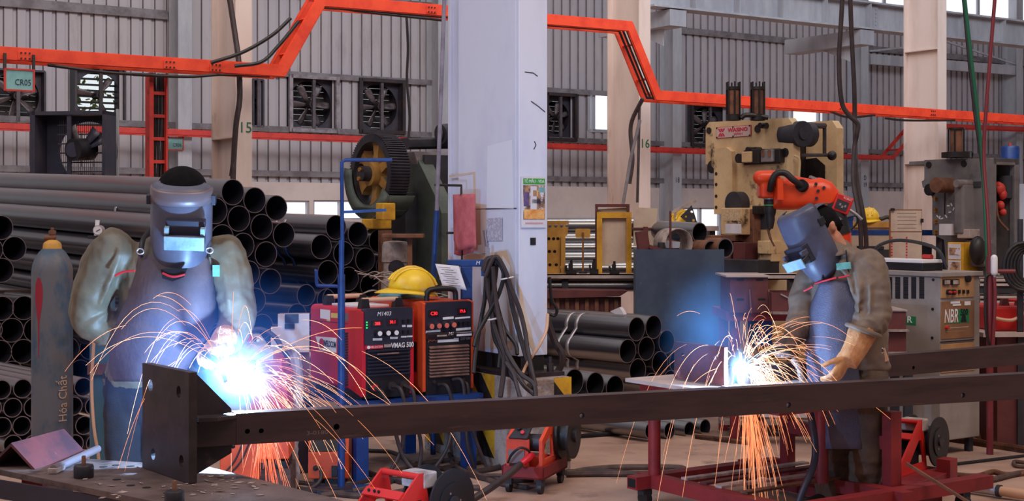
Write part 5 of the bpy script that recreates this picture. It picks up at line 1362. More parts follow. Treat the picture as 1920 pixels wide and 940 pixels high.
# ---- orange unit under the beam, cabinet behind sparks, boards and hoses
pz = onfloor(612, 912); t = thing('cooling_unit', 'small orange unit with sloping black window on the floor under beam', 'cooling unit', pz, math.radians(3))
KF2 = Fr(pz, math.radians(3)); a, c = KF2.hy(578, 912), KF2.hy(653, 850); hw = c.x; zt = KF2.hy(600, 822).z
b = MB(); b.prism([(0, 0.04), (0, c.z), (0.06, zt), (0.4, zt), (0.4, 0.04)], (a.x, 0, 0), (0, 1, 0), (0, 0, 1), (hw - a.x, 0, 0)); b.build('body', 'welder_orange', t, bevel=0.008)
b = MB(); n = V((0, -(zt - c.z), 0.06)).normalized()
b.prism([(-0.9, 0.1), (0.85, 0.1), (0.72, 0.95), (-0.75, 0.95)], V(((a.x + hw) / 2, -0.002, c.z)), (hw, 0, 0), (0, 0.06, zt - c.z), n * 0.004); b.build('window', 'panel_black', t)
b = MB(); b.bx(a.x + 0.03, hw - 0.02, 0.02, 0.38, 0, 0.045); b.build('foot_plate', 'panel_black', t)
q = KF2.hy(630, 885, 0); b = MB(); b.bx(q.x - 0.025, q.x + 0.025, -0.012, 0, q.z - 0.03, q.z + 0.035); o = b.build('switch_plate', 'panel_black', t)
b = MB(); b.box((q.x, -0.02, q.z), (0.014, 0.02, 0.035)); b.build('switch_lever', 'dark_iron', o)
q = KF2.hy(592, 878, 0); b = MB(); b.cyl((q.x, -0.012, q.z), (q.x, 0, q.z), 0.016, n=12); b.build('cable_gland', 'panel_black', t)
b = MB(); b.tube(crom([(q.x, -0.01, q.z), (q.x + 0.03, -0.05, q.z + 0.005), (q.x + 0.035, -0.08, q.z - 0.05), (q.x - 0.0, -0.12, 0.02), (q.x - 0.06, -0.16, 0.012)], 6), 0.011, 8); b.build('lead', 'brown_cable', t)
pz = P(475, HY, 7.5); pz.z = 0; CFr = Fr(pz, math.radians(4)); t = thing('wire_feed_cabinet', 'red-orange cabinet with grey knob panel behind the left welding sparks', 'cabinet', pz, math.radians(4))
def cb(x0, y0, x1, y1, ya, yb, name, mat, bev=0.006):
    a, c = CFr.hy(x0, y1, ya), CFr.hy(x1, y0, ya); b = MB(); b.bx(a.x, c.x, ya, yb, max(0, a.z), c.z); return b.build(name, mat, t, bevel=bev)
cb(412, 825, 485, 960, 0.0, 0.4, 'lower_body', 'welder_orange'); cb(485, 800, 542, 862, 0.0, 0.4, 'lower_hood', 'welder_orange'); cb(470, 700, 540, 800, 0.05, 0.4, 'upper_body', 'welder_red')
cb(486, 862, 540, 880, 0.1, 0.4, 'dark_recess', 'panel_black'); cb(486, 880, 545, 960, 0.06, 0.4, 'wooden_base', 'old_timber')
for x in (418, 430): 
    b = MB(); b.tube(crom([CFr.hy(x + 40, 825, -.02), CFr.hy(x + 22, 865, -.02), CFr.hy(x, 890, -.02)], 4), 0.006, 6); b.build('lead', 'brown_cable', t)
cb(480, 672, 530, 700, 0.02, 0.3, 'red_head', 'welder_red')
a = [CFr.hy(x, y, yy) for x, y, yy in ((448, 662, -0.05), (512, 660, -0.05), (486, 624, 0.22), (458, 624, 0.22))]
b = MB(); b._add(a + [p - V((0, -0.01, 0.04)) for p in a], [(0, 1, 2, 3), (7, 6, 5, 4), (0, 4, 5, 1), (1, 5, 6, 2), (2, 6, 7, 3), (3, 7, 4, 0)]); o = b.build('knob_panel', 'scrap_pale', t)
mid = (a[0] + a[1] + a[2] + a[3]) / 4
for x, y, m, r in ((467, 631, 'welder_red', 0.016), (478, 640, 'panel_black', 0.011), (484, 644, 'label_white', 0.009)):
    q = CFr.hy(x, y, 0.11); b = MB(); b.cyl(q - V((0, 0, 0.03)), q + V((0, -0.01, 0.02)), r, n=12); b.build('knob', m, o)
b = MB(); b.tube(crom([CFr.hy(462, 622, .2), CFr.hy(490, 618, .2), CFr.hy(515, 632, .15), CFr.hy(530, 655, .1), CFr.hy(540, 670, .1)], 6), 0.014, 8); b.build('rear_hose', 'brown_cable', t)
cable('ribbed_hose', 'pale ribbed hose hanging between orange cabinet and orange unit', [P(545, 650, 7.9), P(555, 680, 7.9), P(558, 740, 7.9), P(552, 800, 7.9), P(548, 850, 7.9), P(552, 890, 7.95), P(545, 915, 7.95)], [0.03 + 0.004 * (i % 2) for i in range(37)], 'scrap_pale')
pz = P(552, HY, 8.6); pz.z = 0; BF = Fr(pz, math.radians(10)); t = thing('document_board', 'brown board with clipped white papers left of the red welder', 'notice board', pz, math.radians(10))
a, c = BF.hy(524, 640), BF.hy(580, 587); b = MB(); b.bx(a.x, c.x, 0, 0.02, 0.47, c.z); b.build('board', 'oak_brown', t)
a, c = BF.hy(508, 662, -.02), BF.hy(580, 612, -.02); b = MB(); b.bx(a.x, c.x, -0.022, -0.018, a.z, c.z); b.build('front_sheet', 'paper', t)
a, c = BF.hy(521, 615, -.01), BF.hy(580, 588, -.01); b = MB(); b.bx(a.x, c.x, -0.012, -0.008, a.z, c.z); b.build('back_sheet', 'paper', t)
a, c = BF.hy(534, 606, -.014), BF.hy(560, 589, -.014); b = MB(); b.bx(a.x, c.x, -0.016, -0.012, a.z, c.z); b.build('dark_picture', 'panel_dark', t)
q = BF.hy(543, 612, -.025); b = MB(); b.bx(q.x - 0.03, q.x + 0.03, -0.03, -0.02, q.z - 0.015, q.z + 0.015); b.build('clip', 'panel_black', t)
b = MB(); b.bx(-0.12, 0.08, 0.0, 0.3, 0, 0.47); b.build('support_box', 'panel_dark', t)

# ---- things right of the white column
M('jig_yellow', (206, 152, 66), 0.6, c2=(176, 122, 54), scale=5, c3=(80, 56, 44), scale3=6, lo3=0.6, hi3=0.7)
M('board_cream', (206, 182, 160), 0.75, c2=(190, 164, 144), scale=4)
M('bin_blue', (70, 84, 104), 0.55, c2=(54, 68, 92), scale=2.5, c3=(110, 104, 112), scale3=9, lo3=0.66, hi3=0.72)
M('frame_red', (140, 36, 40), 0.55, c2=(112, 28, 34), scale=4, c3=(70, 30, 32), scale3=7, lo3=0.64, hi3=0.72)
M('channel_pale', (196, 178, 172), 0.6, c2=(176, 156, 150), scale=4)
D1 = 13.4
zc = P(1100, 514, D1).z
a, c = P(1024, 514, D1), P(1200, 514, D1)
o = thing('steel_channel', 'long pale steel channel on trestles right of the white column', 'steel channel', (a.x, D1, 0))
b = MB(); h = 11 * D1 / F; L_ = c.x - a.x + 1.9
b.bx(0, L_, 0, 0.012, zc - h, zc); b.bx(0, L_, 0, 0.2, zc - 0.012, zc); b.bx(0, L_, 0, 0.2, zc - h, zc - h + 0.012); b.build('channel', 'channel_pale', o)
for x in (0.15, 1.2, 2.3): b = MB(); b.bx(x, x + 0.06, 0.03, 0.17, 0, zc - h - 0.002); b.build('trestle_leg', 'press_dark', o)
def on_ch(x, y0, y1, d=D1 + 0.1):
    a = P(x, y0, d); return V((a.x, d, zc)), a.z - zc
# yellow perforated jig
p = V((P(1046, 500, D1).x, D1 + 0.08, zc)); t = thing('perforated_jig', 'yellow perforated steel jig plate beside the white column edge', 'jig', p)
J = Fr(p, 0)
pts = [(1022, 414), (1067, 414), (1064, 440), (1058, 446), (1050, 514), (1022, 514)]
holes = []
for x, y in ((1031, 424), (1042, 424), (1053, 424), (1063, 423), (1029, 448), (1038, 448), (1046, 448), (1030, 472), (1040, 472), (1031, 497), (1043, 497)):
    q = J.hy(x, y); holes.append(circ(q.x, q.z, 0.016, 10))
b = MB(); b.prism([(J.hy(x, y).x, max(0.0, J.hy(x, y).z)) for x, y in pts], (0, 0, 0), (1, 0, 0), (0, 0, 1), (0, 0.015, 0), holes); b.build('plate', 'jig_yellow', t)
b = MB(); a, c = J.hy(1052, 514, -.02), J.hy(1060, 444, -.02); b.bx(a.x, c.x, -0.04, 0.0, 0, c.z); b.build('upright', 'jig_yellow', t)
b = MB(); a, c = J.hy(1022, 514, .02), J.hy(1050, 514, .02); b.bx(a.x, c.x, 0.02, 0.06, 0, 0.41); b.build('backing', 'oil_black', t)
p, h = on_ch(1093, 430, 0); t = thing('paddle_sign', 'small yellow paddle on a thin stalk standing on pale channel', 'paddle', p)
J = Fr(p, 0); a, c = J.hy(1079, 446), J.hy(1107, 429); b = MB(); b.prism(rrect(a.x, c.x, a.z, c.z, 0.015), (0, 0, 0), (1, 0, 0), (0, 0, 1), (0, 0.012, 0)); b.build('blade', 'jig_yellow', t)
b = MB(); b.cyl((0, -0.012, 0), (0, -0.012, a.z + 0.05), 0.009, n=8); b.build('stalk', 'oak_brown', t)
b = MB(); b.cyl((0, 0, 0), (0, 0, 0.02), 0.04, n=12); b.build('foot', 'press_dark', t)
def frame_t(label, x0, y0, x1, y1, d, mat, th, panel, tilt, name, ground=None):
    a = P((x0 + x1) / 2, y1, d); z0 = a.z if ground is None else ground
    t = thing(name, label, 'frame', (a.x, d, z0), 0); J = Fr(t.location, 0)
    p0, p1 = J.hy(x0, y1), J.hy(x1, y0)
    for x in (p0.x, p1.x - th): b = MB(); b.bx(x, x + th, -0.02, 0.02, 0, p1.z); b.build('upright', mat, t)
    b = MB(); b.bx(p0.x, p1.x, -0.022, 0.022, p1.z - th * 1.1, p1.z); b.build('top_rail', mat, t)
    if panel:
        b = MB(); q = [J.hy(x, y, 0.03) for x, y in panel]; b.prism([(k.x, k.z) for k in q], (0, 0.03, 0), (1, 0, 0), (0, 0, 1), (0, 0.01, 0)); b.build('panel', 'board_cream', t)
    return t
frame_t('dark red upright frame behind the yellow frame, right of column', 1116, 383, 1180, 512, D1 + 0.16, 'steel_brown', 0.025, [(1121, 393), (1176, 389), (1176, 420), (1121, 420)], 0, 'panel_frame', zc)
frame_t('yellow upright frame holding a cream panel, right of white column', 1119, 398, 1184, 514, D1 + 0.08, 'safety_yellow', 0.05, [(1123, 405), (1176, 405), (1175, 492), (1124, 500)], 0, 'panel_frame', zc)
t = None
p = P(1210, 470, 13.3); t = thing('cream_board', 'plain cream board on a thin brown stand above blue-grey bin', 'board', (p.x, 13.3, 0)); J = Fr(t.location, 0)
q = [J.hy(x, y) for x, y in ((1188, 389), (1233, 391), (1228, 466), (1188, 462))]; b = MB(); b.prism([(k.x, k.z) for k in q], (0, 0, 0), (1, 0, 0), (0, 0, 1), (0, 0.012, 0)); b.build('board', 'board_cream', t)
a, c = J.hy(1184, 430, -.02), J.hy(1231, 427, -.02); b = MB(); b.bx(a.x, c.x, -0.02, 0, a.z, c.z); b.build('cross_rail', 'steel_brown', t)
a = J.hy(1208, 427, -.03); b = MB(); b.bx(a.x - 0.015, a.x + 0.015, -0.04, -0.01, 0, a.z); b.build('stand_post', 'steel_brown', t)
b = MB(); b.bx(a.x - 0.2, a.x + 0.2, -0.2, 0.2, 0, 0.02); b.build('foot', 'steel_brown', t)
# small clamps on the channel
for x, w_, h_, lb in ((1071, 0.10, 0.10, 'left dark clamp standing on the pale channel'), (1114, 0.08, 0.11, 'middle dark clamp on the pale channel, beside yellow frame'), (1152, 0.09, 0.09, 'right dark clamp on the pale channel, inside yellow frame')):
    p, _ = on_ch(x, 500, 0, D1 + 0.03); b = MB(); b.bx(-w_ / 2, w_ / 2, -0.02, 0.03, 0, h_ * 0.4); b.bx(-w_ * 0.25, w_ * 0.15, -0.02, 0.03, h_ * 0.4, h_); b.cyl((0, 0, h_), (0, 0, h_ + 0.03), 0.012, n=8); b.bx(-w_ * 0.6, -w_ * 0.4, -0.02, 0.03, h_ * 0.3, h_ * 0.8)
    tag(b.build('clamp', 'oil_black', loc=p), lb, 'clamp', 'clamps on the pale channel')
# red trough / rack frame
z1 = P(1100, 545, 13.05); t = thing('steel_trough', 'long dark red steel trough with slatted side, right of white column', 'trough', (P(1020, 545, 13.05).x, 13.05, 0)); J = Fr(t.location, 0)
a, c = J.hy(1018, 560), J.hy(1178, 546); b = MB(); b.prism([(a.x, c.z + 0.01), (a.x, a.z - 0.0), (c.x - 0.08, c.z - 0.05), (c.x, c.z)], (0, 0, 0), (1, 0, 0), (0, 0, 1), (0, 0.35, 0)); b.build('tray', 'steel_brown', t, bevel=0.005)
a2, c2 = J.hy(1018, 592), J.hy(1166, 556)
for i in range(8):
    x = a2.x + (c2.x - a2.x) * (i + 0.3) / 8; b = MB(); b.bx(x, x + 0.035, 0.06, 0.075, a2.z, c2.z - 0.02); b.build('slat', 'rust', t)
b = MB(); b.bx(a2.x, c2.x, 0.09, 0.10, a2.z, c2.z - 0.01); b.build('dark_back', 'steel_brown', t)
b = MB(); b.bx(a2.x, c2.x + 0.15, 0.05, 0.12, a2.z - 0.04, a2.z); b.build('bottom_rail', 'frame_red', t)
for x in (a2.x + 0.05, c2.x): b = MB(); b.bx(x, x + 0.05, 0.06, 0.11, 0, a2.z - 0.04); b.build('leg', 'frame_red', t)

# blue-grey scrap bin
p0 = P(1191, HY, 12.6); p0.z = 0; B_ = Fr(p0, math.radians(-3)); t = thing('scrap_bin', 'big blue-grey steel plate bin heaped with scrap, behind right sparks', 'bin', p0, math.radians(-3))
a, c = B_.hy(1192, 470), B_.hy(1358, 466); zt = (a.z + c.z) / 2
b = MB(); b.bx(a.x, c.x, 0, 0.02, 0.0, zt); b.build('front_plate', 'bin_blue', t)
b = MB(); b.bx(a.x, c.x, 0.6, 0.62, 0, zt); b.bx(a.x, a.x + 0.02, 0.02, 0.6, 0, zt); b.bx(c.x - 0.02, c.x, 0.02, 0.6, 0, zt); b.bx(a.x + .02, c.x - .02, 0.02, 0.6, zt - 0.1, zt - 0.08); b.build('box', 'bin_blue', t)
def onbin(x, yoff): q = B_.hy(x, 466, yoff); return B_.loc + B_.ex * q.x + B_.ey * yoff + V((0, 0, zt - 0.08))
def scrap(label, loc, rz, fn, mat='rust', cat='scrap', name='steel_offcut', parts=None):
    b = MB(); fn(b); return tag(b.build(name, mat, loc=loc, rz=rz), label, cat, 'scrap on the blue-grey bin')
def arc_strip(r, wd, a0, a1):
    def f(b):
        b.sheet([[V((r * math.cos(a), -wd / 2, r * math.sin(a) + r * 0.9)), V((r * math.cos(a), wd / 2, r * math.sin(a) + r * 0.9))] for a in [math.radians(a0 + (a1 - a0) * i / 16) for i in range(17)]])
    return f
b = MB(); arc_strip(0.14, 0.24, -60, 200)(b); tag(b.build('steel_hoop', 'scrap_pale', loc=onbin(1262, 0.28), rz=0.35, solid=0.008), 'large curved steel hoop standing in the blue-grey bin', 'hoop', 'scrap on the blue-grey bin')
for x, rr_, lb in ((1318, 0.08, 'left small pipe ring lying in the blue-grey bin'), (1345, 0.09, 'right small pipe ring lying in the blue-grey bin')):
    b = MB(); b.pipe((0, -0.12, rr_), (0, 0.12, rr_), rr_, 0.012, 24); tag(b.build('pipe_ring', ['rust', 'pipe_end', 'pipe_bore_shade'], loc=onbin(x, 0.25), rz=0.5), lb, 'ring', 'scrap on the blue-grey bin')
b = MB(); b.lathe([(0.09, 0), (0.09, 0.02), (0.032, 0.026), (0.032, 0.08), (0.0, 0.08)], n=22); tag(b.build('flanged_hub', 'press_dark', loc=onbin(1240, 0.12) + V((0, 0, 0.06)), rz=0), 'dark flanged hub lying inside the steel hoop', 'hub', 'scrap on the blue-grey bin')
for i, (x, y, w_, d_, h_, rot, lb) in enumerate(((1205, 0.1, 0.10, 0.1, 0.20, 0.1, 'short brown angle block at left end of the bin'), (1225, 0.2, 0.22, 0.06, 0.03, 0.4, 'flat rusty strip beside the flanged hub'), (1290, 0.1, 0.28, 0.04, 0.025, -0.3, 'rusty strip lying at the middle of the bin'), (1252, 0.05, 0.34, 0.05, 0.03, 0.05, 'long rusty strip on the front rim of the bin'))):
    b = MB(); b.box((0, 0, h_ / 2 + 0.04), (w_, d_, h_), Matrix.Rotation(0.15 * (i - 1), 3, 'Y')); b.box((w_ * 0.3, 0.02, h_ / 2 + 0.03), (w_ * 0.3, d_ * 0.8, h_ * 1.5)); tag(b.build('steel_offcut', 'steel_brown', loc=onbin(x, y), rz=rot), lb, 'scrap', 'scrap on the blue-grey bin')
cable('marker_rod', 'thin upright rod sticking out of the blue-grey bin', [onbin(1257, 0.1), onbin(1257, 0.1) + V((0, 0, 0.42))], 0.010, 'steel_brown', 1, cat='rod')

# clutter behind the bin: hard hat on a bench, bracket plate, traffic paddle
p = P(1280, 424, 15.2); t = thing('work_bench', 'pale bench far behind the bin carrying a hard hat', 'bench', (p.x, 15.2, 0))
b = MB(); b.bx(-0.55, 0.35, -0.25, 0.3, p.z - 0.05, p.z - 0.0); b.build('top', 'channel_pale', t)
for x in (-0.5, 0.26): b = MB(); b.bx(x, x + 0.06, -0.2, 0.25, 0, p.z - 0.05); b.build('leg', 'press_dark', t)
hard_hat('small yellow hard hat far behind the blue-grey bin', (p.x + 0.0, 15.2, p.z), 0.6, 1.1)
b = MB(); b.prism([(0, 0), (0.07, 0.0), (0.0, 0.22), (-0.12, 0.10)], (0, 0, 0), (1, 0, 0), (0, 0, 1), (0, 0.02, 0), [circ(0.0, 0.15, 0.015, 8), circ(0.02, 0.06, 0.015, 8), circ(-0.06, 0.10, 0.012, 8)])
tag(b.build('bracket_plate', 'press_dark', loc=(P(1297, 412, 15.0).x, 15.0, p.z)), 'dark drilled bracket plate leaning beside the far yellow hat', 'plate')
b = MB(); b.bar(V((0, 0, 0)), V((0.0, 0, 0.2)), 0.02, 0.02); b.bar(V((-0.06, 0, 0.13)), V((0.22, 0, 0.27)), 0.03, 0.03); tag(b.build('tee_bar', 'scrap_pale', loc=(P(1266, 412, 15.1).x, 15.1, p.z)), 'tilted T-shaped bar standing left of the far yellow hat', 'bar')

# brown boxes and red table behind the right sparks
p0 = P(1362, HY, 9.75); p0.z = 0; Bx = Fr(p0, 0); t = thing('red_bench', 'long dark red bench rail behind the right sparks, under brown boxes', 'bench', p0)
a, c = Bx.hy(1362, 602), Bx.hy(1512, 586); zt = c.z
b = MB(); b.bx(a.x, c.x + 0.55, 0, 0.7, a.z, zt); b.build('top', 'frame_red', t)
for x in (a.x + 0.04, c.x + 0.4): 
    for y in (0.05, 0.58): b = MB(); b.bx(x, x + 0.06, y, y + 0.06, 0, a.z); b.build('leg', 'frame_red', t)
a, c = Bx.hy(1420, 650, .1), Bx.hy(1448, 604, .1); b = MB(); b.bx(a.x, c.x, 0.1, 0.5, a.z, zt - 0.05); b.build('blue_drawer', 'machine_blue', t)
def box_thing(label, name, cat, x0, y0, x1, y1, d, dep, mat, base, top=None, rz=0.0, lid=None, group=None):
    p = P(x0, HY, d); p.z = base; t = thing(name, label, cat, p, rz, group); J = Fr(p, rz); a, c = J.hy(x0, y1), J.hy(x1, y0)
    h = c.z; th = 0.008
    b = MB(); b.bx(a.x, c.x, 0, th, 0, h); b.build('front_plate', mat, t)
    b = MB(); b.bx(a.x, a.x + th, th, dep, 0, h); b.build('side_plate', mat, t); b = MB(); b.bx(c.x - th, c.x, th, dep, 0, h); b.build('side_plate', mat, t)
    b = MB(); b.bx(a.x, c.x, dep, dep + th, 0, h); b.build('back_plate', mat, t)
    if lid: b = MB(); b.bx(a.x - 0.03, c.x + 0.01, -0.02, dep + 0.05, h, h + 0.012); b.build('top_plate', lid, t)
    return t, J, c.x, h
t, J, wx, h = box_thing('square brown steel box with pale top plate behind right sparks', 'steel_box', 'steel box', 1369, 520, 1440, 586, 9.72, 0.45, 'steel_brown', zt, lid='channel_pale')
for x, y in ((1388, 525), (1424, 525), (1388, 562), (1428, 562)):
    q = J.hy(x, y); b = MB(); b.bx(q.x - 0.025, q.x + 0.025, -0.001, 0.002, q.z - 0.008, q.z + 0.008); b.build('slot', 'oil_black', t)
for x in (1404, 1440):
    q = J.hy(x, 575); b = MB(); b.prism([(0, 0), (-0.07, 0), (0, 0.16)], (q.x, -0.0, 0), (0, 1, 0), (0, 0, 1), (0.01, 0, 0)); b.build('gusset', 'steel_brown', t)
t, J, wx, h = box_thing('low brown steel tray box left of the right welder', 'steel_box', 'steel box', 1447, 549, 1512, 577, 9.6, 0.3, 'steel_brown', zt)
b = MB(); b.bar((0.06, -0.005, h - 0.01), (0.16, -0.005, h - 0.06), 0.012, 0.01); b.build('edge_strip', 'scrap_pale', t)
b = MB(); b.bx(-0.0, wx, -0.06, 0.3, -0.0, 0.015); b.build('base_plate', 'scrap_pale', t)
# right-hand brown boxes beside grey welding set
z3 = 0.62
t, J, wx, h = box_thing('upper brown steel box beside the tan welding set', 'steel_box', 'steel box', 1660, 584, 1699, 618, 9.0, 0.3, 'steel_brown', P(1680, 618, 9.0).z, rz=0.0)
b = MB(); b.bx(-0.05, wx + 0.01, -0.04, 0.32, -0.012, 0.0); b.bx(-0.05, wx + 0.005, -0.01, 0.32, h, h + 0.01); b.build('rim_plate', 'scrap_pale', t)
zb2 = P(1680, 660, 9.0).z
t, J, wx, h = box_thing('lower brown steel box beside the tan welding set', 'steel_box', 'steel box', 1655, 622, 1699, 656, 9.0, 0.3, 'steel_brown', zb2)
b = MB(); b.bx(-0.02, wx + 0.01, -0.05, 0.32, -0.012, 0.0); b.build('rim_plate', 'scrap_pale', t)
t = thing('trestle', 'dark trestle under the brown boxes beside the tan welding set', 'trestle', (P(1650, 660, 9.0).x, 9.0, 0))
b = MB(); b.bx(-0.05, 0.22, -0.05, 0.35, zb2 - 0.06, zb2 - 0.012); b.build('top', 'press_dark', t)
for x in (-0.03, 0.15):
    for y in (-0.03, 0.28): b = MB(); b.bx(x, x + 0.05, y, y + 0.05, 0, zb2 - 0.06); b.build('leg', 'press_dark', t)

# ---- tan welding set
M('set_grey', (160, 148, 140), 0.5, c2=(144, 132, 126), scale=3)
M('set_tan', (186, 142, 98), 0.5, c2=(166, 122, 82), scale=3, c3=(110, 76, 56), scale3=5, lo3=0.64, hi3=0.74)
M('set_brown', (150, 108, 76), 0.5, c2=(128, 90, 64), scale=3)
M('set_green', (22, 120, 72), 0.5)
p0 = P(1763, HY, 9.2); p0.z = 0; N_ = Fr(p0)
t = thing('welding_set', 'big tan and grey NBR 500 welding set behind the right beam', 'welding set', p0, A)
zt = N_.hx(1763, 511).z; wx = N_.hy(1837, 520).x; dp = 0.72; z0 = 0.10
b = MB(); b.bx(0, wx, 0, dp, z0, zt - 0.03); b.build('cabinet', 'set_grey', t, bevel=0.006)
b = MB(); b.bx(-0.015, wx + 0.012, -0.02, dp + 0.02, zt - 0.03, zt); b.build('top_plate', 'set_grey', t, bevel=0.004)
for x in (0.03, wx - 0.07):
    for y in (0.03, dp - 0.07): b = MB(); b.bx(x, x + 0.04, y, y + 0.04, 0, z0); b.build('foot', 'press_dark', t)
def nf(x0, y0, x1, y1, dy, mat, name, bev=0.0):
    a, c = N_.hy(x0, y1, -dy), N_.hy(x1, y0, -dy); b = MB(); b.bx(a.x, c.x, -dy, 0.001, a.z, c.z); return b.build(name, mat, t, bevel=bev)
nf(1765, 517, 1827, 560, 0.008, 'set_tan', 'meter_panel', 0.003); nf(1765, 563, 1827, 637, 0.006, 'set_brown', 'name_panel', 0.002); nf(1765, 642, 1827, 700, 0.006, 'set_tan', 'lower_panel', 0.002)
for x0, x1 in ((1770, 1783), (1786, 1799)): nf(x0, 524, x1, 535, 0.02, 'panel_black', 'meter'); nf(x0 + 1.5, 525.5, x1 - 1.5, 533.5, 0.021, 'scrap_pale', 'meter_face')
def ball(x, y, r, mat, name, dy=0.01):
    q = N_.hy(x, y, -dy); b = MB(); b.cyl((q.x, -dy - 0.02, q.z), (q.x, -dy, q.z), r, n=12); return b.build(name, mat, t)
ball(1813, 523, 0.022, 'panel_black', 'selector_knob'); ball(1777, 548, 0.018, 'panel_black', 'knob'); ball(1786, 548, 0.018, 'panel_black', 'knob'); ball(1780, 548, 0.008, 'rail_red', 'red_knob', 0.03); ball(1789, 548, 0.008, 'rail_red', 'red_knob', 0.03)
for x in (1792, 1800, 1808, 1816): nf(x - 1.5, 544, x + 1.5, 551, 0.018, 'panel_black', 'toggle')
nf(1783, 565, 1800, 570, 0.008, 'label_white', 'sticker'); nf(1787, 570, 1802, 574, 0.008, 'label_white', 'sticker'); nf(1809, 565, 1820, 573, 0.008, 'label_white', 'sticker')
nf(1797, 580, 1817, 606, 0.0075, 'set_green', 'green_emblem'); nf(1771, 605, 1797, 608, 0.0075, 'set_green', 'green_bar')
q0 = N_.hy(1807, 604, -.009); b = MB(); b.prism([(-0.03, 0), (0.03, 0), (0.015, 0.05), (-0.01, 0.05)], (q0.x, -0.009, q0.z), (1, 0, 0), (0, 0, 1), (0, 0.001, 0)); b.build('bell_mark', 'panel_black', t)
q0 = N_.hy(1783.5, 594, -.008); text('lettering', 'NBR', 0.125, 'label_white', t, (q0.x, -0.008, q0.z), RY, 0.58, 0.0005, shear=0.15, bold=0.001)
q0 = N_.hy(1808, 586, -.0095); text('lettering', '500', 0.06, 'panel_black', t, (q0.x, -0.0095, q0.z), RY, 0.85, 0.0005, bold=0.001)
q0 = N_.hy(1796, 614, -.008); text('lettering', 'ROBOT WELDING SET', 0.02, 'label_white', t, (q0.x, -0.0075, q0.z), RY, 0.75, 0.0005) if False else None
ball(1774, 614, 0.012, 'rail_red', 'red_dot', 0.006)
nf(1779, 612, 1817, 616, 0.0065, 'scrap_pale', 'small_print'); nf(1773, 620, 1815, 622.5, 0.0065, 'scrap_pale', 'small_print')
nf(1765, 638, 1827, 641, 0.009, 'panel_black', 'gap_line')
def nl(x0, y0, x1, y1, dx, mat, name):
    a, c = N_.hx(x0, y1, -dx), N_.hx(x1, y0, -dx); b = MB(); b.bx(-dx, 0.001, c.y, a.y, a.z, c.z); return b.build(name, mat, t)
for k in range(5):
    x0 = 1664 + 15 * k; qa, qb = N_.hx(x0, 559, 0), N_.hx(x0 + 9, 521, 0); b = MB()
    for i in range(18): z = qa.z + (qb.z - qa.z) * i / 17; b.bx(-0.003, 0.001, qb.y, qa.y, z - 0.0035, z + 0.0035)
    b.build('louvre', 'panel_black', t)
nl(1697, 594, 1717, 609, 0.002, 'set_green', 'green_badge'); q0 = N_.hx(1706, 600, 0); text('lettering', 'R', 0.06, 'label_white', t, (-0.004, q0.y, q0.z), RX, 1.2, 0.0005, bold=.001)
q0 = N_.hx(1706, 606, 0); text('lettering', 'LINE', 0.025, 'label_white', t, (-0.004, q0.y, q0.z), RX, 1.0, 0.0005) if False else None
for x, y in ((1750, 525), (1749, 580), (1748, 634)): q0 = N_.hx(x, y, 0); b = MB(); b.cyl((-0.004, q0.y, q0.z), (0, q0.y, q0.z), 0.01, n=8); b.build('screw', 'panel_black', t)
nl(1640, 574, 1763, 576, 0.001, 'set_tan', 'colour_band') if False else None
# on top of it
p = N_.loc + N_.ex * 0.17 + N_.ey * 0.42 + V((0, 0, zt)); t = thing('control_tray', 'flat black and white control tray with red-tipped lead on welding set', 'control tray', p, A)
b = MB(); b.bx(-0.1, 0.1, -0.22, 0.3, 0.0, 0.05); b.build('black_base', 'panel_black', t, bevel=0.004); b = MB(); b.bx(-0.1, 0.1, -0.22, 0.3, 0.052, 0.075); b.build('white_lid', 'label_white', t, bevel=0.004)
b = MB(); b.tube(crom([(-0.08, 0.25, 0.07), (-0.05, 0.2, 0.16), (0.0, 0.05, 0.2), (0.05, -0.2, 0.15), (0.08, -0.27, 0.02)], 6), 0.012, 8); b.build('lead', 'black_rubber', t)
b = MB(); b.cyl((0.05, -0.1, 0.09), (0.05, -0.17, 0.09), 0.018, n=10); b.build('red_tip', 'rail_red', t)
# boards and bench beyond
p = P(1700, 505, 11.2); t = thing('notice_stand', 'tall cream notice stand with two sheets behind the welding set', 'notice board', (p.x, 11.2, 0), 0); J = Fr(t.location, 0)
a, c = J.hy(1668, 500), J.hy(1729, 393); b = MB(); b.bx(a.x, c.x, 0, 0.02, a.z, c.z); b.build('board', 'oak_brown', t)
for y0, y1 in ((395, 434), (436, 499)): q, k = J.hy(1670, y1), J.hy(1728, y0); b = MB(); b.bx(q.x, k.x, -0.003, 0, q.z, k.z); b.build('sheet', 'board_cream', t)
q = J.hy(1673, 393); b = MB(); b.box((q.x, -0.01, q.z), (0.03, 0.02, 0.02)); b.build('clip', 'panel_black', t); q = J.hy(1728, 414); b = MB(); b.box((q.x, -0.01, q.z), (0.02, 0.02, 0.03)); b.build('clip', 'panel_black', t)
for x in (1672, 1700):
    b = MB()
    for i in range(9): q = J.hy(x, 446 + 5.5 * i, -.004); b.box((q.x, -0.004, q.z), (0.012, 0.001, 0.014))
    b.build('vertical_print', 'red_ink', t)
for x in (a.x + 0.02, c.x - 0.05): b = MB(); b.bx(x, x + 0.03, 0.0, 0.03, 0, a.z); b.build('leg', 'jig_yellow', t)
b = MB()
for i in range(5): q = J.hy(1699, 400 + 7 * i, -.004); b.bx(q.x - 0.07, q.x + 0.08, -0.004, -0.003, q.z - 0.002, q.z + 0.002)
b.build('printed_lines', 'pipe_end', t)
p = P(1628, 416, 15.5); t = thing('tool_bench', 'yellow-edged tool bench far behind the right welder', 'bench', (p.x, 15.5, 0))
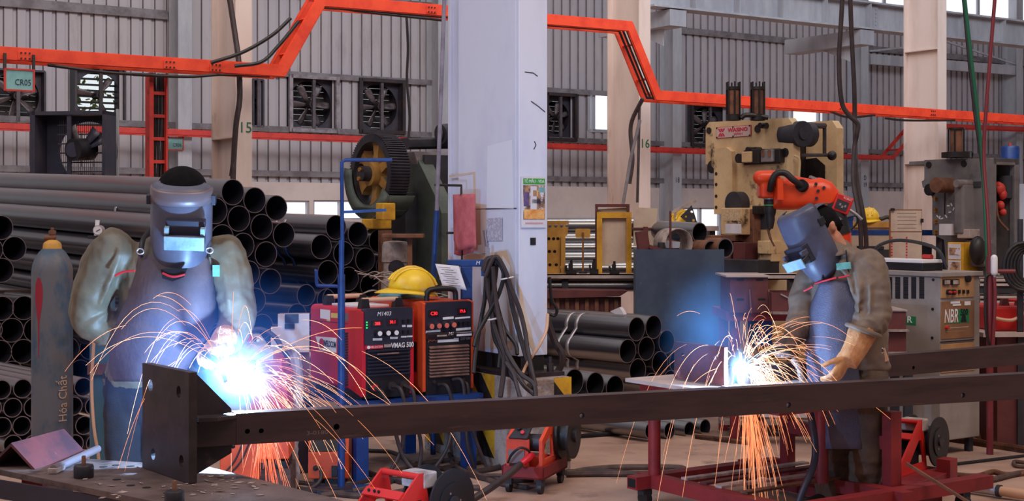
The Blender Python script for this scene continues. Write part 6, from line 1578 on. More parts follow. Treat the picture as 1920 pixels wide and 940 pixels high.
b = MB(); b.bx(-0.45, 0.25, -0.2, 0.3, p.z - 0.06, p.z); b.build('top', 'jig_yellow', t); b = MB(); b.bx(-0.4, 0.2, -0.1, 0.2, p.z - 0.3, p.z - 0.06); b.build('panel', 'board_cream', t)
b = MB(); b.bx(-0.45, 0.3, -0.2, 0.3, 0.0, p.z - 0.3); b.build('cupboard', 'press_dark', t)
hard_hat('yellow hard hat on the far tool bench behind right welder', (p.x, 15.45, p.z), 1.2, 1.0)
b = MB(); b.tube(crom([(-0.1, 0, 0.02), (-0.05, 0, 0.06), (0.02, 0, 0.03), (0.1, 0, 0.05), (0.16, 0, 0.01)], 5), 0.022, 8); tag(b.build('goggles', 'black_rubber', loc=(P(1645, 416, 15.45).x, 15.4, p.z)), 'black strap or goggles beside the far yellow hard hat', 'goggles')
t = thing('shelf_rack', 'dark blue shelf rack beyond the cream notice stand', 'rack', (P(1755, 500, 13).x, 13.4, 0))
for z in (0.75, 1.1, 1.38): b = MB(); b.bx(-0.9, 0.3, 0, 0.4, z, z + 0.05); b.build('shelf', 'machine_blue', t)
for x in (-0.9, -0.3, 0.24): b = MB(); b.bx(x, x + 0.05, 0, 0.05, 0, 1.45); b.build('upright', 'press_dark', t)
for x, z, w_, h_, m, lb in ((-0.7, 1.43, 0.12, 0.12, 'machine_blue', 'small blue box on the shelf rack top'), (-0.45, 1.15, 0.2, 0.12, 'press_dark', 'dark box on the middle shelf of rack'), (0.0, 1.15, 0.22, 0.14, 'press_dark', 'dark box at right on the middle shelf of rack'), (0.05, 0.8, 0.25, 0.2, 'paper', 'white carton on the lowest shelf of rack')):
    b = MB(); b.bx(-w_ / 2, w_ / 2, 0, 0.2, 0, h_); b.bx(-w_ / 2 - .005, w_ / 2 + .005, -0.005, 0.205, h_ * .8, h_ + .005); tag(b.build('storage_box', m, loc=(t.location.x + x, 13.5, z)), lb, 'box', 'boxes on the far shelf rack')

# far right: red machine, stacked channels, torch hanger
p = P(1868, HY, 9.7); p.z = 0; E_ = Fr(p, math.radians(5)); t = thing('welding_machine', 'bright red welding machine at right edge with tan handle posts', 'welding machine', p, math.radians(5)); 
a, c = E_.hy(1864, 622), E_.hy(1995, 574)
b = MB(); b.bx(a.x, c.x, 0, 0.4, a.z, c.z); b.build('body', 'robot_red', t, bevel=0.02)
for x in (1883, 1911): q = E_.hy(x, 574, .1); b = MB(); b.prism([(-0.03, 0), (0.03, 0), (0.018, 0.05), (-0.018, 0.05)], (q.x, 0.08, c.z - .003), (1, 0, 0), (0, 0, 1), (0, 0.04, 0)); b.build('handle_post', 'steel_brown', t)
q0, q1 = E_.hy(1883, 566, .1), E_.hy(1911, 566, .1); b = MB(); b.cyl((q0.x, 0.1, c.z + 0.035), (q1.x, 0.1, c.z + 0.035), 0.012, n=10); b.build('handle_bar', 'robot_red', t)
b = MB(); b.tube(crom([E_.hy(1866, 597, -.03), E_.hy(1890, 601, -.05), E_.hy(1905, 598, -.05), E_.hy(1925, 585, -.03)], 5), 0.012, 8); b.build('lead', 'handle_tan', t)
b = MB(); b.bx(a.x - 0.12, c.x + 0.1, -0.1, 0.5, a.z - 0.03, a.z); b.build('pallet_top', 'channel_pale', t); b = MB(); b.bx(a.x, c.x + 0.1, -0.05, 0.45, 0.0, a.z - 0.03); b.build('stand', 'steel_brown', t)
t = thing('channel_stack', 'stack of pale steel channels behind the right red machine', 'steel stack', (P(1838, HY, 11.6).x, 11.6, 0))
for i, y in enumerate((521, 530, 553, 562)):
    z = P(1860, y, 11.6).z; b = MB(); b.bx(0, 1.6, 0, 0.012, z - 0.028, z); b.bx(0, 1.6, 0, 0.12, z - 0.008, z); b.build('channel', 'channel_pale', t)
b = MB(); b.bx(0, 1.6, 0.04, 0.1, 0, P(1860, 565, 11.6).z); b.build('support', 'press_dark', t); b = MB(); b.bx(0, 1.6, 0.02, 0.08, P(1860, 550, 11.6).z, P(1860, 534, 11.6).z); b.build('spacer_beam', 'press_dark', t)
t = thing('torch_hanger', 'rust red pole with white torch handle and hoses, right of welding set', 'torch hanger', (P(1857, HY, 9.3).x, 9.3, 0)); J = Fr(t.location, 0)
b = MB(); b.tube([J.hy(1856, 480), V((J.hy(1856, 640).x, 0, 0))], 0.022, 10); b.build('pole', 'hose_red', t)
b = MB(); b.tube([J.hy(1856, 509), J.hy(1903, 509)], 0.014, 8); b.build('arm', 'hose_red', t)
b = MB(); b.tube(crom([J.hy(1864, 520, -.03), J.hy(1866, 560, -.03), J.hy(1863, 620, -.03), J.hy(1860, 680, -.03)], 4), 0.012, 8); b.build('hose', 'hose_red', t)
b = MB(); b.tube(crom([J.hy(1856, 514, -.02), J.hy(1848, 522, -.02), J.hy(1847, 560, -.02), J.hy(1849, 620, -.02), J.hy(1856, 650, -.02)], 4), 0.009, 8); b.build('black_hose', 'black_rubber', t)
b = MB(); b.tube([J.hy(1864, 484, -.03), J.hy(1864, 511, -.03)], 0.022, 10, round_caps=True); b.build('torch_handle', 'label_white', t)
b = MB(); b.cyl(J.hy(1864, 511, -.03), J.hy(1865, 524, -.03), 0.009, n=8); b.bar(J.hy(1866, 512, -.03), J.hy(1874, 515, -.03), 0.012, 0.012); b.build('torch_valve', 'strap_steel', t)
t = thing('coil_reel', 'black coil of cable hanging at the far right edge', 'cable coil', P(1918, 500, 9.6)); b = MB()
for k in range(5): b.tube([V((0.0 + 0.015 * k, 0.01 * k, 0)) + V(((0.13 - .012 * k) * math.cos(a), 0, (0.16 - .012 * k) * math.sin(a))) for a in [2 * math.pi * i / 20 for i in range(20)]], 0.013, 8, True)
b.build('coil', 'black_rubber', t); b = MB(); b.cyl((0, 0.05, -0.17), (0, 0.05, 0.32), 0.02, n=8); b.bx(-0.02, 0.02, 0.04, 0.06, -t.location.z, -0.15); b.build('hanger_post', 'press_dark', t)
# ================================================================ FOREGROUND STEEL
M('beam_rust', (66, 46, 46), 0.38, metal=0.1, c2=(50, 34, 36), scale=5, stretch=(0.4, 1, 3), c3=(92, 66, 62), scale3=9, lo3=0.62, hi3=0.74, spec=0.6)
M('plate_scale', (58, 44, 46), 0.5, metal=0.1, c2=(38, 29, 32), scale=7, c3=(110, 72, 58), scale3=6, lo3=0.62, hi3=0.72)
M('plate_red', (120, 62, 62), 0.5, metal=0.2, c2=(76, 50, 58), scale=5, c3=(150, 110, 112), scale3=8, lo3=0.64, hi3=0.72)
M('table_steel', (112, 92, 86), 0.6, metal=0.15, c2=(84, 66, 62), scale=4, c3=(52, 40, 40), scale3=6, lo3=0.56, hi3=0.66, bump=0.15)
M('bolt_bright', (170, 165, 180), 0.3, metal=0.8)
def steel_beam(name, label, p_left, ang, L_, hgt, wid, holes, mat='beam_rust'):
    t = thing(name, label, 'beam', p_left, ang, 'welded steel beams')
    b = MB(); th = 0.008
    hs = [circ(s, z, r, 12, r) for s, z, r in holes]
    b.prism([(0, 0), (L_, 0), (L_, hgt), (0, hgt)], (0, 0, 0), (1, 0, 0), (0, 0, 1), (0, th, 0), hs)
    b.bx(0, L_, wid - th, wid, 0, hgt); b.bx(0, L_, th, wid - th, hgt - th, hgt); b.bx(0, L_, th, wid - th, 0, th)
    b.build('box_section', mat, t)
    return t
# first beam
ANG1 = math.radians(21.5)
pl = P(442, HY, 5.42); zt1 = P(442, 776, 5.42).z; h1 = 0.120
pl.z = zt1 - h1
B1 = Fr(pl, ANG1)
hs = []
for x, y, r in ((464, 809.5, 0.010), (490, 808.5, 0.010), (631, 801, 0.0125), (1091, 780, 0.0125), (1479, 760, 0.0125), (1806, 742, 0.0125)):
    q = B1.hy(x, y); hs.append((q.x, max(0.02, min(0.1, q.z)), r))
bm = steel_beam('steel_beam', 'long dark steel box beam crossing the whole foreground, left end plated', pl, ANG1, 5.2, h1, 0.075, hs)
for s, z, r in hs[3:]:
    b = MB(); b.cyl((s + 0.004, 0.012, z - 0.002), (s + 0.004, 0.05, z - 0.002), r * 0.8, n=8); b.build('bolt_in_hole', 'bolt_bright', bm)
q = B1.hy(595, 812); text('stamped_number', '3-0180', 0.022, 'pipe_end', bm, (q.x, -0.001, q.z), RY, 1.4, 0.0003)
# end plate
pr = P(354, HY, 5.18); pr.z = 0.579
EPA = math.radians(37)
E1 = Fr(pr, EPA)
q0 = E1.hx(267, 700); wE = q0.y; hE = E1.hx(354, 699).z
def in_bm(p): return B1.loc_of(p)
ec = lambda y, z, x=0.0: E1.loc + E1.ex * x + E1.ey * y + V((0, 0, z))
hl = [circ(*( [E1.hx(x, y).y, E1.hx(x, y).z]), r, 14, r * 1.15) for x, y, r in ((282, 724, 0.022), (335, 735, 0.020), (287, 852, 0.020), (340, 865, 0.020))]
b = MB(); ez = B1.ex * 0 + E1.ex * 0.032
def dirb(v): return V((v.dot(B1.ex), v.dot(B1.ey), v.z))
b.prism([(0, 0), (wE, 0), (wE, hE), (0, hE)], in_bm(ec(0, 0)), dirb(E1.ey), (0, 0, 1), dirb(E1.ex) * 0.032, hl)
b.build('end_plate', 'plate_scale', bm, bevel=0.002)
# gussets in the beam's plane
def bp(x, y, yoff=0.0): q = B1.hy(x, y, yoff); return q
g = [bp(368, 700), bp(436, 768), bp(437, 775), bp(368, 790)]
b = MB(); b.prism([(p.x, p.z) for p in g], (0, 0.03, 0), (1, 0, 0), (0, 0, 1), (0, 0.012, 0)); b.build('upper_gusset', 'plate_scale', bm)
g = [bp(366, 800), bp(437, 800), bp(437, 852), bp(372, 892)]
b = MB(); b.prism([(p.x, p.z) for p in g], (0, 0.03, 0), (1, 0, 0), (0, 0, 1), (0, 0.012, 0)); b.build('lower_gusset', 'plate_scale', bm)
a0, a1 = bp(368, 786), bp(446, 786)
zz = a0.z - 0.005
b = MB(); b.prism([(a0.x, -0.05), (a0.x + (a1.x - a0.x) * 0.45, -0.055), (a1.x, 0.0), (a1.x, 0.03), (a0.x, 0.10)], (0, 0, zz), (1, 0, 0), (0, 1, 0), (0, 0, 0.014)); b.build('side_gusset', 'bolt_bright' if False else 'plate_scale', bm)
b = MB(); b.bx(a0.x - 0.02, 0.002, 0.0, 0.075, 0, h1 - 0.008); b.build('stub_end', 'beam_rust', bm)
for x, y in ((367, 795), (437, 838), (374, 792)):
    p = bp(x, y, -0.005); b = MB(); b.ell(p, (0.009, 0.007, 0.008), n=8, m=5); b.build('weld_tack', 'gear_iron', bm)
# second beam and its end plate
p2 = P(1385, HY, 7.36); zt2 = P(1655, 667, 8.0).z; p2.z = zt2 - 0.12
B2 = Fr(p2, A)
hs = []
for x, y in ((1713, 690), (1930, 672)):
    q = B2.hy(x, y); hs.append((q.x, max(0.02, min(0.1, q.z)), 0.011))
b2 = steel_beam('steel_beam', 'second dark steel box beam running back right past the right welder', p2, A, 3.6, 0.12, 0.08, hs)
pr2 = P(1358, HY, 7.28); pr2.z = 0
E2 = Fr(pr2, A); q0 = E2.hx(1264, 690); wE2 = q0.y; zt, zb2_ = E2.hx(1358, 651).z, 0.688
in2 = lambda p: B2.loc_of(p)
hl = [circ(E2.hx(x, y).y, E2.hx(x, y).z, 0.016, 12) for x, y in ((1280, 667), (1339.5, 673))]
b = MB(); b.prism([(0, zb2_), (wE2, zb2_), (wE2, zt), (0, zt)], in2(E2.loc), (0, 1, 0), (0, 0, 1), (0.025, 0, 0), hl); b.build('end_plate', 'plate_red', b2, bevel=0.002)
g_ = MB(); g_.bx(-0.09, 0.0, 0.03, 0.045, -0.01, 0.12); g_.build('gusset', 'plate_scale', b2)

# work table under the end plate
ZT = 0.577
def tz(x, y): p = onfloor(x, y, ZT); return p
poly = [tz(*q) for q in ((-160, 858), (120, 858), (392, 876), (640, 938), (760, 990), (420, 985), (290, 941), (0, 881), (-160, 868))]
o0 = tz(200, 880); o0.z = 0
t = thing('work_table', 'heavy rusty steel plate table at the bottom left, littered with scale', 'table', o0)
b = MB(); b.prism([(p.x - o0.x, p.y - o0.y) for p in poly], (0, 0, ZT - 0.022), (1, 0, 0), (0, 1, 0), (0, 0, 0.022)); b.build('top_plate', 'table_steel', t)
def tl2(x, y, z=ZT): p = onfloor(x, y, z); return V((p.x - o0.x, p.y - o0.y, z))
b = MB(); e0, e1 = tl2(-160, 872), tl2(290, 944); b.bar(e0 + V((0.03, 0.06, -0.06)), e1 + V((0.03, 0.06, -0.06)), 0.012, 0.07, up=(0, 0, 1)); b.build('apron_rail', 'panel_dark', t)
for x, y in ((300, 960), (60, 885), (380, 890)):
    p = tl2(x, y); b = MB(); b.bx(p.x - 0.04, p.x + 0.04, p.y + 0.0, p.y + 0.08, 0, ZT - 0.023); b.build('leg', 'frame_red', t)
for i, (x, y) in enumerate(((194, 876), (219, 900), (245, 911), (275, 915), (218, 873), (245, 875), (315, 925))):
    p = tl2(x, y); b = MB(); b.cyl((p.x, p.y, ZT - 0.001), (p.x, p.y, ZT + 0.0012), 0.016, n=14); b.build('table_hole', 'black_hole', t)
# angle iron, flat bar, two magnets
pA0, pA1 = onfloor(66, 881, ZT), onfloor(163, 851, ZT); d = (pA1 - pA0); L_ = d.length
fr = Fr(pA0, math.atan2(d.y, d.x))
ap = fr.loc_of(P(45, 853, (pA0.y + 0.03))); ft = fr.loc_of(onfloor(20, 878, ZT))
t = thing('angle_iron', 'reddish steel angle lying like a tent on the work table', 'angle iron', pA0, fr.rz)
prof = [(0.0, 0.0), (-0.105, 0.098), (-0.21, 0.0), (-0.196, 0.0), (-0.105, 0.084), (-0.014, 0.0)]
b = MB(); b.prism([(-y, z) for y, z in prof], (0, 0, 0.001), (0, 1, 0), (0, 0, 1), (L_, 0, 0)); b.build('angle', 'plate_red', t)
p0, p1 = onfloor(100, 889, ZT), onfloor(183, 850, ZT)
t = thing('steel_bar', 'grey flat-ended steel bar propped against the angle iron', 'bar', p0); d = p1 - p0
b = MB(); b.tube([V((0, 0, 0.018)), d * 0.12 + V((0, 0, 0.018)), d * 0.2 + V((0, 0, 0.017)), d * 1.0 + V((0, 0, 0.017))], [0.015, 0.017, 0.016, 0.016], 12); b.build('bar', 'pipe_end', t)
b = MB(); b.bar(d * -0.03 + V((0, 0, 0.012)), d * 0.16 + V((0, 0, 0.014)), 0.034, 0.018); b.build('flat_tip', 'scrap_pale', t)
for x, y, lb in ((157, 896, 'small round knob with stem on table, beside the steel bar'), (327, 947, 'small round knob with stem at bottom edge, before end plate')):
    p = onfloor(x, y, ZT); t = thing('stemmed_knob', lb, 'knob', p, 0, 'stemmed knobs on the work table')
    b = MB(); r = 18.5 * p.y / F; b.lathe([(r * .96, 0), (r, 0.004), (r, 0.042), (r * 0.9, 0.048), (0, 0.048)], n=24); b.build('body', 'gear_iron', t)
    b = MB(); b.lathe([(0.008, 0.048), (0.008, 0.078), (0.006, 0.082), (0, 0.082)], n=12); b.build('stem', 'rust', t)
rr = random.Random(5); b = MB()
for i in range(90):
    if i < 50: x, y = rr.gauss(430, 60), rr.gauss(905, 16)
    else: x, y = rr.uniform(150, 420), rr.uniform(868, 935)
    if y < 862 + max(0, x - 330) * 0.22 + 8 or 262 < x < 372 and y < 905: continue
    p = onfloor(x, y, ZT + 0.002); a = rr.uniform(0, 3.14); l = rr.uniform(0.006, 0.022)
    e1 = V((math.cos(a), math.sin(a), 0)); e2 = V((-math.sin(a), math.cos(a), rr.uniform(0, 0.25)))
    b._add([p - e1 * l, p + e2 * l * .5, p + e1 * l, p - e2 * l * .4], [(0, 1, 2, 3)])
tag(b.build('metal_flakes', 'scrap_pale', solid=0.0012), 'loose pale flakes of scale scattered over the work table', 'metal flakes', kind='stuff')

# gas cylinders
M('cylinder_paint', (98, 98, 104), 0.55, c2=(62, 82, 102), scale=6, lo=0.46, hi=0.58, stretch=(1, 1, 0.4), c3=(112, 82, 66), scale3=5, lo3=0.55, hi3=0.66)
M('cylinder_teal', (62, 96, 112), 0.5, c2=(54, 92, 112), scale=5)
def onz(x, d): p = P(x, HY, d); p.z = 0; return p
p = onz(98, 7.75); t = thing('gas_cylinder', 'tall worn blue-grey gas cylinder with rusty neck beside left welder', 'gas cylinder', p)
z = lambda y: CZ + (HY - y) / F * 7.75
R = 37.5 / F * 7.75
b = MB(); b.lathe([(R * .95, 0), (R, 0.03), (R, z(510)), (R * 0.96, z(498)), (R * 0.83, z(484)), (R * 0.62, z(472)), (R * .45, z(466))], n=36); b.build('body', 'cylinder_paint', t)
b = MB(); b.lathe([(R * .47, z(468)), (R * .44, z(458)), (R * .40, z(455)), (R * .28, z(452)), (R * .2, z(450))], n=24); b.build('neck_ring', 'rust' if False else 'jig_yellow', t)
b = MB(); b.lathe([(0.016, z(452)), (0.016, z(440)), (0.02, z(439)), (0.02, z(433)), (0.009, z(432)), (0.009, z(428)), (0.004, z(427))], n=14); b.cyl((0.02, 0, z(446)), (-0.04, -0.01, z(446)), 0.014, n=12); b.build('valve', 'rust', t)
M('chalk_tan', (190, 160, 140), 0.8)
b = MB()
zz0 = z(792)
tx = text('handwriting', 'Hóa Chất', 0.072, 'chalk_tan', t, (R * 0.76, -R * 0.68, z(745)), Matrix.Rotation(math.radians(52), 3, 'Z') @ RY @ Matrix.Rotation(math.pi / 2, 3, 'Z'), 0.85, 0.001)
M('red_drip', (150, 30, 48), 0.6)
rows = []
for i in range(12):
    u = i / 11; zz = z(520) + (z(668) - z(520)) * u; w_ = [6, 16, 18, 17, 14, 9, 4, 3, 3, 2.5, 2, 1][i] / 77 * 1.0
    rows.append([V((R * 1.006 * math.sin(a), -R * 1.006 * math.cos(a), zz)) for a in [-0.38 + (k / 4 - .5) * w_ * 2 for k in range(5)]])
b = MB(); b.sheet(rows); b.build('red_paint_run', 'red_drip', t)
p = onz(192, 7.3); t = thing('gas_cylinder', 'teal gas cylinder with pressure gauge half hidden behind left welder', 'gas cylinder', p)
z = lambda y: CZ + (HY - y) / F * 7.3
b = MB(); b.lathe([(0.06, 0), (0.063, 0.02), (0.063, z(560)), (0.05, z(520)), (0.03, z(490)), (0.02, z(470))], n=28); b.build('body', 'cylinder_teal', t)
b = MB(); b.cyl((-0.035, 0, z(440)), (-0.035, 0, z(472)), 0.010, n=10); b.bx(-0.07, 0.03, -0.02, 0.02, z(448), z(442)); b.build('regulator', 'press_dark', t)
b = MB(); b.cyl((-0.028, -0.01, z(442)), (-0.022, -0.01, z(413)), 0.011, n=12); b.build('flow_tube', 'label_white', t)
b = MB(); b.cyl((-0.012 + 0.0, -0.04, z(432)), (-0.012, 0.0, z(432)), 0.026, n=20); o = b.build('gauge', 'strap_steel', t)
b = MB(); b.cyl((-0.012, -0.042, z(432)), (-0.012, -0.040, z(432)), 0.022, n=20); b.build('gauge_face', 'paper', o)
b = MB(); b.bar((-0.02, -0.043, z(434)), (-0.0, -0.043, z(430)), 0.002, 0.003); b.build('needle', 'dark_ink', o)
b = MB(); b.cyl((0.01, -0.02, z(446)), (0.01, 0.02, z(446)), 0.022, n=14); b.build('second_gauge', 'strap_steel', t)
b = MB(); b.bx(-0.055, 0.05, -0.075, -0.02, z(700), z(680)); b.build('clamp_band', 'rust', t)
cable('gas_hose', 'thin pale hose running down beside the left welder leg', [P(182, 520, 7.15), P(176, 640, 7.15), P(172, 720, 7.15), P(176, 800, 7.1), P(186, 870, 7.1), P(190, 985, 7.1)], 0.008, 'handle_tan')

# ---- red rolling table (right)
k0 = P(1227, 890, 1); dd = (CZ - 0.165) * F / (890 - HY); k0 = P(1227, HY, dd); k0.z = 0
T_ = Fr(k0); t = thing('rolling_table', 'dark red rolling table with round posts under the right weld', 'table', k0, A)
ux, vy = 0.74, 1.0
b = MB(); b.bx(-0.12, ux + 0.12, -vy - 0.05, 0.10, 0.662, 0.682); b.build('top_plate', 'channel_pale', t)
b = MB(); b.bx(-0.06, ux + 0.06, 0.0, 0.05, 0.60, 0.66); b.bx(-0.06, ux + 0.06, -vy, -vy + 0.05, 0.60, 0.66); b.bx(-0.06, -0.01, -vy + 0.05, 0.0, 0.60, 0.66); b.bx(ux, ux + 0.05, -vy + 0.05, 0.0, 0.60, 0.66); b.build('top_frame', 'frame_red', t)
_pn = T_.loc_of(P(1541, HY, 7.42))
for x, y in ((0, 0), (ux, 0), (_pn.x, _pn.y)):
    b = MB(); b.cyl((x, y, 0.165), (x, y, 0.60), 0.034, n=18); b.build('post', 'frame_red', t)
b = MB(); s = 0.04; z0, z1 = 0.095, 0.165
def tubebox(x0, x1, y0, y1):
    for a_, c_ in (((x0, x1, y0, y1), None),): b.bx(x0, x1, y0, y1, z0, z1)
b = MB(); b.bx(-s, s, -vy - 0.15, 0.10, z0, z1); b.build('lower_rail', 'frame_red', t)
b = MB(); b.bx(ux - s, ux + s, -vy - 0.1, 0.10, z0, z1); b.build('lower_rail', 'frame_red', t)
b = MB(); b.bx(-s - .1, ux + 0.2, -s + 0.02, s + 0.02, z0 + 0.001, z1 - 0.001); b.build('lower_rail', 'frame_red', t)
b = MB(); b.bx(s, ux + 0.75, -vy - s, -vy + s, z0 + 0.001, z1 - 0.001); b.build('lower_rail', 'frame_red', t)
b = MB(); b.bx(-s - 0.102, -s - 0.099, -s + 0.03, s + 0.01, z0 + 0.012, z1 - 0.012); b.build('tube_mouth', 'black_hole', t)
for x, y in ((-0.05, 0.02), (ux, 0.04), (0, -vy + 0.02), (ux + 0.55, -vy)):
    b = MB(); b.cyl((x - 0.018, y, 0.04), (x + 0.018, y, 0.04), 0.04, n=18); o = b.build('caster', 'black_rubber', t)
    b = MB(); b.bx(x - 0.03, x + 0.03, y - 0.025, y + 0.025, 0.06, 0.094); b.build('caster_fork', 'press_dark', o)
# things stored on the lower rails
rr = random.Random(9)
for i, (x, a, l, m, lb) in enumerate(((0.12, 0.0, 0.9, 'scrap_pale', 'pale flat strip lying nearest the left rail under red table'), (0.25, 0.04, 1.0, 'steel_brown', 'brown flat strip lying second from left rail under red table'), (0.40, -0.03, 0.95, 'scrap_pale', 'pale flat strip lying mid-way under red table'), (0.55, 0.05, 0.9, 'rust', 'rusty flat strip lying near the right rail under red table'))):
    p = T_.loc + T_.ex * 0.02 + T_.ey * (-x - 0.1) + V((0, 0, 0.166)); b = MB(); b.box((l / 2, 0, 0.006), (l, 0.05, 0.012), Matrix.Rotation(a, 3, 'Z')); tag(b.build('flat_strip', m, loc=p, rz=A), lb, 'steel strip', 'strips on the lower rails')
M('dull_table', (150, 128, 118), 0.7, c2=(120, 98, 92), scale=4)
# low rusty rack behind (between the posts and the right welder)
p = P(1500, HY, 10.4); p.z = 0
t = thing('steel_pile', 'low heap of rusty flat steel on the floor behind the right sparks', 'steel stack', p, math.radians(-8))
for i in range(7):
    b = MB(); b.box((rr.uniform(-0.25, 0.1), rr.uniform(-0.3, 0.3), 0.03 + 0.035 * i), (1.0, 0.09, 0.03), Matrix.Rotation(rr.uniform(-.12, .12), 3, 'Z')); b.build('flat_bar', ('rust', 'steel_brown', 'dull_table')[i % 3], t)
for i, (x, y, d, l, a, m, lb) in enumerate(((1440, 790, 10.0, 1.1, -0.05, 'dull_table', 'pale timber plank on the floor behind right sparks'), (1470, 775, 9.6, 1.0, -0.1, 'channel_pale', 'pale steel flat raised behind the right sparks'))):
    p = P(x, HY, d); p.z = 0; t = thing('trestle_bench', lb, 'bench', p, a); zz = P(x, y, d).z
    b = MB(); b.bx(-l * .3, l * .7, 0, 0.18, zz - 0.03, zz); b.build('top', m, t)
    for xx in (-l * .2, l * .6): b = MB(); b.bx(xx, xx + 0.07, 0.03, 0.15, 0, zz - 0.03); b.build('leg', 'steel_brown', t)

# ---- wire feeder on its cart (centre front)
M('feeder_orange', (226, 76, 44), 0.42, c2=(200, 56, 36), scale=4, c3=(110, 40, 34), scale3=8, lo3=0.66, hi3=0.73)
p = onfloor(1010, 928); fz = math.radians(-20)
FF = Fr(p, fz); dF = p.y
t = thing('wire_feeder', 'orange-red wire feeder on a low wheeled cart in the centre foreground', 'wire feeder', p, fz)
a, c = FF.hy(943, 905, -0.0), FF.hy(1021, 884, 0.0)
xl, xr, zb_, zt_ = a.x, c.x, 0.085, 0.155; dp = 0.42
b = MB(); b.bx(xl, xr, -0.02, dp, zb_, zb_ + 0.01); b.bx(xl, xr, -0.02, -0.01, zb_, zt_); b.bx(xr - 0.01, xr, -0.02, dp, zb_, zt_); b.bx(xl, xl + 0.01, -0.02, dp, zb_, zt_); b.bx(xl, xr, dp - 0.01, dp, zb_, zt_); b.build('cart_tray', 'frame_red', t)
for x in (xl + 0.03, xr - 0.03):
    for y in (0.02, dp - 0.04):
        b = MB(); b.cyl((x - 0.012, y, 0.032), (x + 0.012, y, 0.032), 0.032, n=16); o = b.build('caster', 'black_rubber', t)
        b = MB(); b.bx(x - 0.02, x + 0.02, y - 0.02, y + 0.02, 0.045, zb_); b.build('caster_fork', 'press_dark', o)
# side frames with openings
hF = FF.hy(1000, 795, 0.15).z
prof = [(0.02, zt_ - 0.03), (0.02, 0.30), (0.16, hF), (0.24, hF), (0.26, zt_ - 0.03)]
hole = [(0.06, zt_ + 0.03), (0.06, 0.27), (0.16, hF - 0.06), (0.205, hF - 0.06), (0.22, zt_ + 0.03)]
for x in (xl + 0.012, xr - 0.04):
    b = MB(); b.prism(prof, (x, 0, 0), (0, 1, 0), (0, 0, 1), (0.02, 0, 0), [hole]); b.build('side_frame', 'feeder_orange', t, bevel=0.003)
b = MB(); b.bx(xl + 0.03, xr - 0.04, 0.16, 0.24, hF - 0.012, hF); b.build('top_plate', 'feeder_orange', t)
b = MB(); b.bx(xl + 0.03, xr - 0.1, 0.02, 0.035, zt_ - 0.04, 0.30); b.build('front_panel', 'feeder_orange', t)
b = MB(); pa = V((xl + 0.03, 0.02, 0.30)); b.prism([(0, 0), (0.11, 0), (0.10, 0.15), (0.02, 0.15)], pa, (1, 0, 0), V((0, 0.14, hF - 0.30)).normalized(), V((0, -0.012, 0.008))); b.build('knob_panel', 'press_dark', t)
for u, v, m, r in ((0.04, 0.09, 'panel_black', 0.014), (0.075, 0.045, 'welder_red', 0.011), (0.08, 0.11, 'gear_iron', 0.009)):
    q = pa + V((u, 0, 0)) + V((0, 0.14, hF - 0.30)).normalized() * v; b = MB(); b.cyl(q, q + V((0, -0.03, 0.02)), r, n=12); b.build('knob', m, t)
a2, c2 = FF.hy(953, 868, 0.015), FF.hy(983, 845, 0.015); b = MB(); b.bx(a2.x, c2.x, 0.014, 0.02, a2.z, c2.z); b.build('data_plate', 'pipe_end', t)
b = MB(); b.cyl((xr - 0.18, 0.12, 0.27), (xr - 0.05, 0.12, 0.27), 0.05, n=16); b.cyl((xr - 0.14, 0.04, 0.31), (xr - 0.14, 0.1, 0.31), 0.025, n=12); b.build('feed_motor', 'gear_iron', t)
b = MB(); b.bx(xl + 0.04, xr - 0.05, 0.06, 0.2, zt_ - 0.03, 0.2); b.build('inner_block', 'feeder_orange', t)
q0, q1 = FF.hy(990, 860, -0.04), FF.hy(975, 872, -0.09); b = MB(); b.tube([FF.hy(996, 855, 0.02), q0, q1], [0.022, 0.022, 0.016], 12, round_caps=True); b.build('red_coupling', 'welder_red', t)
b = MB(); b.tube(crom([FF.hy(952, 868, -0.02), FF.hy(960, 852, -0.05), FF.hy(976, 840, -0.05), FF.hy(990, 845, -0.02), FF.hy(994, 852, 0.02)], 5), 0.007, 8); b.tube(crom([FF.hy(956, 872, -0.02), FF.hy(975, 868, -0.06), FF.hy(992, 855, -0.0)], 5), 0.006, 8); b.build('small_lead', 'black_rubber', t)
b = MB(); b.cyl((xr - 0.015, 0.33, 0.29), (xr + 0.005, 0.33, 0.29), 0.135, n=32); b.cyl((xr + 0.055, 0.33, 0.29), (xr + 0.07, 0.33, 0.29), 0.135, n=32); b.cyl((xr, 0.33, 0.29), (xr + 0.06, 0.33, 0.29), 0.09, n=28); b.build('wire_spool', 'black_rubber', t)
b = MB(); b.cyl((xr + 0.07, 0.33, 0.29), (xr + 0.09, 0.33, 0.29), 0.04, n=16); b.build('spool_nut', 'gear_iron', t)
cable('welding_cable', 'thick black cable running from the orange feeder towards bottom edge', [P(975, 872, 7.75), P(960, 885, 7.6), P(935, 905, 7.45), P(905, 925, 7.3), P(870, 945, 7.25), P(840, 950, 7.3)], 0.02, 'brown_cable', 8, 10)

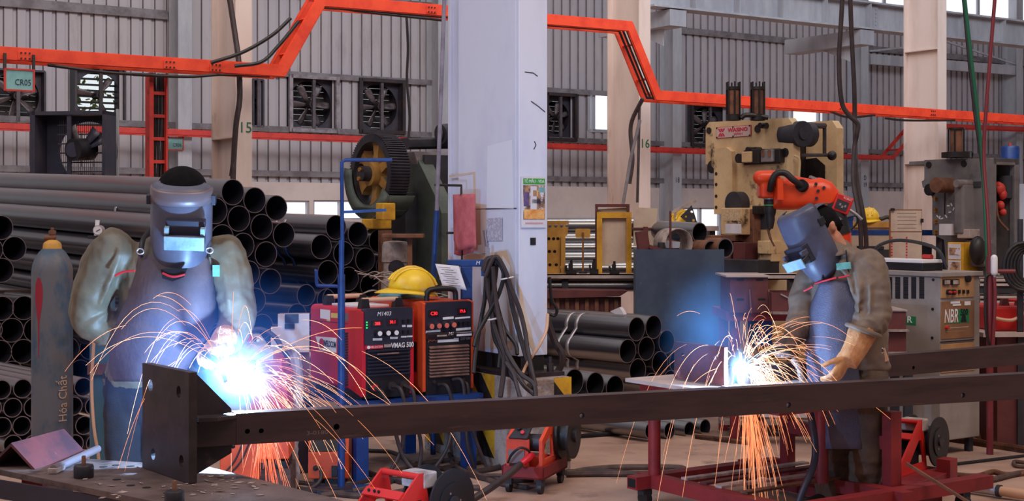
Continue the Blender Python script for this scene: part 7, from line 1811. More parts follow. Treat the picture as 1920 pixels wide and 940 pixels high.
# ---- reel feeders (bottom centre and right)
def reel_feeder(label, p, rz, sc, front_arm=True, cart=False):
    t = thing('reel_feeder', label, 'wire feeder', p, rz, 'red wire feeders with black reels')
    S = lambda *q: V(q) * sc
    b = MB()
    for x in (-0.13, 0.13):
        b = MB(); b.prism([(-0.34, 0.0), (-0.30, 0.05), (0.02, 0.33), (0.06, 0.33), (0.13, 0.0)], (x * sc - 0.006, 0, 0), (0, sc, 0), (0, 0, sc), (0.012, 0, 0), [[(-0.16, 0.05), (0.0, 0.20), (0.04, 0.20), (0.08, 0.05)]]); b.build('side_frame', 'robot_red', t, bevel=0.002)
    b = MB(); b.cyl(S(-0.13, 0.03, 0.315), S(0.13, 0.03, 0.315), 0.016 * sc, n=12); b.build('top_bar', 'robot_red', t)
    b = MB(); b.box(S(0, -0.10, 0.235), (0.26 * sc, 0.05 * sc, 0.012 * sc), Matrix.Rotation(math.radians(40), 3, 'X')); b.build('drilled_bar', 'robot_red', t)
    for x in (-0.09, -0.05, -0.02): b = MB(); b.cyl(S(x, -0.105, 0.235), S(x, -0.112, 0.248), 0.007 * sc, n=8); b.build('drill_hole', 'black_hole', t)
    b = MB(); b.box(S(-0.03, -0.2, 0.14), (0.16 * sc, 0.1 * sc, 0.012 * sc), Matrix.Rotation(math.radians(40), 3, 'X')); b.build('panel', 'gear_iron', t)
    b = MB(); b.cyl(S(-0.04, -0.2, 0.14), S(-0.04, -0.235, 0.19), 0.022 * sc, n=14); b.cyl(S(0.02, -0.2, 0.14), S(0.02, -0.22, 0.17), 0.014 * sc, n=12); b.build('knob', 'panel_black', t)
    b = MB(); b.bx(-0.1 * sc, 0.1 * sc, -0.1 * sc, 0.08 * sc, 0.012 * sc, 0.12 * sc); b.build('motor', 'panel_black', t)
    b = MB(); b.bx(-0.14 * sc, 0.14 * sc, -0.34 * sc, 0.16 * sc, 0, 0.012 * sc); b.build('base_plate', 'robot_red', t)
    # spindle block and the reel
    b = MB(); b.box(S(0.06, 0.10, 0.29), (0.16 * sc, 0.10 * sc, 0.08 * sc)); b.build('spindle_block', 'scrap_pale', t, bevel=0.008)
    for x in (0.17, -0.02):
        b = MB(); b.cyl(S(x, 0.22, 0.17), S(x + 0.012, 0.22, 0.17), 0.165 * sc, n=40); b.lathe([(0.085 * sc, 0), (0.095 * sc, 0), (0.095 * sc, 0.006), (0.085 * sc, 0.006)], S(x + 0.012, 0.22, 0.17), (1, 0, 0), 32); b.build('reel_flange', 'panel_black', t)
    b = MB(); b.cyl(S(-0.01, 0.22, 0.17), S(0.17, 0.22, 0.17), 0.10 * sc, n=28); b.build('reel_core', 'panel_black', t)
    b = MB(); b.cyl(S(0.182, 0.22, 0.17), S(0.20, 0.22, 0.17), 0.03 * sc, n=16); b.build('spindle_nut', 'gear_iron', t)
    for k in range(3):
        a = 2 * math.pi * k / 3; b = MB(); b.cyl(S(0.182, 0.22 + 0.05 * math.cos(a), 0.17 + 0.05 * math.sin(a)), S(0.19, 0.22 + 0.05 * math.cos(a), 0.17 + 0.05 * math.sin(a)), 0.006 * sc, n=8); b.build('bolt', 'bolt_bright', t)
    return t
def reel_at(x, y, d, z, rz, sc):
    c = P(x, y, d); o = V((0.17, 0.22, 0)) * sc
    o = Matrix.Rotation(rz, 3, 'Z') @ o
    return V((c.x - o.x, c.y - o.y, z))
RZ = math.radians(-40)
reel_feeder('red wire feeder with black reel at the bottom centre edge', reel_at(846, 943, 6.95, 0.0, RZ, 0.96), RZ, 0.96)
pz = reel_at(1758, 832, 8.15, 0.118, RZ, 0.86)
rf = reel_feeder('red wire feeder with black reel behind the right red post', pz, RZ, 0.86)
p = V((pz.x, pz.y, 0)); t = thing('feeder_cart', 'low dark red wheeled cart under the right red wire feeder', 'cart', p, RZ)
b = MB(); b.bx(-0.22, 0.26, -0.42, 0.2, 0.082, 0.117); b.build('deck', 'frame_red', t, bevel=0.004)
b = MB(); b.bx(0.20, 0.28, 0.05, 0.15, 0.078, 0.19); b.build('corner_socket', 'frame_red', t)
for x in (-0.2, 0.2):
    for y in (-0.36, 0.12):
        b = MB(); b.cyl((x - 0.015, y, 0.04), (x + 0.015, y, 0.04), 0.04, n=16); o = b.build('caster', 'black_rubber', t); b = MB(); b.bx(x - 0.025, x + 0.025, y - 0.02, y + 0.02, 0.05, 0.082); b.build('caster_fork', 'press_dark', o)
# red frame with square post beside the right welder
k1 = onfloor(1672, 918, 0.14); k1.z = 0; T2 = Fr(k1); t = thing('square_tube_stand', 'dark red frame of square tubes just right of the right welder', 'frame', k1, A)
a, c = T2.hy(1660, 770), T2.hy(1690, 770); zt_ = T2.hy(1672, 772).z
b = MB(); b.bx(-0.04, 0.04, -0.03, 0.03, 0.09, zt_); b.build('post', 'frame_red', t)
b = MB(); b.bx(-0.03, 0.03, 0.03, 0.75, zt_ - 0.2, zt_ - 0.13); b.build('side_rail', 'frame_red', t); b = MB(); b.bx(-0.03, 0.03, 0.72, 0.78, 0.09, zt_); b.build('post', 'frame_red', t)
b = MB(); b.bx(-0.04, 0.04, -0.25, 0.8, 0.02, 0.09); b.build('foot_rail', 'frame_red', t)
b = MB(); b.bx(0.04, 0.36, -0.03, 0.03, 0.02, 0.09); b.build('foot_rail', 'frame_red', t)
b = MB(); b.bar(V((0.04, -0.06, 0.28)), V((0.30, -0.42, 0.02)), 0.035, 0.012); tag(b.build('angle_strip', 'rust', loc=k1, rz=A), 'thin rusty strip leaning down from the red frame to the floor', 'strip')

# ---- floor things
def fc(name, label, pts, r, mat='brown_cable', group=None, k=7):
    q = [onfloor(x, y, r) for x, y in pts]; return cable(name, label, q, r, mat, k, 8, group)
M('cable_dusty', (92, 70, 62), 0.7, c2=(66, 48, 44), scale=8)
G_ = 'cables lying on the floor'
fc('floor_cable', 'thick dusty cable on the floor right of the orange feeder', [(1062, 888), (1110, 880), (1180, 876), (1280, 878), (1240, 888), (1120, 889), (1062, 890)], 0.018, 'cable_dusty', G_)
fc('floor_cable', 'dusty cable with sleeve joining the loop right of orange feeder', [(1055, 886), (1090, 884), (1130, 884), (1200, 888), (1290, 884)], 0.016, 'brown_cable', G_)
for i, pts in enumerate(([(560, 905), (640, 912), (720, 895), (760, 905), (820, 880), (900, 868)], [(600, 930), (690, 915), (740, 885), (790, 870), (850, 862)], [(670, 880), (740, 900), (820, 895), (920, 880), (945, 872)], [(840, 840), (850, 870), (890, 890), (940, 892)], [(780, 870), (860, 885), (930, 902), (1000, 900)], [(545, 915), (620, 925), (700, 930), (800, 915), (900, 915)], [(690, 845), (740, 850), (770, 880), (730, 905), (690, 915)], [(870, 850), (880, 880), (930, 905), (990, 915)])):
    fc('floor_cable', ('dark cable tangled on floor, %s of those between the cooling unit and orange feeder' % ORD[i]), pts, 0.013 + 0.002 * (i % 3), ('brown_cable', 'cable_dusty')[i % 2], G_)
fc('floor_hose', 'red-brown hose on the floor at the lower right', [(1785, 890), (1830, 893), (1862, 885), (1890, 890), (1950, 885)], 0.016, 'rust', G_)
fc('floor_hose', 'dusty hose beside the red-brown one at lower right', [(1800, 905), (1850, 902), (1900, 890), (1960, 880)], 0.018, 'cable_dusty', G_)
fc('floor_hose', 'thin hose arching near the blue leg at right', [(1795, 815), (1818, 812), (1824, 800)], 0.012, 'cable_dusty', G_)
fc('floor_hose', 'small loop of dusty hose at far right edge', [(1925, 868), (1902, 866), (1905, 874), (1925, 876)], 0.012, 'cable_dusty', G_)
fc('floor_hose', 'dark thin cable across the floor at right, before the steel strip', [(1770, 873), (1830, 866), (1920, 855)], 0.010, 'black_rubber', G_)
def flat(name, label, p0, p1, wd, h, mat, cat='steel strip'):
    a, c = onfloor(*p0), onfloor(*p1); d = c - a
    b = MB(); b.box((d.length / 2, 0, h / 2), (d.length, wd, h)); b.bx(0, d.length, -wd / 2, -wd / 2 + h * .4, 0, h * 1.6)
    return tag(b.build(name, mat, loc=a, rz=math.atan2(d.y, d.x)), label, cat, 'steel strips on the floor')
flat('steel_strip', 'brown steel strip on the floor right of the black reel', (1782, 828), (1925, 850), 0.06, 0.03, 'rust')
flat('steel_strip', 'dark rail across the floor under the beam, centre right', (1000, 828), (1220, 812), 0.05, 0.02, 'press_dark')
flat('steel_strip', 'long rusty strip on the floor behind the round red post', (1310, 822), (1420, 835), 0.1, 0.02, 'rust')
p0, p1 = onfloor(1765, 905, 0.04), onfloor(1935, 930, 0.04)
t = thing('steel_pipe', 'shiny pale pipe lying on the floor at bottom right', 'pipe', p0); d = p1 - p0
b = MB(); b.pipe(V((0, 0, 0)), d * 0.65, 0.03, 0.004); b.build('shiny_pipe', ['strap_steel', 'pipe_end', 'pipe_bore_shade'], t); b = MB(); b.pipe(d * 0.65, d * 1.2, 0.027, 0.004); b.build('dull_pipe', ['handle_tan', 'pipe_end', 'pipe_bore_shade'], t)
b = MB(); b.cyl(d * 0.63, d * 0.67, 0.034, n=16); b.build('pipe_sleeve', 'gear_iron', t)
p = onfloor(595, 932); t = None
b = MB(); b.bx(-0.1, 0.1, -0.06, 0.06, 0, 0.03); b.bx(-0.03, 0.03, -0.03, 0.03, 0.03, 0.034)
tag(b.build('steel_block', 'gear_iron', loc=(onfloor(628, 926, 0.0).x, onfloor(628, 926, 0).y, 0.0), rz=0.1, bevel=0.003), 'small dark flat steel block on the floor before cooling unit', 'block')
for x, y, d, lb in ((1752, 785, 10.2, 'left blue leg stand beneath the far right beams'), (1848, 790, 10.2, 'middle blue leg stand beneath the far right beams'), (1902, 785, 10.6, 'right blue leg stand beneath the far right beams')):
    q = onz(x, d); t = thing('blue_trestle', lb, 'trestle', q, 0, 'blue trestles at the right')
    b = MB(); b.bx(-0.04, 0.04, -0.04, 0.04, 0, 0.62); b.build('leg', 'machine_blue', t); b = MB(); b.bx(-0.14, 0.14, -0.1, 0.1, 0.62, 0.65); b.build('head', 'press_dark', t)
for i in range(4):
    q = onz(1770 + 34 * i, 9.9); b = MB(); b.bar(V((0, 0, 0.0)), V((-0.10 - 0.03 * i, 0.1, 0.62)), 0.02, 0.02); b.cyl(V((0, 0, 0)), V((0.0, 0, 0.01)), 0.02, n=8)
    tag(b.build('thin_rod', 'rust', loc=q), 'thin rusty rod leaning behind the beams, %s from the left' % ORD[i], 'rod', 'rods leaning at the right')
fc('floor_hose', 'coil of red and brown hose on the floor by the right trestle', [(1870, 790), (1885, 783), (1915, 785), (1925, 795), (1900, 800), (1880, 796), (1890, 788), (1930, 786)], 0.016, 'rust', G_)
# red machine stand, left big box fan
M('fan_box', (40, 40, 58), 0.5, c2=(54, 48, 58), scale=4); M('side_grey', (150, 150, 150), 0.55, c2=(128, 126, 130), scale=2)
FD = 19.0
p = P(143, HY, FD); p.z = 0; G = Fr(p, math.radians(-8)); t = thing('drum_fan', 'big dark square floor fan with open grille and round motor, far left', 'fan', p, G.rz)
a, c = G.hy(62, 333), G.hy(200, 208); zt_ = c.z; xl, xr = a.x, c.x
R = (xr - xl) * 0.40; cz_ = zt_ - R - 0.12; cx_ = (xl + xr) / 2 + 0.13
b = MB(); b.prism([(xl, 0.2), (xr, 0.2), (xr, zt_), (xl, zt_)], (0, 0.30, 0), (1, 0, 0), (0, 0, 1), (0, 0.02, 0), [[(cx_ + R * math.cos(a_), max(cz_ + R * math.sin(a_), 0.9)) for a_ in [2 * math.pi * i / 40 for i in range(40)]]]); b.build('shroud', 'fan_box', t)
b = MB()
b.bx(xl - 0.02, xl + 0.05, -0.05, 0.35, 0, zt_); b.bx(xr - 0.04, xr, -0.05, 0.35, 0, zt_); b.bx(xl, xr, -0.05, 0.35, zt_ - 0.05, zt_); b.bx(xl, xr, -0.05, 0.35, 0.2, 0.25); b.build('frame', 'fan_box', t)
b = MB(); q0, q1 = G.hy(200, 300, .35), G.hy(224, 205, .35); b.bx(xr, q1.x, 0.3, 0.34, 0, q1.z); b.build('side_panel', 'side_grey', t)
q = G.hy(131, 300, 0); b = MB(); b.bx(q.x - 0.03, q.x + 0.03, -0.03, 0.0, 0.2, zt_); b.build('motor_bar', 'fan_box', t)
for i in range(6):
    z_ = G.hy(100, 235 + 17.5 * i, .1).z; b = MB(); b.bx(xl + 0.3, xr, 0.1, 0.115, z_ - 0.01, z_ + 0.01); b.build('grille_bar', 'fan_box', t)
b = MB()
for i in range(26):
    x = xl + 0.32 + (xr - xl - 0.36) * i / 25; b.bx(x - 0.0025, x + 0.0025, 0.118, 0.123, 0.9, zt_ - 0.12)
b.build('grille_wires', 'fan_box', t)
mc = G.hy(137, 281, -0.12); b = MB(); b.cyl(mc, mc + V((0.10, 0.30, 0.02)), 0.15, n=26); b.build('motor', 'panel_black', t); b = MB(); b.cyl(mc - V((0, 0.012, 0)), mc, 0.10, n=22); b.build('motor_cover', 'fan_box', t)
for k, an in enumerate((2.0, 0.9, 0.5)):
    e = V((math.cos(an), 0, math.sin(an))); g_ = V((-math.sin(an), 0.5, math.cos(an))).normalized(); b = MB()
    b.sheet([[mc + V((0.05, 0.15, 0)) + e * (0.10 + 0.24 * u) + g_ * w__ * (0.05 + 0.05 * u) for w__ in (-1, 0, 1)] for u in (0, .33, .66, 1)]); b.build('blade', 'fan_blade' if k == 0 else 'fan_box', t, solid=0.01)
# ================================================================ THE TWO WELDERS
M('skin', (196, 132, 104), 0.55, c2=(176, 112, 88), scale=12)
M('hair_black', (14, 12, 15), 0.9, c2=(22, 18, 22), scale=30, spec=0.15)
M('cloth_olive', (116, 102, 82), 0.5, c2=(100, 88, 72), scale=7, bump=0.10, bscale=260)
M('cloth_brown', (122, 102, 86), 0.6, c2=(108, 90, 80), scale=7, bump=0.10, bscale=260)
M('trouser_dark', (30, 28, 38), 0.85, c2=(40, 34, 38), scale=5, bump=0.2, bscale=150)
M('trouser_brown', (98, 76, 60), 0.8, c2=(62, 50, 46), scale=4, bump=0.2, bscale=150)
M('apron_grey', (100, 82, 86), 0.7, c2=(82, 68, 76), scale=5, c3=(82, 76, 96), scale3=3, lo3=0.58, hi3=0.7, bump=0.15, bscale=60)
M('apron_navy', (96, 96, 118), 0.6, c2=(78, 80, 104), scale=4, bump=0.0)
M('mask_grey', (96, 96, 114), 0.42, c2=(80, 80, 98), scale=6, bump=0.05, bscale=90)
M('mask_navy', (84, 84, 104), 0.4, c2=(68, 70, 90), scale=6, bump=0.05, bscale=90)
M('lens_plate', (150, 176, 190), 0.4, c2=(120, 150, 168), scale=16)
M('glove_suede', (196, 140, 92), 0.8, c2=(168, 104, 62), scale=9, c3=(224, 196, 170), scale3=7, lo3=0.56, hi3=0.66, bump=0.3, bscale=90)
M('glove_dark', (92, 70, 62), 0.85, c2=(60, 48, 48), scale=9, bump=0.3, bscale=90)
M('piping_red', (210, 36, 50), 0.6)
M('patch_teal', (84, 140, 126), 0.7, c2=(110, 160, 146), scale=30)
M('boot', (40, 32, 32), 0.6)
# woven grain on the navy apron
_m = MATS['apron_navy'].node_tree; _b = _m.nodes['Principled BSDF']
_ck = _m.nodes.new('ShaderNodeTexVoronoi'); _ck.inputs['Scale'].default_value = 150
_tc = _m.nodes.new('ShaderNodeTexCoord'); _m.links.new(_tc.outputs['Object'], _ck.inputs['Vector'])
_bp = _m.nodes.new('ShaderNodeBump'); _bp.inputs['Strength'].default_value = 0.3; _bp.inputs['Distance'].default_value = 0.01
_m.links.new(_ck.outputs['Distance'], _bp.inputs['Height']); _m.links.new(_bp.outputs[0], _b.inputs['Normal'])

_wr = bpy.data.textures.new('wrinkles', 'CLOUDS'); _wr.noise_scale = 0.13; _wr.noise_depth = 2
_wf = bpy.data.textures.new('fine_wrinkles', 'CLOUDS'); _wf.noise_scale = 0.045; _wf.noise_depth = 1
def cloth(o, s1=0.034, s2=0.006):
    for tx, s in ((_wr, s1), (_wf, s2)):
        md = o.modifiers.new('folds', 'DISPLACE'); md.texture = tx; md.strength = s; md.mid_level = 0.5; md.texture_coords = 'GLOBAL'
    md = o.modifiers.new('settle', 'SMOOTH'); md.iterations = 2; md.factor = 0.4
def folds(mb, pts, r, n, amp=0.010, turn=0.0):
    """soft rings of bunched cloth round a sleeve"""
    q = crom(pts, 10); m = len(q)
    rs = r if isinstance(r, (list, tuple)) else [r, r]
    for i in range(n):
        k = int((i + 0.5) / n * (m - 2)) + 1; c = q[k]; d = (q[min(k + 1, m - 1)] - q[k - 1]).normalized()
        rr_ = rs[0] + (rs[-1] - rs[0]) * k / m
        x = d.orthogonal().normalized(); y = d.cross(x)
        d2 = 0.02 * math.sin(i * 2.3)
        mb.tube([c + (x * math.cos(a) + y * math.sin(a)) * rr_ + d * (d2 * math.cos(a + i * 1.7) + 0.012 * math.sin(2 * a + i)) for a in [2 * math.pi * j / 16 for j in range(16)]], amp, 6, True)
def hand(mb, wrist, d, nrm, size=1.0, curl=0.6, thumb=1, sp=0.0105, rf=0.0098):
    """palm and five separate fingers; d towards the fingertips, nrm out of the palm"""
    d = V(d).normalized(); nrm = V(nrm); nrm = (nrm - d * nrm.dot(d)).normalized(); s = d.cross(nrm).normalized() * thumb
    w_ = V(wrist); S = size
    mb.loft([(w_ - d * 0.01 * S, s * 0.028 * S, nrm * 0.021 * S), (w_ + d * 0.025 * S, s * 0.036 * S, nrm * 0.019 * S), (w_ + d * 0.06 * S, s * 0.043 * S, nrm * 0.017 * S), (w_ + d * 0.09 * S, s * 0.042 * S, nrm * 0.014 * S)], 16, True, 2.6)
    for k, L_ in enumerate((0.072, 0.082, 0.077, 0.060)):
        o = (1.5 - k) * 0.0215 * S
        p = w_ + d * 0.082 * S + s * o; pts = [p - d * 0.012 * S, p]; a = 0.0; e = d.copy()
        for j, f in enumerate((0.45, 0.32, 0.26)):
            a += curl * (0.7 + 0.25 * j) + 0.05 * k
            e = d * math.cos(a) + nrm * math.sin(a); p = p + e * L_ * f * S; pts.append(p)
        mb.tube(pts, [rf * S * q for q in (1.0, 1.0, 0.97, 0.92, 0.8)], 10, round_caps=True)
    p = w_ + d * 0.028 * S + s * 0.034 * S; pts = [p - s * 0.012 * S, p]
    for j, f in enumerate((0.034, 0.030, 0.026)):
        e = (d * (0.62 + 0.1 * j) + s * (0.62 - 0.3 * j) + nrm * (0.35 + 0.25 * j) * (0.5 + curl)).normalized(); p = p + e * f * S; pts.append(p)
    mb.tube(pts, [0.0125 * S, 0.0125 * S, 0.0115 * S, 0.0105 * S, 0.009 * S], 10, round_caps=True)
def basis(f, u):
    f = V(f).normalized(); u = V(u); u = (u - f * u.dot(f)).normalized(); r = f.cross(u).normalized()
    return f, u, r
def head(mb, c, f, u, s=1.0):
    """skull, jaw, nose, lips, brows and ears"""
    f, u, r = basis(f, u); R = Matrix((r, f, u)).transposed(); c = V(c)
    mb.ell(c + u * 0.02 * s, (0.074 * s, 0.095 * s, 0.10 * s), R)
    mb.loft([(c + u * 0.0 + f * 0.012, r * 0.07 * s, f * 0.083 * s), (c - u * 0.05 * s + f * 0.022, r * 0.062 * s, f * 0.074 * s), (c - u * 0.095 * s + f * 0.036, r * 0.040 * s, f * 0.052 * s), (c - u * 0.112 * s + f * 0.05, r * 0.022 * s, f * 0.03 * s)], 18)
    mb.loft([(c + f * 0.092 * s + u * 0.02 * s, r * 0.008, f * 0.008), (c + f * 0.106 * s - u * 0.012 * s, r * 0.014, f * 0.014), (c + f * 0.102 * s - u * 0.026 * s, r * 0.017, f * 0.012)], 12)
    mb.ell(c + f * 0.090 * s - u * 0.058 * s, (0.024, 0.012, 0.009), R); mb.ell(c + f * 0.088 * s + u * 0.032 * s, (0.055, 0.012, 0.010), R)
    for i in (-1, 1):
        mb.ell(c + r * i * 0.078 * s - f * 0.008 * s + u * -0.002, (0.010, 0.02, 0.032), R); mb.ell(c + r * i * 0.083 * s - f * 0.016 * s + u * 0.012, (0.007, 0.018, 0.018), R)
def mask_shell(c, f, u, w_, h, dp, top=0.5, chin=0.62, wrap=84):
    """curved shield; rows from brow to chin"""
    f, u, r = basis(f, u); rows = []
    n = 15
    for i in range(n + 1):
        v = i / n
        k = 1.0 if v < 0.55 else 1.0 - (1 - chin) * ((v - 0.55) / 0.45) ** 1.7
        dd = dp * (1.0 - 0.10 * max(0, 0.25 - v) * 4 - (0.34 * max(0, v - 0.72) / 0.28) ** 1.3)
        row = []
        for j in range(25):
            a = math.radians(-wrap + 2 * wrap * j / 24)
            sa = math.copysign(abs(math.sin(a)) ** 0.85, a); ca = math.cos(a) ** 0.85 if math.cos(a) > 0 else 0
            zz = h * (top - v) + (0.0 if v < 0.99 else 0)
            droop = -0.03 * (1 - abs(sa)) * max(0, v - 0.7) / 0.3 + 0.03 * abs(sa) ** 2 * max(0, v - 0.75) * 4 * 0.5
            row.append(V(c) + r * w_ * k * sa + f * (dd * ca - 0.0) + u * (zz + droop))
        rows.append(row)
    for k, (q, du) in enumerate(((0.955, 0.010), (0.86, 0.020), (0.70, 0.026))):
        cc = V(c) - f * 0.0
        rows.insert(0, [cc + r * w_ * q * math.copysign(abs(math.sin(math.radians(-wrap + 2 * wrap * j / 24))) ** 0.85, j - 12) + f * dp * 0.9 * q * max(0, math.cos(math.radians(-wrap + 2 * wrap * j / 24))) ** 0.85 + u * (h * top + du) for j in range(25)])
    return rows

# ---------------------------------------------------------------- left welder
DL = 6.3
base = P(275, HY, DL + 0.15); base.z = 0
t = thing('person', 'person in olive jacket, grey apron and dark face shield welding at the left plate', 'person', base)
PL_ = t
Q = lambda x, y, dd=0.0: P(x, y, DL + dd) - base
fL, uL = V((0.12, -0.94, -0.26)), V((0.0, 0.25, 0.96))
hc = Q(341, 388, -0.02)
FR = (Q(268, 705, .15), Q(288, 640, .10), Q(312, 555, .02), Q(320, 490, 0.0), Q(328, 455, 0.02))
ex = V((1, -0.05, 0)).normalized(); ey = V((0.05, 1, 0.25)).normalized()
bd = MB()
bd.loft([(FR[0] - V((0, 0, .1)), ex * .14, ey * .10), (FR[0], ex * .165, ey * .115), (FR[1], ex * .145, ey * .10), (FR[2], ex * .17, ey * .115), (FR[3], ex * .175, ey * .10), (FR[4], ex * .09, ey * .07)], 20)
bd.tube([Q(330, 462, .02), Q(337, 420, .0)], [0.062, 0.058], 14); head(bd, hc, fL, uL)
armR = [Q(214, 475, .0), Q(162, 590, .05), Q(252, 636, .07)]; armL = [Q(420, 478, -.02), Q(447, 596, -.06), Q(412, 648, -.25)]
for a_ in (armR, armL): bd.tube(a_, [0.055, 0.045, 0.03], 12, round_caps=True)
hand(bd, armR[2], V((1, 0.1, -0.3)), V((0, -0.6, -1)), 0.9, 0.5, -1); hand(bd, armL[2], (Q(378, 664, -.38) - armL[2]), V((0.3, 0.2, -1)), 0.9, 0.7, 1)
legs = ([Q(238, 715, .14), Q(234, 880, .08), Q(232, 1035, .14)], [Q(305, 715, .14), Q(302, 880, .08), Q(304, 1035, .14)])
for l in legs:
    l[2].z = 0.10; bd.tube(l, [0.08, 0.055, 0.04], 12, round_caps=True); bd.tube([l[2] - V((0, 0, .05)), l[2] + V((0, -0.13, -0.065))], [0.04, 0.03], 10, round_caps=True)
bd.build('body', 'skin', t, remesh=0.011, smooth_it=2)
jk = MB()
jk.loft([(FR[0] - V((0, 0, .06)), ex * .18, ey * .135), (FR[0], ex * .185, ey * .14), (FR[1], ex * .18, ey * .135), (FR[2], ex * .215, ey * .14), (FR[3], ex * .225, ey * .125), (Q(322, 470, .01), ex * .205, ey * .11), (Q(326, 452, .02), ex * .14, ey * .095), (Q(330, 438, .02), ex * .085, ey * .085)], 24)
jk.ell(Q(216, 478, .0), (0.105, 0.105, 0.10)); jk.ell(Q(415, 480, -.01), (0.10, 0.10, 0.095))
sR = [Q(212, 470, .0), Q(186, 520, .02), Q(166, 586, .05), Q(195, 616, .06), Q(238, 630, .08)]
jk.tube(crom(sR, 5), [0.100, .1, .1, .1, .1, .098, .098, .098, .097, .096, .095, .095, .092, .09, .085, .08, .076, .072, .068, .064, .06][:21], 16, round_caps=True)
sL = [Q(422, 480, -.02), Q(438, 540, -.04), Q(444, 596, -.07), Q(432, 630, -.15), Q(418, 648, -.22)]
jk.tube(crom(sL, 5), [0.092, .092, .09, .09, .09, .088, .086, .085, .083, .082, .08, .08, .078, .074, .07, .066, .06, .056, .053, .05, .048], 16, round_caps=True)
folds(jk, sL[1:], [0.082, 0.048], 9, 0.011); folds(jk, sR[2:], [0.095, 0.062], 6, 0.011)
for pts in ([Q(232, 452, -.075), Q(205, 500, -.085), Q(172, 560, -.045)], [Q(225, 475, -.095), Q(205, 530, -.08), Q(185, 580, -.035)], [Q(190, 460, -.03), Q(160, 530, -.03), Q(140, 590, .03)],
            [Q(410, 470, -.10), Q(425, 530, -.12), Q(432, 590, -.15)], [Q(440, 480, -.06), Q(456, 540, -.08), Q(462, 590, -.10)], [Q(425, 460, -.07), Q(444, 510, -.10), Q(450, 570, -.13)]):
    jk.tube(crom(pts, 5), [0.004, .008, .011, .013, .014, .014, .013, .012, .010, .007, .004], 8)
jk.tube([Q(300, 448, -.06), Q(320, 470, -.11), Q(348, 470, -.11), Q(372, 448, -.06)], 0.022, 8)
o = jk.build('jacket', 'cloth_olive', t, remesh=0.0095, smooth_it=3); cloth(o)
tr = MB()
tr.loft([(FR[0] + V((0, 0, .03)), ex * .185, ey * .14), (FR[0] - V((0, 0, .10)), ex * .18, ey * .14), (FR[0] - V((0, 0, .17)), ex * .16, ey * .12)], 20)
for l in legs: tr.tube([l[0], (l[0] + l[1]) / 2, l[1], (l[1] + l[2]) / 2, l[2] + V((0, 0, -.02))], [0.105, 0.098, 0.085, 0.082, 0.08], 16, round_caps=True)
o = tr.build('trousers', 'trouser_dark', t, remesh=0.013, smooth_it=3); cloth(o, 0.03, 0.008)
for l in legs: b = MB(); a0 = V((l[2].x, l[2].y, 0)); b.loft([(a0 + V((0, .05, .0)), V((.045, 0, 0)), V((0, .05, 0))), (a0 + V((0, .02, .12)), V((.05, 0, 0)), V((0, .06, 0)))], 14); b.loft([(a0 + V((0, .06, .045)), V((.042, 0, 0)), V((0, 0, .045))), (a0 + V((0, -.1, .04)), V((.048, 0, 0)), V((0, 0, .04))), (a0 + V((0, -.2, .03)), V((.03, 0, 0)), V((0, 0, .028)))], 14); b.build('boot', 'boot', t, remesh=0.01, smooth_it=2)
def sheet_px(rows, Qf, nu=13, fold=0.006, ph=0.0):
    g = []
    K = []
    for i in range(len(rows) - 1):
        for k in range(4): K.append([a + (c - a) * k / 4 for a, c in zip(rows[i], rows[i + 1])])
    K.append(list(rows[-1]))
    for i, (y, xl, xr, d0, dl, dr) in enumerate(K):
        r = []
        for j in range(nu):
            u = j / (nu - 1); q = 2 * u - 1
            d = d0 + (dl if q < 0 else dr) * abs(q) ** 2.2 + fold * math.sin(u * 9 + ph + i * 0.35) * (0.4 + i / len(K))
            r.append(Qf(xl + (xr - xl) * u, y, d))
        g.append(r)
    return g
b = MB(); b.sheet(sheet_px([(478, 262, 392, -.150, .06, .06), (520, 252, 400, -.185, .10, .10), (560, 240, 403, -.19, .13, .12), (600, 222, 405, -.185, .15, .12), (640, 207, 380, -.165, .15, .10), (690, 206, 350, -.12, .15, .1), (715, 212, 345, -.10, .15, .1)], Q))
ap = b.build('apron', 'apron_grey', t, solid=0.006)
for pts in ([Q(264, 480, -.11), Q(268, 450, -.08), Q(282, 430, .0)], [Q(390, 482, -.10), Q(392, 455, -.07), Q(384, 436, .0)]):
    b = MB(); b.tube(crom(pts, 5), 0.012, 8, flat=0.5); b.build('apron_strap', 'panel_black', ap)
for x, y in ((263, 472), (393, 470)):
    b = MB(); b.tube([Q(x, y, -.13) + V((0.015 * math.cos(a), 0, 0.012 * math.sin(a))) for a in [2 * math.pi * k / 14 for k in range(14)]], 0.003, 6, True); b.build('apron_ring', 'strap_steel', ap)
# dark throat of the apron with red piping, chest piping, patch
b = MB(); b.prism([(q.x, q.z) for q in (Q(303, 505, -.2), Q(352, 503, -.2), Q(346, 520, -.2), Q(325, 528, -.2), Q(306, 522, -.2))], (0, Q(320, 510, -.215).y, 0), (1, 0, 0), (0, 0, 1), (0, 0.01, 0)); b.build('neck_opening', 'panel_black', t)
for pts in ([Q(305, 512, -.222), Q(318, 518, -.222), Q(330, 519, -.222), Q(347, 515, -.222)], [Q(216, 517, -.135), Q(232, 510, -.16), Q(252, 508, -.19)]):
    b = MB(); b.tube(crom(pts, 4), 0.005, 6); b.build('red_piping', 'piping_red', t)
b = MB(); b.box(Q(405, 508, -.125), (0.032, 0.006, 0.05), Matrix.Rotation(0.5, 3, 'Z')); b.build('chest_patch', 'patch_teal', t)
# hair and headgear
f_, u_, r_ = basis(fL, uL); R = Matrix((r_, f_, u_)).transposed()
b = MB(); b.ell(hc + u_ * 0.075 - f_ * 0.012, (0.110, 0.118, 0.105), R, 24, 14); b.build('hair', 'hair_black', t, remesh=0.012, smooth_it=1)
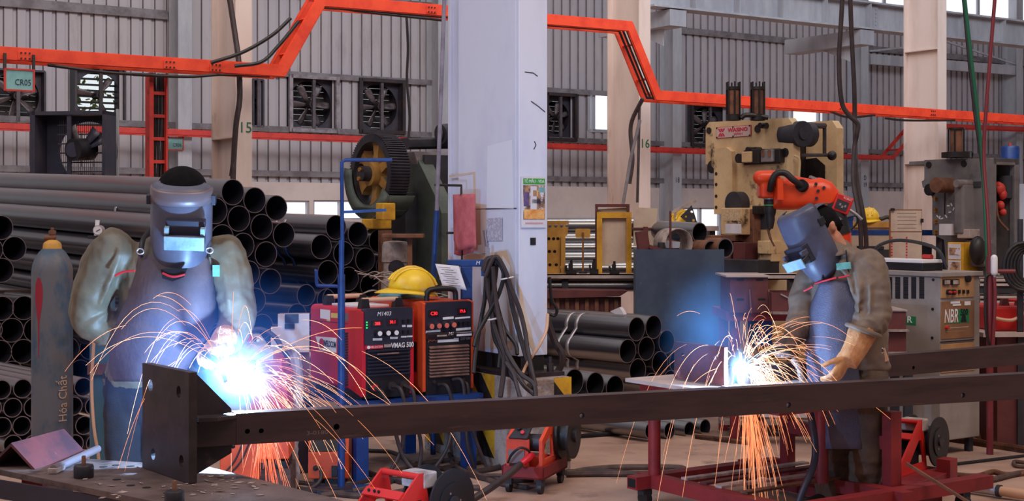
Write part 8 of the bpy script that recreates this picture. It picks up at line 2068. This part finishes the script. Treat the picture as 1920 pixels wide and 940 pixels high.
# the face shield
mc = Q(341, 430, -.075)
b = MB(); b.sheet(mask_shell(mc, fL, uL, 0.133, 0.40, 0.150, 0.48, 0.62, 86)); mk = b.build('face_shield', 'mask_grey', t, solid=0.005)
b = MB(); g = mask_shell(mc, fL, uL, 0.135, 0.40, 0.152, 0.48, 0.62, 86); b.sheet([g[2], g[3], g[4], g[5]]); b.build('brow_band', 'cloth_olive' if False else 'pipe_end', mk, solid=0.004)
cf = mc + f_ * 0.150
def mbox(c, sz, mat, name, par, rot=0.0): b = MB(); b.box(c, sz, R @ Matrix.Rotation(rot, 3, 'X')); return b.build(name, mat, par, bevel=0.003)
lo = cf - r_ * 0.030 + u_ * 0.035
h = mbox(lo, (0.165, 0.05, 0.105), 'panel_dark', 'lens_holder', mk)
mbox(lo + f_ * 0.035 - u_ * 0.030, (0.165, 0.06, 0.03), 'mask_grey', 'lens_lid', h, -0.2); mbox(lo + f_ * 0.064 - u_ * 0.038, (0.168, 0.008, 0.062), 'lens_plate', 'lens_plate', h, -0.1)
for i in (-1, 1): mbox(lo + f_ * 0.03 + r_ * i * 0.075 + u_ * 0.012, (0.02, 0.05, 0.03), 'lens_plate', 'hinge_lug', h)
mbox(mc - r_ * 0.137 + u_ * 0.15 + f_ * 0.03, (0.02, 0.05, 0.045), 'panel_dark', 'pivot_knob', mk); mbox(mc + r_ * 0.137 + u_ * 0.14 + f_ * 0.03, (0.02, 0.04, 0.04), 'panel_dark', 'pivot_knob', mk)
b = MB(); q0 = Q(352, 405, -.22)
# gloves and torch
gl = MB(); gl.tube([armL[2] + (armL[1] - armL[2]) * 0.28, armL[2], armL[2] + (Q(378, 664, -.38) - armL[2]) * 0.25], [0.056, 0.050, 0.042], 14, round_caps=True); hand(gl, armL[2], (Q(378, 664, -.38) - armL[2]), V((0.3, 0.2, -1)), 1.12, 0.75, 1, rf=0.0125)
o = gl.build('glove', 'glove_suede', t, remesh=0.006, smooth_it=2)
gl = MB(); gl.tube([armR[2] + (armR[1] - armR[2]) * 0.3, armR[2]], [0.058, 0.05], 14, round_caps=True); hand(gl, armR[2], V((1, 0.1, -0.3)), V((0, -0.6, -1)), 1.1, 0.6, -1, rf=0.0125)
o = gl.build('glove', 'glove_suede', t, remesh=0.006, smooth_it=2)
AL = P(432, 725, 5.55)
hp = base + Q(385, 664, -.36)
tt = thing('welding_torch', 'welding torch in the left welder glove, pointing at the plate', 'welding torch', hp)
b = MB(); b.tube(crom([base + Q(410, 640, -.22) - hp, V((0, 0, 0)), (AL - hp) * 0.45 + V((0, 0, 0.03)), (AL - hp) * 0.86], 6), [0.017] * 7 + [0.014] * 6 + [0.010] * 6, 10); b.build('torch_body', 'black_rubber', tt)
b = MB(); b.cyl((AL - hp) * 0.84, (AL - hp) * 0.93, 0.011, 0.008, n=14); b.build('nozzle', 'rust', tt)

# ---------------------------------------------------------------- right welder
DR = 7.5
base = P(1600, HY, DR + 0.06); base.z = 0
t = thing('person', 'person in brown jacket and navy apron, bent over the right weld in face shield', 'person', base)
Q = lambda x, y, dd=0.0: P(x, y, DR + dd) - base
fR, uR = V((-0.74, -0.52, -0.42)), V((-0.42, 0.0, 0.90))
f_, u_, r_ = basis(fR, uR); R = Matrix((r_, f_, u_)).transposed()
hc = Q(1541, 432, 0.0)
wx = V((0.86, -0.5, 0)).normalized(); wy = V((0.5, 0.86, 0.0))
FRr = (Q(1600, 725, .06), Q(1600, 660, .05), Q(1590, 575, .02), Q(1585, 505, .01), Q(1572, 470, 0.0))
bd = MB(); bd.loft([(FRr[0] - V((0, 0, .1)), wx * .13, wy * .10), (FRr[0], wx * .155, wy * .115), (FRr[1], wx * .14, wy * .1), (FRr[2], wx * .165, wy * .115), (FRr[3], wx * .17, wy * .1), (FRr[4], wx * .08, wy * .07)], 20)
bd.tube([Q(1576, 482, .0), Q(1556, 445, .0)], [0.064, 0.060], 14); head(bd, hc, fR, uR)
armN = [Q(1630, 500, -.10), Q(1634, 595, -.15), Q(1598, 650, -.22)]; armF = [Q(1520, 522, .13), Q(1503, 590, .06), Q(1488, 632, -.06)]
for a_ in (armN, armF): bd.tube(a_, [0.055, 0.045, 0.03], 12, round_caps=True)
hdN = Q(1573, 698, -.25) - armN[2]; hdF = Q(1466, 652, -.14) - armF[2]
hand(bd, armN[2] + hdN * 0.35, hdN, V((-0.8, 0.5, -0.2)), 0.9, 0.45, -1); hand(bd, armF[2], hdF, V((0.1, 0.5, -1)), 0.9, 0.8, -1)
legs = ([Q(1628, 715, .0), Q(1624, 840, -.03), Q(1618, 950, .03)], [Q(1568, 715, .12), Q(1560, 840, .10), Q(1562, 948, .12)])
for l in legs: l[2].z = 0.09; bd.tube(l, [0.08, 0.055, 0.04], 12, round_caps=True); bd.tube([l[2] - V((0, 0, .045)), l[2] + V((-0.1, -0.06, -0.055))], [0.04, 0.03], 10, round_caps=True)
bd.build('body', 'skin', t, remesh=0.011, smooth_it=2)
jk = MB()
jk.loft([(Q(1604, 690, .06), wx * .185, wy * .14), (FRr[1], wx * .185, wy * .135), (FRr[2], wx * .205, wy * .145), (FRr[3], wx * .205, wy * .125), (Q(1583, 485, .01), wx * .17, wy * .105), (Q(1575, 470, .0), wx * .105, wy * .09), (Q(1570, 462, 0), wx * .082, wy * .08)], 24)
jk.ell(Q(1624, 502, -.08), (0.10, 0.10, 0.095)); jk.ell(Q(1522, 525, .12), (0.085, 0.085, 0.085))
sN = [Q(1628, 505, -.10), Q(1636, 550, -.13), Q(1634, 596, -.16), Q(1620, 618, -.20)]
jk.tube(crom(sN, 6), [0.098, .1, .1, .1, .1, .1, .098, .096, .095, .095, .094, .092, .09, .088, .086, .084, .08, .078, .075], 16, round_caps=True)
sF = [Q(1520, 525, .13), Q(1510, 560, .10), Q(1502, 592, .06), Q(1494, 620, -.02)]
jk.tube(crom(sF, 6), [0.08] * 10 + [0.074] * 5 + [0.066] * 4, 16, round_caps=True)
folds(jk, sN[1:], [0.094, 0.078], 5, 0.011); folds(jk, sF[1:], [0.076, 0.062], 5, 0.009)
for pts in ([Q(1605, 490, -.14), Q(1612, 540, -.20), Q(1608, 600, -.24)], [Q(1640, 490, -.12), Q(1650, 545, -.17), Q(1648, 605, -.2)], [Q(1622, 485, -.15), Q(1632, 540, -.22), Q(1630, 590, -.25)], [Q(1575, 490, -.10), Q(1590, 520, -.14), Q(1602, 560, -.17)]):
    jk.tube(crom(pts, 5), [0.004, .008, .011, .013, .014, .014, .013, .012, .010, .007, .004], 8)
o = jk.build('jacket', 'cloth_brown', t, remesh=0.0095, smooth_it=3); cloth(o, 0.034)
b = MB(); b.sheet([[Q(1560, 455, -.07), Q(1572, 446, -.02), Q(1588, 450, .06)], [Q(1556, 470, -.09), Q(1580, 468, -.11), Q(1602, 466, .02)], [Q(1562, 484, -.12), Q(1578, 480, -.13), Q(1600, 474, -.05)]]); b.build('collar', 'cloth_brown', t, solid=0.008, sub=1)
tr = MB(); tr.loft([(FRr[0] + V((0, 0, .06)), wx * .175, wy * .135), (FRr[0] - V((0, 0, .08)), wx * .175, wy * .14), (FRr[0] - V((0, 0, .16)), wx * .16, wy * .12)], 20)
for l in legs: tr.tube([l[0], (l[0] + l[1]) / 2, l[1], (l[1] + l[2]) / 2, l[2] + V((0, 0, -.02))], [0.11, 0.105, 0.09, 0.088, 0.088], 16, round_caps=True)
folds(tr, [legs[0][1], legs[0][2]], [0.088, 0.086], 4, 0.012); folds(tr, [legs[1][1], legs[1][2]], [0.088, 0.086], 4, 0.012)
o = tr.build('trousers', 'trouser_brown', t, remesh=0.012, smooth_it=3); cloth(o, 0.034, 0.01)
for l in legs:
    a0 = V((l[2].x, l[2].y, 0)); e = V((-0.85, -0.5, 0)); g_ = V((0.5, -0.85, 0)); b = MB()
    b.loft([(a0, e * .05, g_ * .045), (a0 + V((0, 0, .12)), e * .06, g_ * .05)], 14); b.loft([(a0 - e * .06 + V((0, 0, .045)), g_ * .042, V((0, 0, .045))), (a0 + e * .1 + V((0, 0, .04)), g_ * .048, V((0, 0, .04))), (a0 + e * .2 + V((0, 0, .03)), g_ * .03, V((0, 0, .028)))], 14); b.build('boot', 'boot', t, remesh=0.01, smooth_it=2)
b = MB(); b.sheet(sheet_px([(528, 1540, 1596, -.135, .05, .02), (565, 1524, 1616, -.165, .13, .03), (600, 1514, 1622, -.175, .17, .05), (640, 1510, 1616, -.17, .18, .05), (690, 1514, 1608, -.15, .17, .06), (760, 1520, 1618, -.13, .17, .06), (842, 1527, 1618, -.135, .17, .06)], Q, fold=0.009))
ap = b.build('apron', 'apron_navy', t, solid=0.006)
for pts in ([Q(1594, 530, -.14), Q(1590, 500, -.13), Q(1586, 470, -.09)], [Q(1541, 530, -.10), Q(1545, 505, -.10), Q(1560, 470, -.08)]):
    b = MB(); b.tube(crom(pts, 5), 0.008, 8, flat=0.5); b.build('apron_strap', 'panel_black', ap)
for pts in ([Q(1528, 532, -.05), Q(1545, 527, -.12), Q(1560, 523, -.145), Q(1568, 521, -.15)], [Q(1572, 521, -.152), Q(1584, 519, -.155), Q(1592, 517, -.155)], [Q(1507, 546, .02), Q(1516, 542, .0), Q(1524, 537, -.04)]):
    b = MB(); b.tube(crom(pts, 4), 0.005, 6); b.build('red_piping', 'piping_red', t)
b = MB(); b.box(Q(1582, 499, -.145), (0.075, 0.006, 0.035), Matrix.Rotation(-0.5, 3, 'Z') @ Matrix.Rotation(-0.12, 3, 'Y')); o = b.build('chest_patch', 'patch_teal', t)
b = MB(); b.bx(-0.03, 0.03, -0.03, 0.03, -0.05, 0.05); q = Q(1652, 664, -.05); b2_ = MB(); b2_.box(q, (0.05, 0.05, 0.09), Matrix.Rotation(-0.3, 3, 'Y')); o = b2_.build('belt_pouch', 'handle_tan', t, bevel=0.006)
b = MB(); b.tube([q + V((-0.01, -0.03, 0)) + V((0.018 * math.cos(a), 0, 0.014 * math.sin(a) + .02)) for a in [2 * math.pi * k / 14 for k in range(14)]], 0.004, 6, True); b.build('buckle', 'strap_steel', o)
b = MB(); b.ell(hc + u_ * 0.045 - f_ * 0.014, (0.086, 0.108, 0.088), R, 24, 14); b.ell(hc - f_ * 0.085 - u_ * 0.0, (0.06, 0.04, 0.06), R); b.build('hair', 'hair_black', t, remesh=0.011, smooth_it=1)
b = MB(); rows = []
for i in range(9):
    a = math.radians(-25 + 150 * i / 8); rows.append([hc + r_ * x + (f_ * math.cos(a) * 0.116 + u_ * (0.04 + math.sin(a) * 0.094)) * (1.0 if abs(x) < .05 else 0.93) for x in (-.07, -.035, 0, .035, .07)])
b.sheet(rows); hg = b.build('headgear', 'mask_navy', t, solid=0.006)
b = MB(); b.tube(crom([hc + r_ * 0.09 + u_ * 0.05 + f_ * .05, hc + r_ * .095 + u_ * .01 - f_ * .04, hc + r_ * .06 - u_ * .02 - f_ * .105, hc - u_ * .02 - f_ * .125, hc - r_ * .06 - u_ * .02 - f_ * .105], 5), 0.012, 8, flat=1.6); b.build('head_strap', 'panel_black', hg)
b = MB(); b.ell(hc - f_ * 0.11 - u_ * .01, (0.05, 0.03, 0.035), R); b.build('rear_knob', 'mask_navy', hg)
b = MB(); b.ell(hc + f_ * .05 + u_ * .125, (0.04, 0.035, 0.02), R); b.build('top_pad', 'pipe_end', hg)
mc = Q(1527, 456, -.02)
b = MB(); b.sheet(mask_shell(mc - f_ * 0.02, fR, uR, 0.128, 0.365, 0.15, 0.5, 0.62, 88)); mk = b.build('face_shield', 'mask_navy', t, solid=0.005)
cf = mc + f_ * 0.125
lo = cf - u_ * 0.01 + r_ * 0.0
h = mbox(lo, (0.15, 0.05, 0.10), 'panel_dark', 'lens_holder', mk); mbox(lo + f_ * 0.04 - u_ * 0.022, (0.15, 0.055, 0.03), 'panel_dark', 'lens_lid', h, -0.2); mbox(lo + f_ * 0.07 - u_ * 0.03, (0.15, 0.008, 0.055), 'lens_plate', 'lens_plate', h, -0.1)
for i in (-1, 1): mbox(lo + f_ * 0.03 + r_ * i * 0.068 + u_ * 0.012, (0.018, 0.045, 0.03), 'mask_navy', 'hinge_lug', h); mbox(mc + r_ * i * 0.126 + u_ * 0.10 + f_ * 0.0, (0.018, 0.04, 0.04), 'panel_black', 'pivot_knob', mk)
b = MB(); b.ell(mc + r_ * 0.118 - u_ * .12 + f_ * .03, (0.01, 0.014, 0.014), R); b.build('stud', 'panel_black', mk)
# near glove: gauntlet, back of hand, five fingers hanging
gl = MB(); gl.tube([Q(1618, 622, -.20), Q(1606, 650, -.22), Q(1590, 680, -.245), armN[2] + hdN * 0.5], [0.074, 0.066, 0.056, 0.046], 16, round_caps=True); hand(gl, armN[2] + hdN * 0.42, hdN, V((-0.8, 0.5, -0.2)), 1.15, 0.42, -1, rf=0.0125)
o = gl.build('glove', 'glove_suede', t, remesh=0.006, smooth_it=2); cloth(o, 0.012, 0.004)
b = MB(); b.tube([Q(1619, 620, -.2) + V((0.082 * math.cos(a), 0.082 * math.sin(a) * .95, 0.0 - 0.03 * math.cos(a))) for a in [2 * math.pi * k / 20 for k in range(20)]], 0.013, 8, True); b.build('sleeve_cuff', 'cloth_brown', t)
gl = MB(); gl.tube([Q(1495, 622, -.03), armF[2], armF[2] + hdF * 0.3], [0.062, 0.054, 0.044], 14, round_caps=True); hand(gl, armF[2], hdF, V((0.1, 0.5, -1)), 1.12, 0.85, -1, rf=0.0125)
o = gl.build('glove', 'glove_dark', t, remesh=0.006, smooth_it=2)
AR = P(1381, 694, 7.30)
hp = base + Q(1468, 656, -.16)
tt = thing('welding_torch', 'welding torch in the right welder dark glove with silver spring lead', 'welding torch', hp)
b = MB(); b.tube(crom([base + Q(1492, 668, -.12) - hp, V((0, 0, 0)), (AR - hp) * 0.5 + V((0, 0, 0.03)), (AR - hp) * 0.85], 6), [0.018] * 7 + [0.014] * 6 + [0.010] * 6, 10); b.build('torch_body', 'black_rubber', tt)
b = MB(); b.cyl((AR - hp) * 0.83, (AR - hp) * 0.92, 0.011, 0.008, n=14); b.build('nozzle', 'rust', tt)
sp = crom([base + Q(1486, 672, -.13) - hp, base + Q(1497, 690, -.14) - hp, base + Q(1503, 712, -.15) - hp, base + Q(1508, 735, -.15) - hp], 26)
b = MB(); b.tube(sp, [0.013 + 0.005 * (i % 3 == 0) for i in range(len(sp))], 10); b.build('spring_sleeve', 'strap_steel', tt)
b = MB(); b.tube(crom([base + Q(1508, 735, -.15) - hp, base + Q(1520, 780, -.2) - hp, base + Q(1528, 830, -.22) - hp, base + Q(1526, 870, -.25) - hp, base + Q(1508, 915, -.3) - hp, base + Q(1495, 950, -.32) - hp], 6), 0.018, 10); b.build('torch_cable', 'machine_blue' if False else 'panel_dark', tt)

# ================================================================ THE ARCS AND SPARKS
def arc_lamp(loc, power, r):
    l = bpy.data.lights.new('welding_arc', 'POINT'); l.energy = power; l.color = (0.30, 0.58, 1.0); l.shadow_soft_size = r
    o = bpy.data.objects.new('welding_arc', l); COL.objects.link(o); o.location = loc
M('arc_core', (255, 255, 255), 0.5, emit=(225, 240, 255), estr=30)
M('spark_hot', (255, 190, 130), 0.5, emit=(255, 150, 100), estr=0.95)
M('spark_dim', (255, 150, 100), 0.5, emit=(255, 104, 60), estr=0.75)
def arc_glow(name, label, loc, rad, centre_strength, col, stretch=(1, 1, 1), power=2.0, tint=None):
    """arc glare and lit fume as an added ball of glow: emission that thins out with the distance from the arc"""
    m = bpy.data.materials.new(name); m.use_nodes = True; n = m.node_tree.nodes; L = m.node_tree.links; n.clear()
    out = n.new('ShaderNodeOutputMaterial'); em = n.new('ShaderNodeEmission'); em.inputs[0].default_value = col + (1,)
    tc = n.new('ShaderNodeTexCoord'); ln = n.new('ShaderNodeVectorMath'); ln.operation = 'LENGTH'; L.new(tc.outputs['Object'], ln.inputs[0])
    nz = n.new('ShaderNodeTexNoise'); nz.inputs['Scale'].default_value = 2.2; nz.inputs['Detail'].default_value = 3; L.new(tc.outputs['Object'], nz.inputs['Vector'])
    ad = n.new('ShaderNodeMath'); ad.operation = 'MULTIPLY_ADD'; ad.inputs[1].default_value = 0.5; L.new(nz.outputs['Fac'], ad.inputs[0]); L.new(ln.outputs['Value'], ad.inputs[2])
    mr = n.new('ShaderNodeMapRange'); mr.inputs[1].default_value = 0.25; mr.inputs[2].default_value = 1.22; mr.inputs[3].default_value = 1; mr.inputs[4].default_value = 0; L.new(ad.outputs[0], mr.inputs[0])
    pw = n.new('ShaderNodeMath'); pw.operation = 'POWER'; pw.inputs[1].default_value = power; L.new(mr.outputs[0], pw.inputs[0])
    ml = n.new('ShaderNodeMath'); ml.operation = 'MULTIPLY'; ml.inputs[1].default_value = centre_strength; L.new(pw.outputs[0], ml.inputs[0])
    L.new(ml.outputs[0], em.inputs[1]); L.new(em.outputs[0], out.inputs['Volume'])
    MATS[name] = m
    b = MB(); b.ell((0, 0, 0), (1, 1, 1), None, 24, 14); o = b.build(name, m); o.location = loc; o.scale = (rad * stretch[0], rad * stretch[1], rad * stretch[2])
    return tag(o, label, 'weld flash', kind='stuff')
def sparks(name, label, src, n, seed, vel, life, r, mat, floor_z=None, t0=(0, 0.3), dt=(0.10, 0.30), g=9.0, drag=0.6):
    rr = random.Random(seed); b = MB()
    for i in range(n):
        v = vel(rr); s = V(src) + V((rr.gauss(0, .012), rr.gauss(0, .012), rr.gauss(0, .008)))
        a = rr.uniform(*t0); d = rr.uniform(*dt); pts = []
        for k in range(11):
            tt_ = a + d * k / 10; p = s + v * (1 - math.exp(-drag * tt_)) / drag + V((0, 0, -0.5 * g * tt_ * tt_))
            if floor_z is not None and p.z < floor_z: break
            pts.append(p - V(src))
        if len(pts) > 3:
            m = len(pts); rad = r * rr.uniform(0.6, 1.15)
            b.tube(pts, [rad * (0.45 + 0.55 * math.sin(math.pi * min(1, (k + 1) / (m + 1)))) for k in range(m)], 5)
    return tag(b.build(name, mat, loc=src), label, 'sparks', kind='stuff')
def cone(main, spread, lo, hi):
    m = V(main).normalized()
    def f(rr):
        v = (m + V((rr.gauss(0, spread), rr.gauss(0, spread * .7), rr.gauss(0, spread)))).normalized()
        return v * rr.uniform(lo, hi)
    return f
arc_lamp(P(440, 742, 5.62), 120, 0.03)
arc_lamp(AR + V((0.02, -0.05, 0.0)), 45, 0.025)
for loc, nm in ((AL, 'blinding white arc core at the left weld'), (AR, 'blinding white arc core at the right weld')):
    b = MB(); b.ell((0, 0, 0), (0.022, 0.022, 0.022)); tag(b.build('arc_point', 'arc_core', loc=loc), nm, 'weld arc', kind='stuff')
arc_glow('weld_flash', 'added white glow of arc glare and lit fume at the left weld', AL + V((-0.0, 0.10, 0.03)), 0.25, 220.0, (0.22, 0.60, 1.0), (0.95, 0.6, 0.9), 4.0)  # emissive volumes stand in for the arc's glare and the fume it lights
arc_glow('weld_halo', 'added blue glow of arc-lit fume round the left weld', AL + V((-0.08, 0.25, 0.08)), 0.56, 2.0, (0.06, 0.24, 1.0), (1.2, 0.8, 0.8), 2.0)
arc_glow('weld_flash', 'added white glow of arc glare and lit fume at the right weld', AR + V((0.015, 0.0, 0.0)), 0.125, 240.0, (0.26, 0.62, 1.0), (0.75, 0.7, 1.25), 4.0)
arc_glow('weld_halo', 'added blue glow of arc-lit fume above the right weld', AR + V((-0.11, 0.12, 0.19)), 0.36, 3.2, (0.08, 0.34, 1.0), (0.9, 0.8, 1.15), 2.0)
SL, SR_ = AL + V((0.0, 0.0, 0.01)), AR + V((0.02, -0.02, 0.0))
sparks('weld_sparks', 'orange spark trails arching up and left from the left weld', SL, 34, 1, cone((-0.55, 0.1, 0.9), 0.30, 1.6, 3.0), 1, 0.0009, 'spark_hot', t0=(0.0, 0.25), dt=(0.1, 0.35))
sparks('weld_sparks', 'fine spark trails bursting right from the left weld', SL, 120, 2, cone((0.75, 0.2, 0.5), 0.38, 0.7, 2.4), 1, 0.0007, 'spark_hot', t0=(0.02, 0.2), dt=(0.05, 0.2))
sparks('weld_sparks', 'few long spark trails flying far right of the left weld', SL, 7, 12, cone((0.9, 0.25, 0.75), 0.22, 2.4, 3.8), 1, 0.0009, 'spark_hot', t0=(0.05, 0.25), dt=(0.12, 0.3))
sparks('weld_sparks', 'orange spark rain falling below the beam at the left weld', AL + V((0.12, 0.02, -0.16)), 46, 3, lambda rr: V((rr.gauss(0.25, 0.42), rr.gauss(0.15, .15), rr.uniform(-1.6, -0.3))), 1, 0.0011, 'spark_dim', 0.03, t0=(0.0, 0.06), dt=(0.06, 0.16))
sparks('weld_sparks', 'orange spark fountain round the right weld', SR_, 170, 4, cone((0.45, -0.05, 0.75), 0.5, 0.8, 3.0), 1, 0.0011, 'spark_hot', t0=(0.02, 0.22), dt=(0.05, 0.22))
sparks('weld_sparks', 'dense low sparks streaming right from the right weld', SR_, 60, 5, cone((0.9, -0.1, 0.1), 0.35, 0.6, 1.9), 1, 0.0011, 'spark_hot', t0=(0.01, 0.12), dt=(0.05, 0.2))
sparks('weld_sparks', 'few long spark trails flying left from the right weld', SR_, 8, 6, cone((-0.55, 0.0, 0.85), 0.28, 1.6, 2.7), 1, 0.0011, 'spark_hot', t0=(0.1, 0.3), dt=(0.15, 0.4))
sparks('weld_sparks', 'orange spark rain falling below the right weld to the floor', AR + V((0.05, -0.03, -0.12)), 95, 7, lambda rr: V((rr.gauss(0.25, 0.32), rr.gauss(0.0, .14), rr.uniform(-2.0, -0.4))), 1, 0.0011, 'spark_hot', 0.02, t0=(0.0, 0.12), dt=(0.06, 0.2))
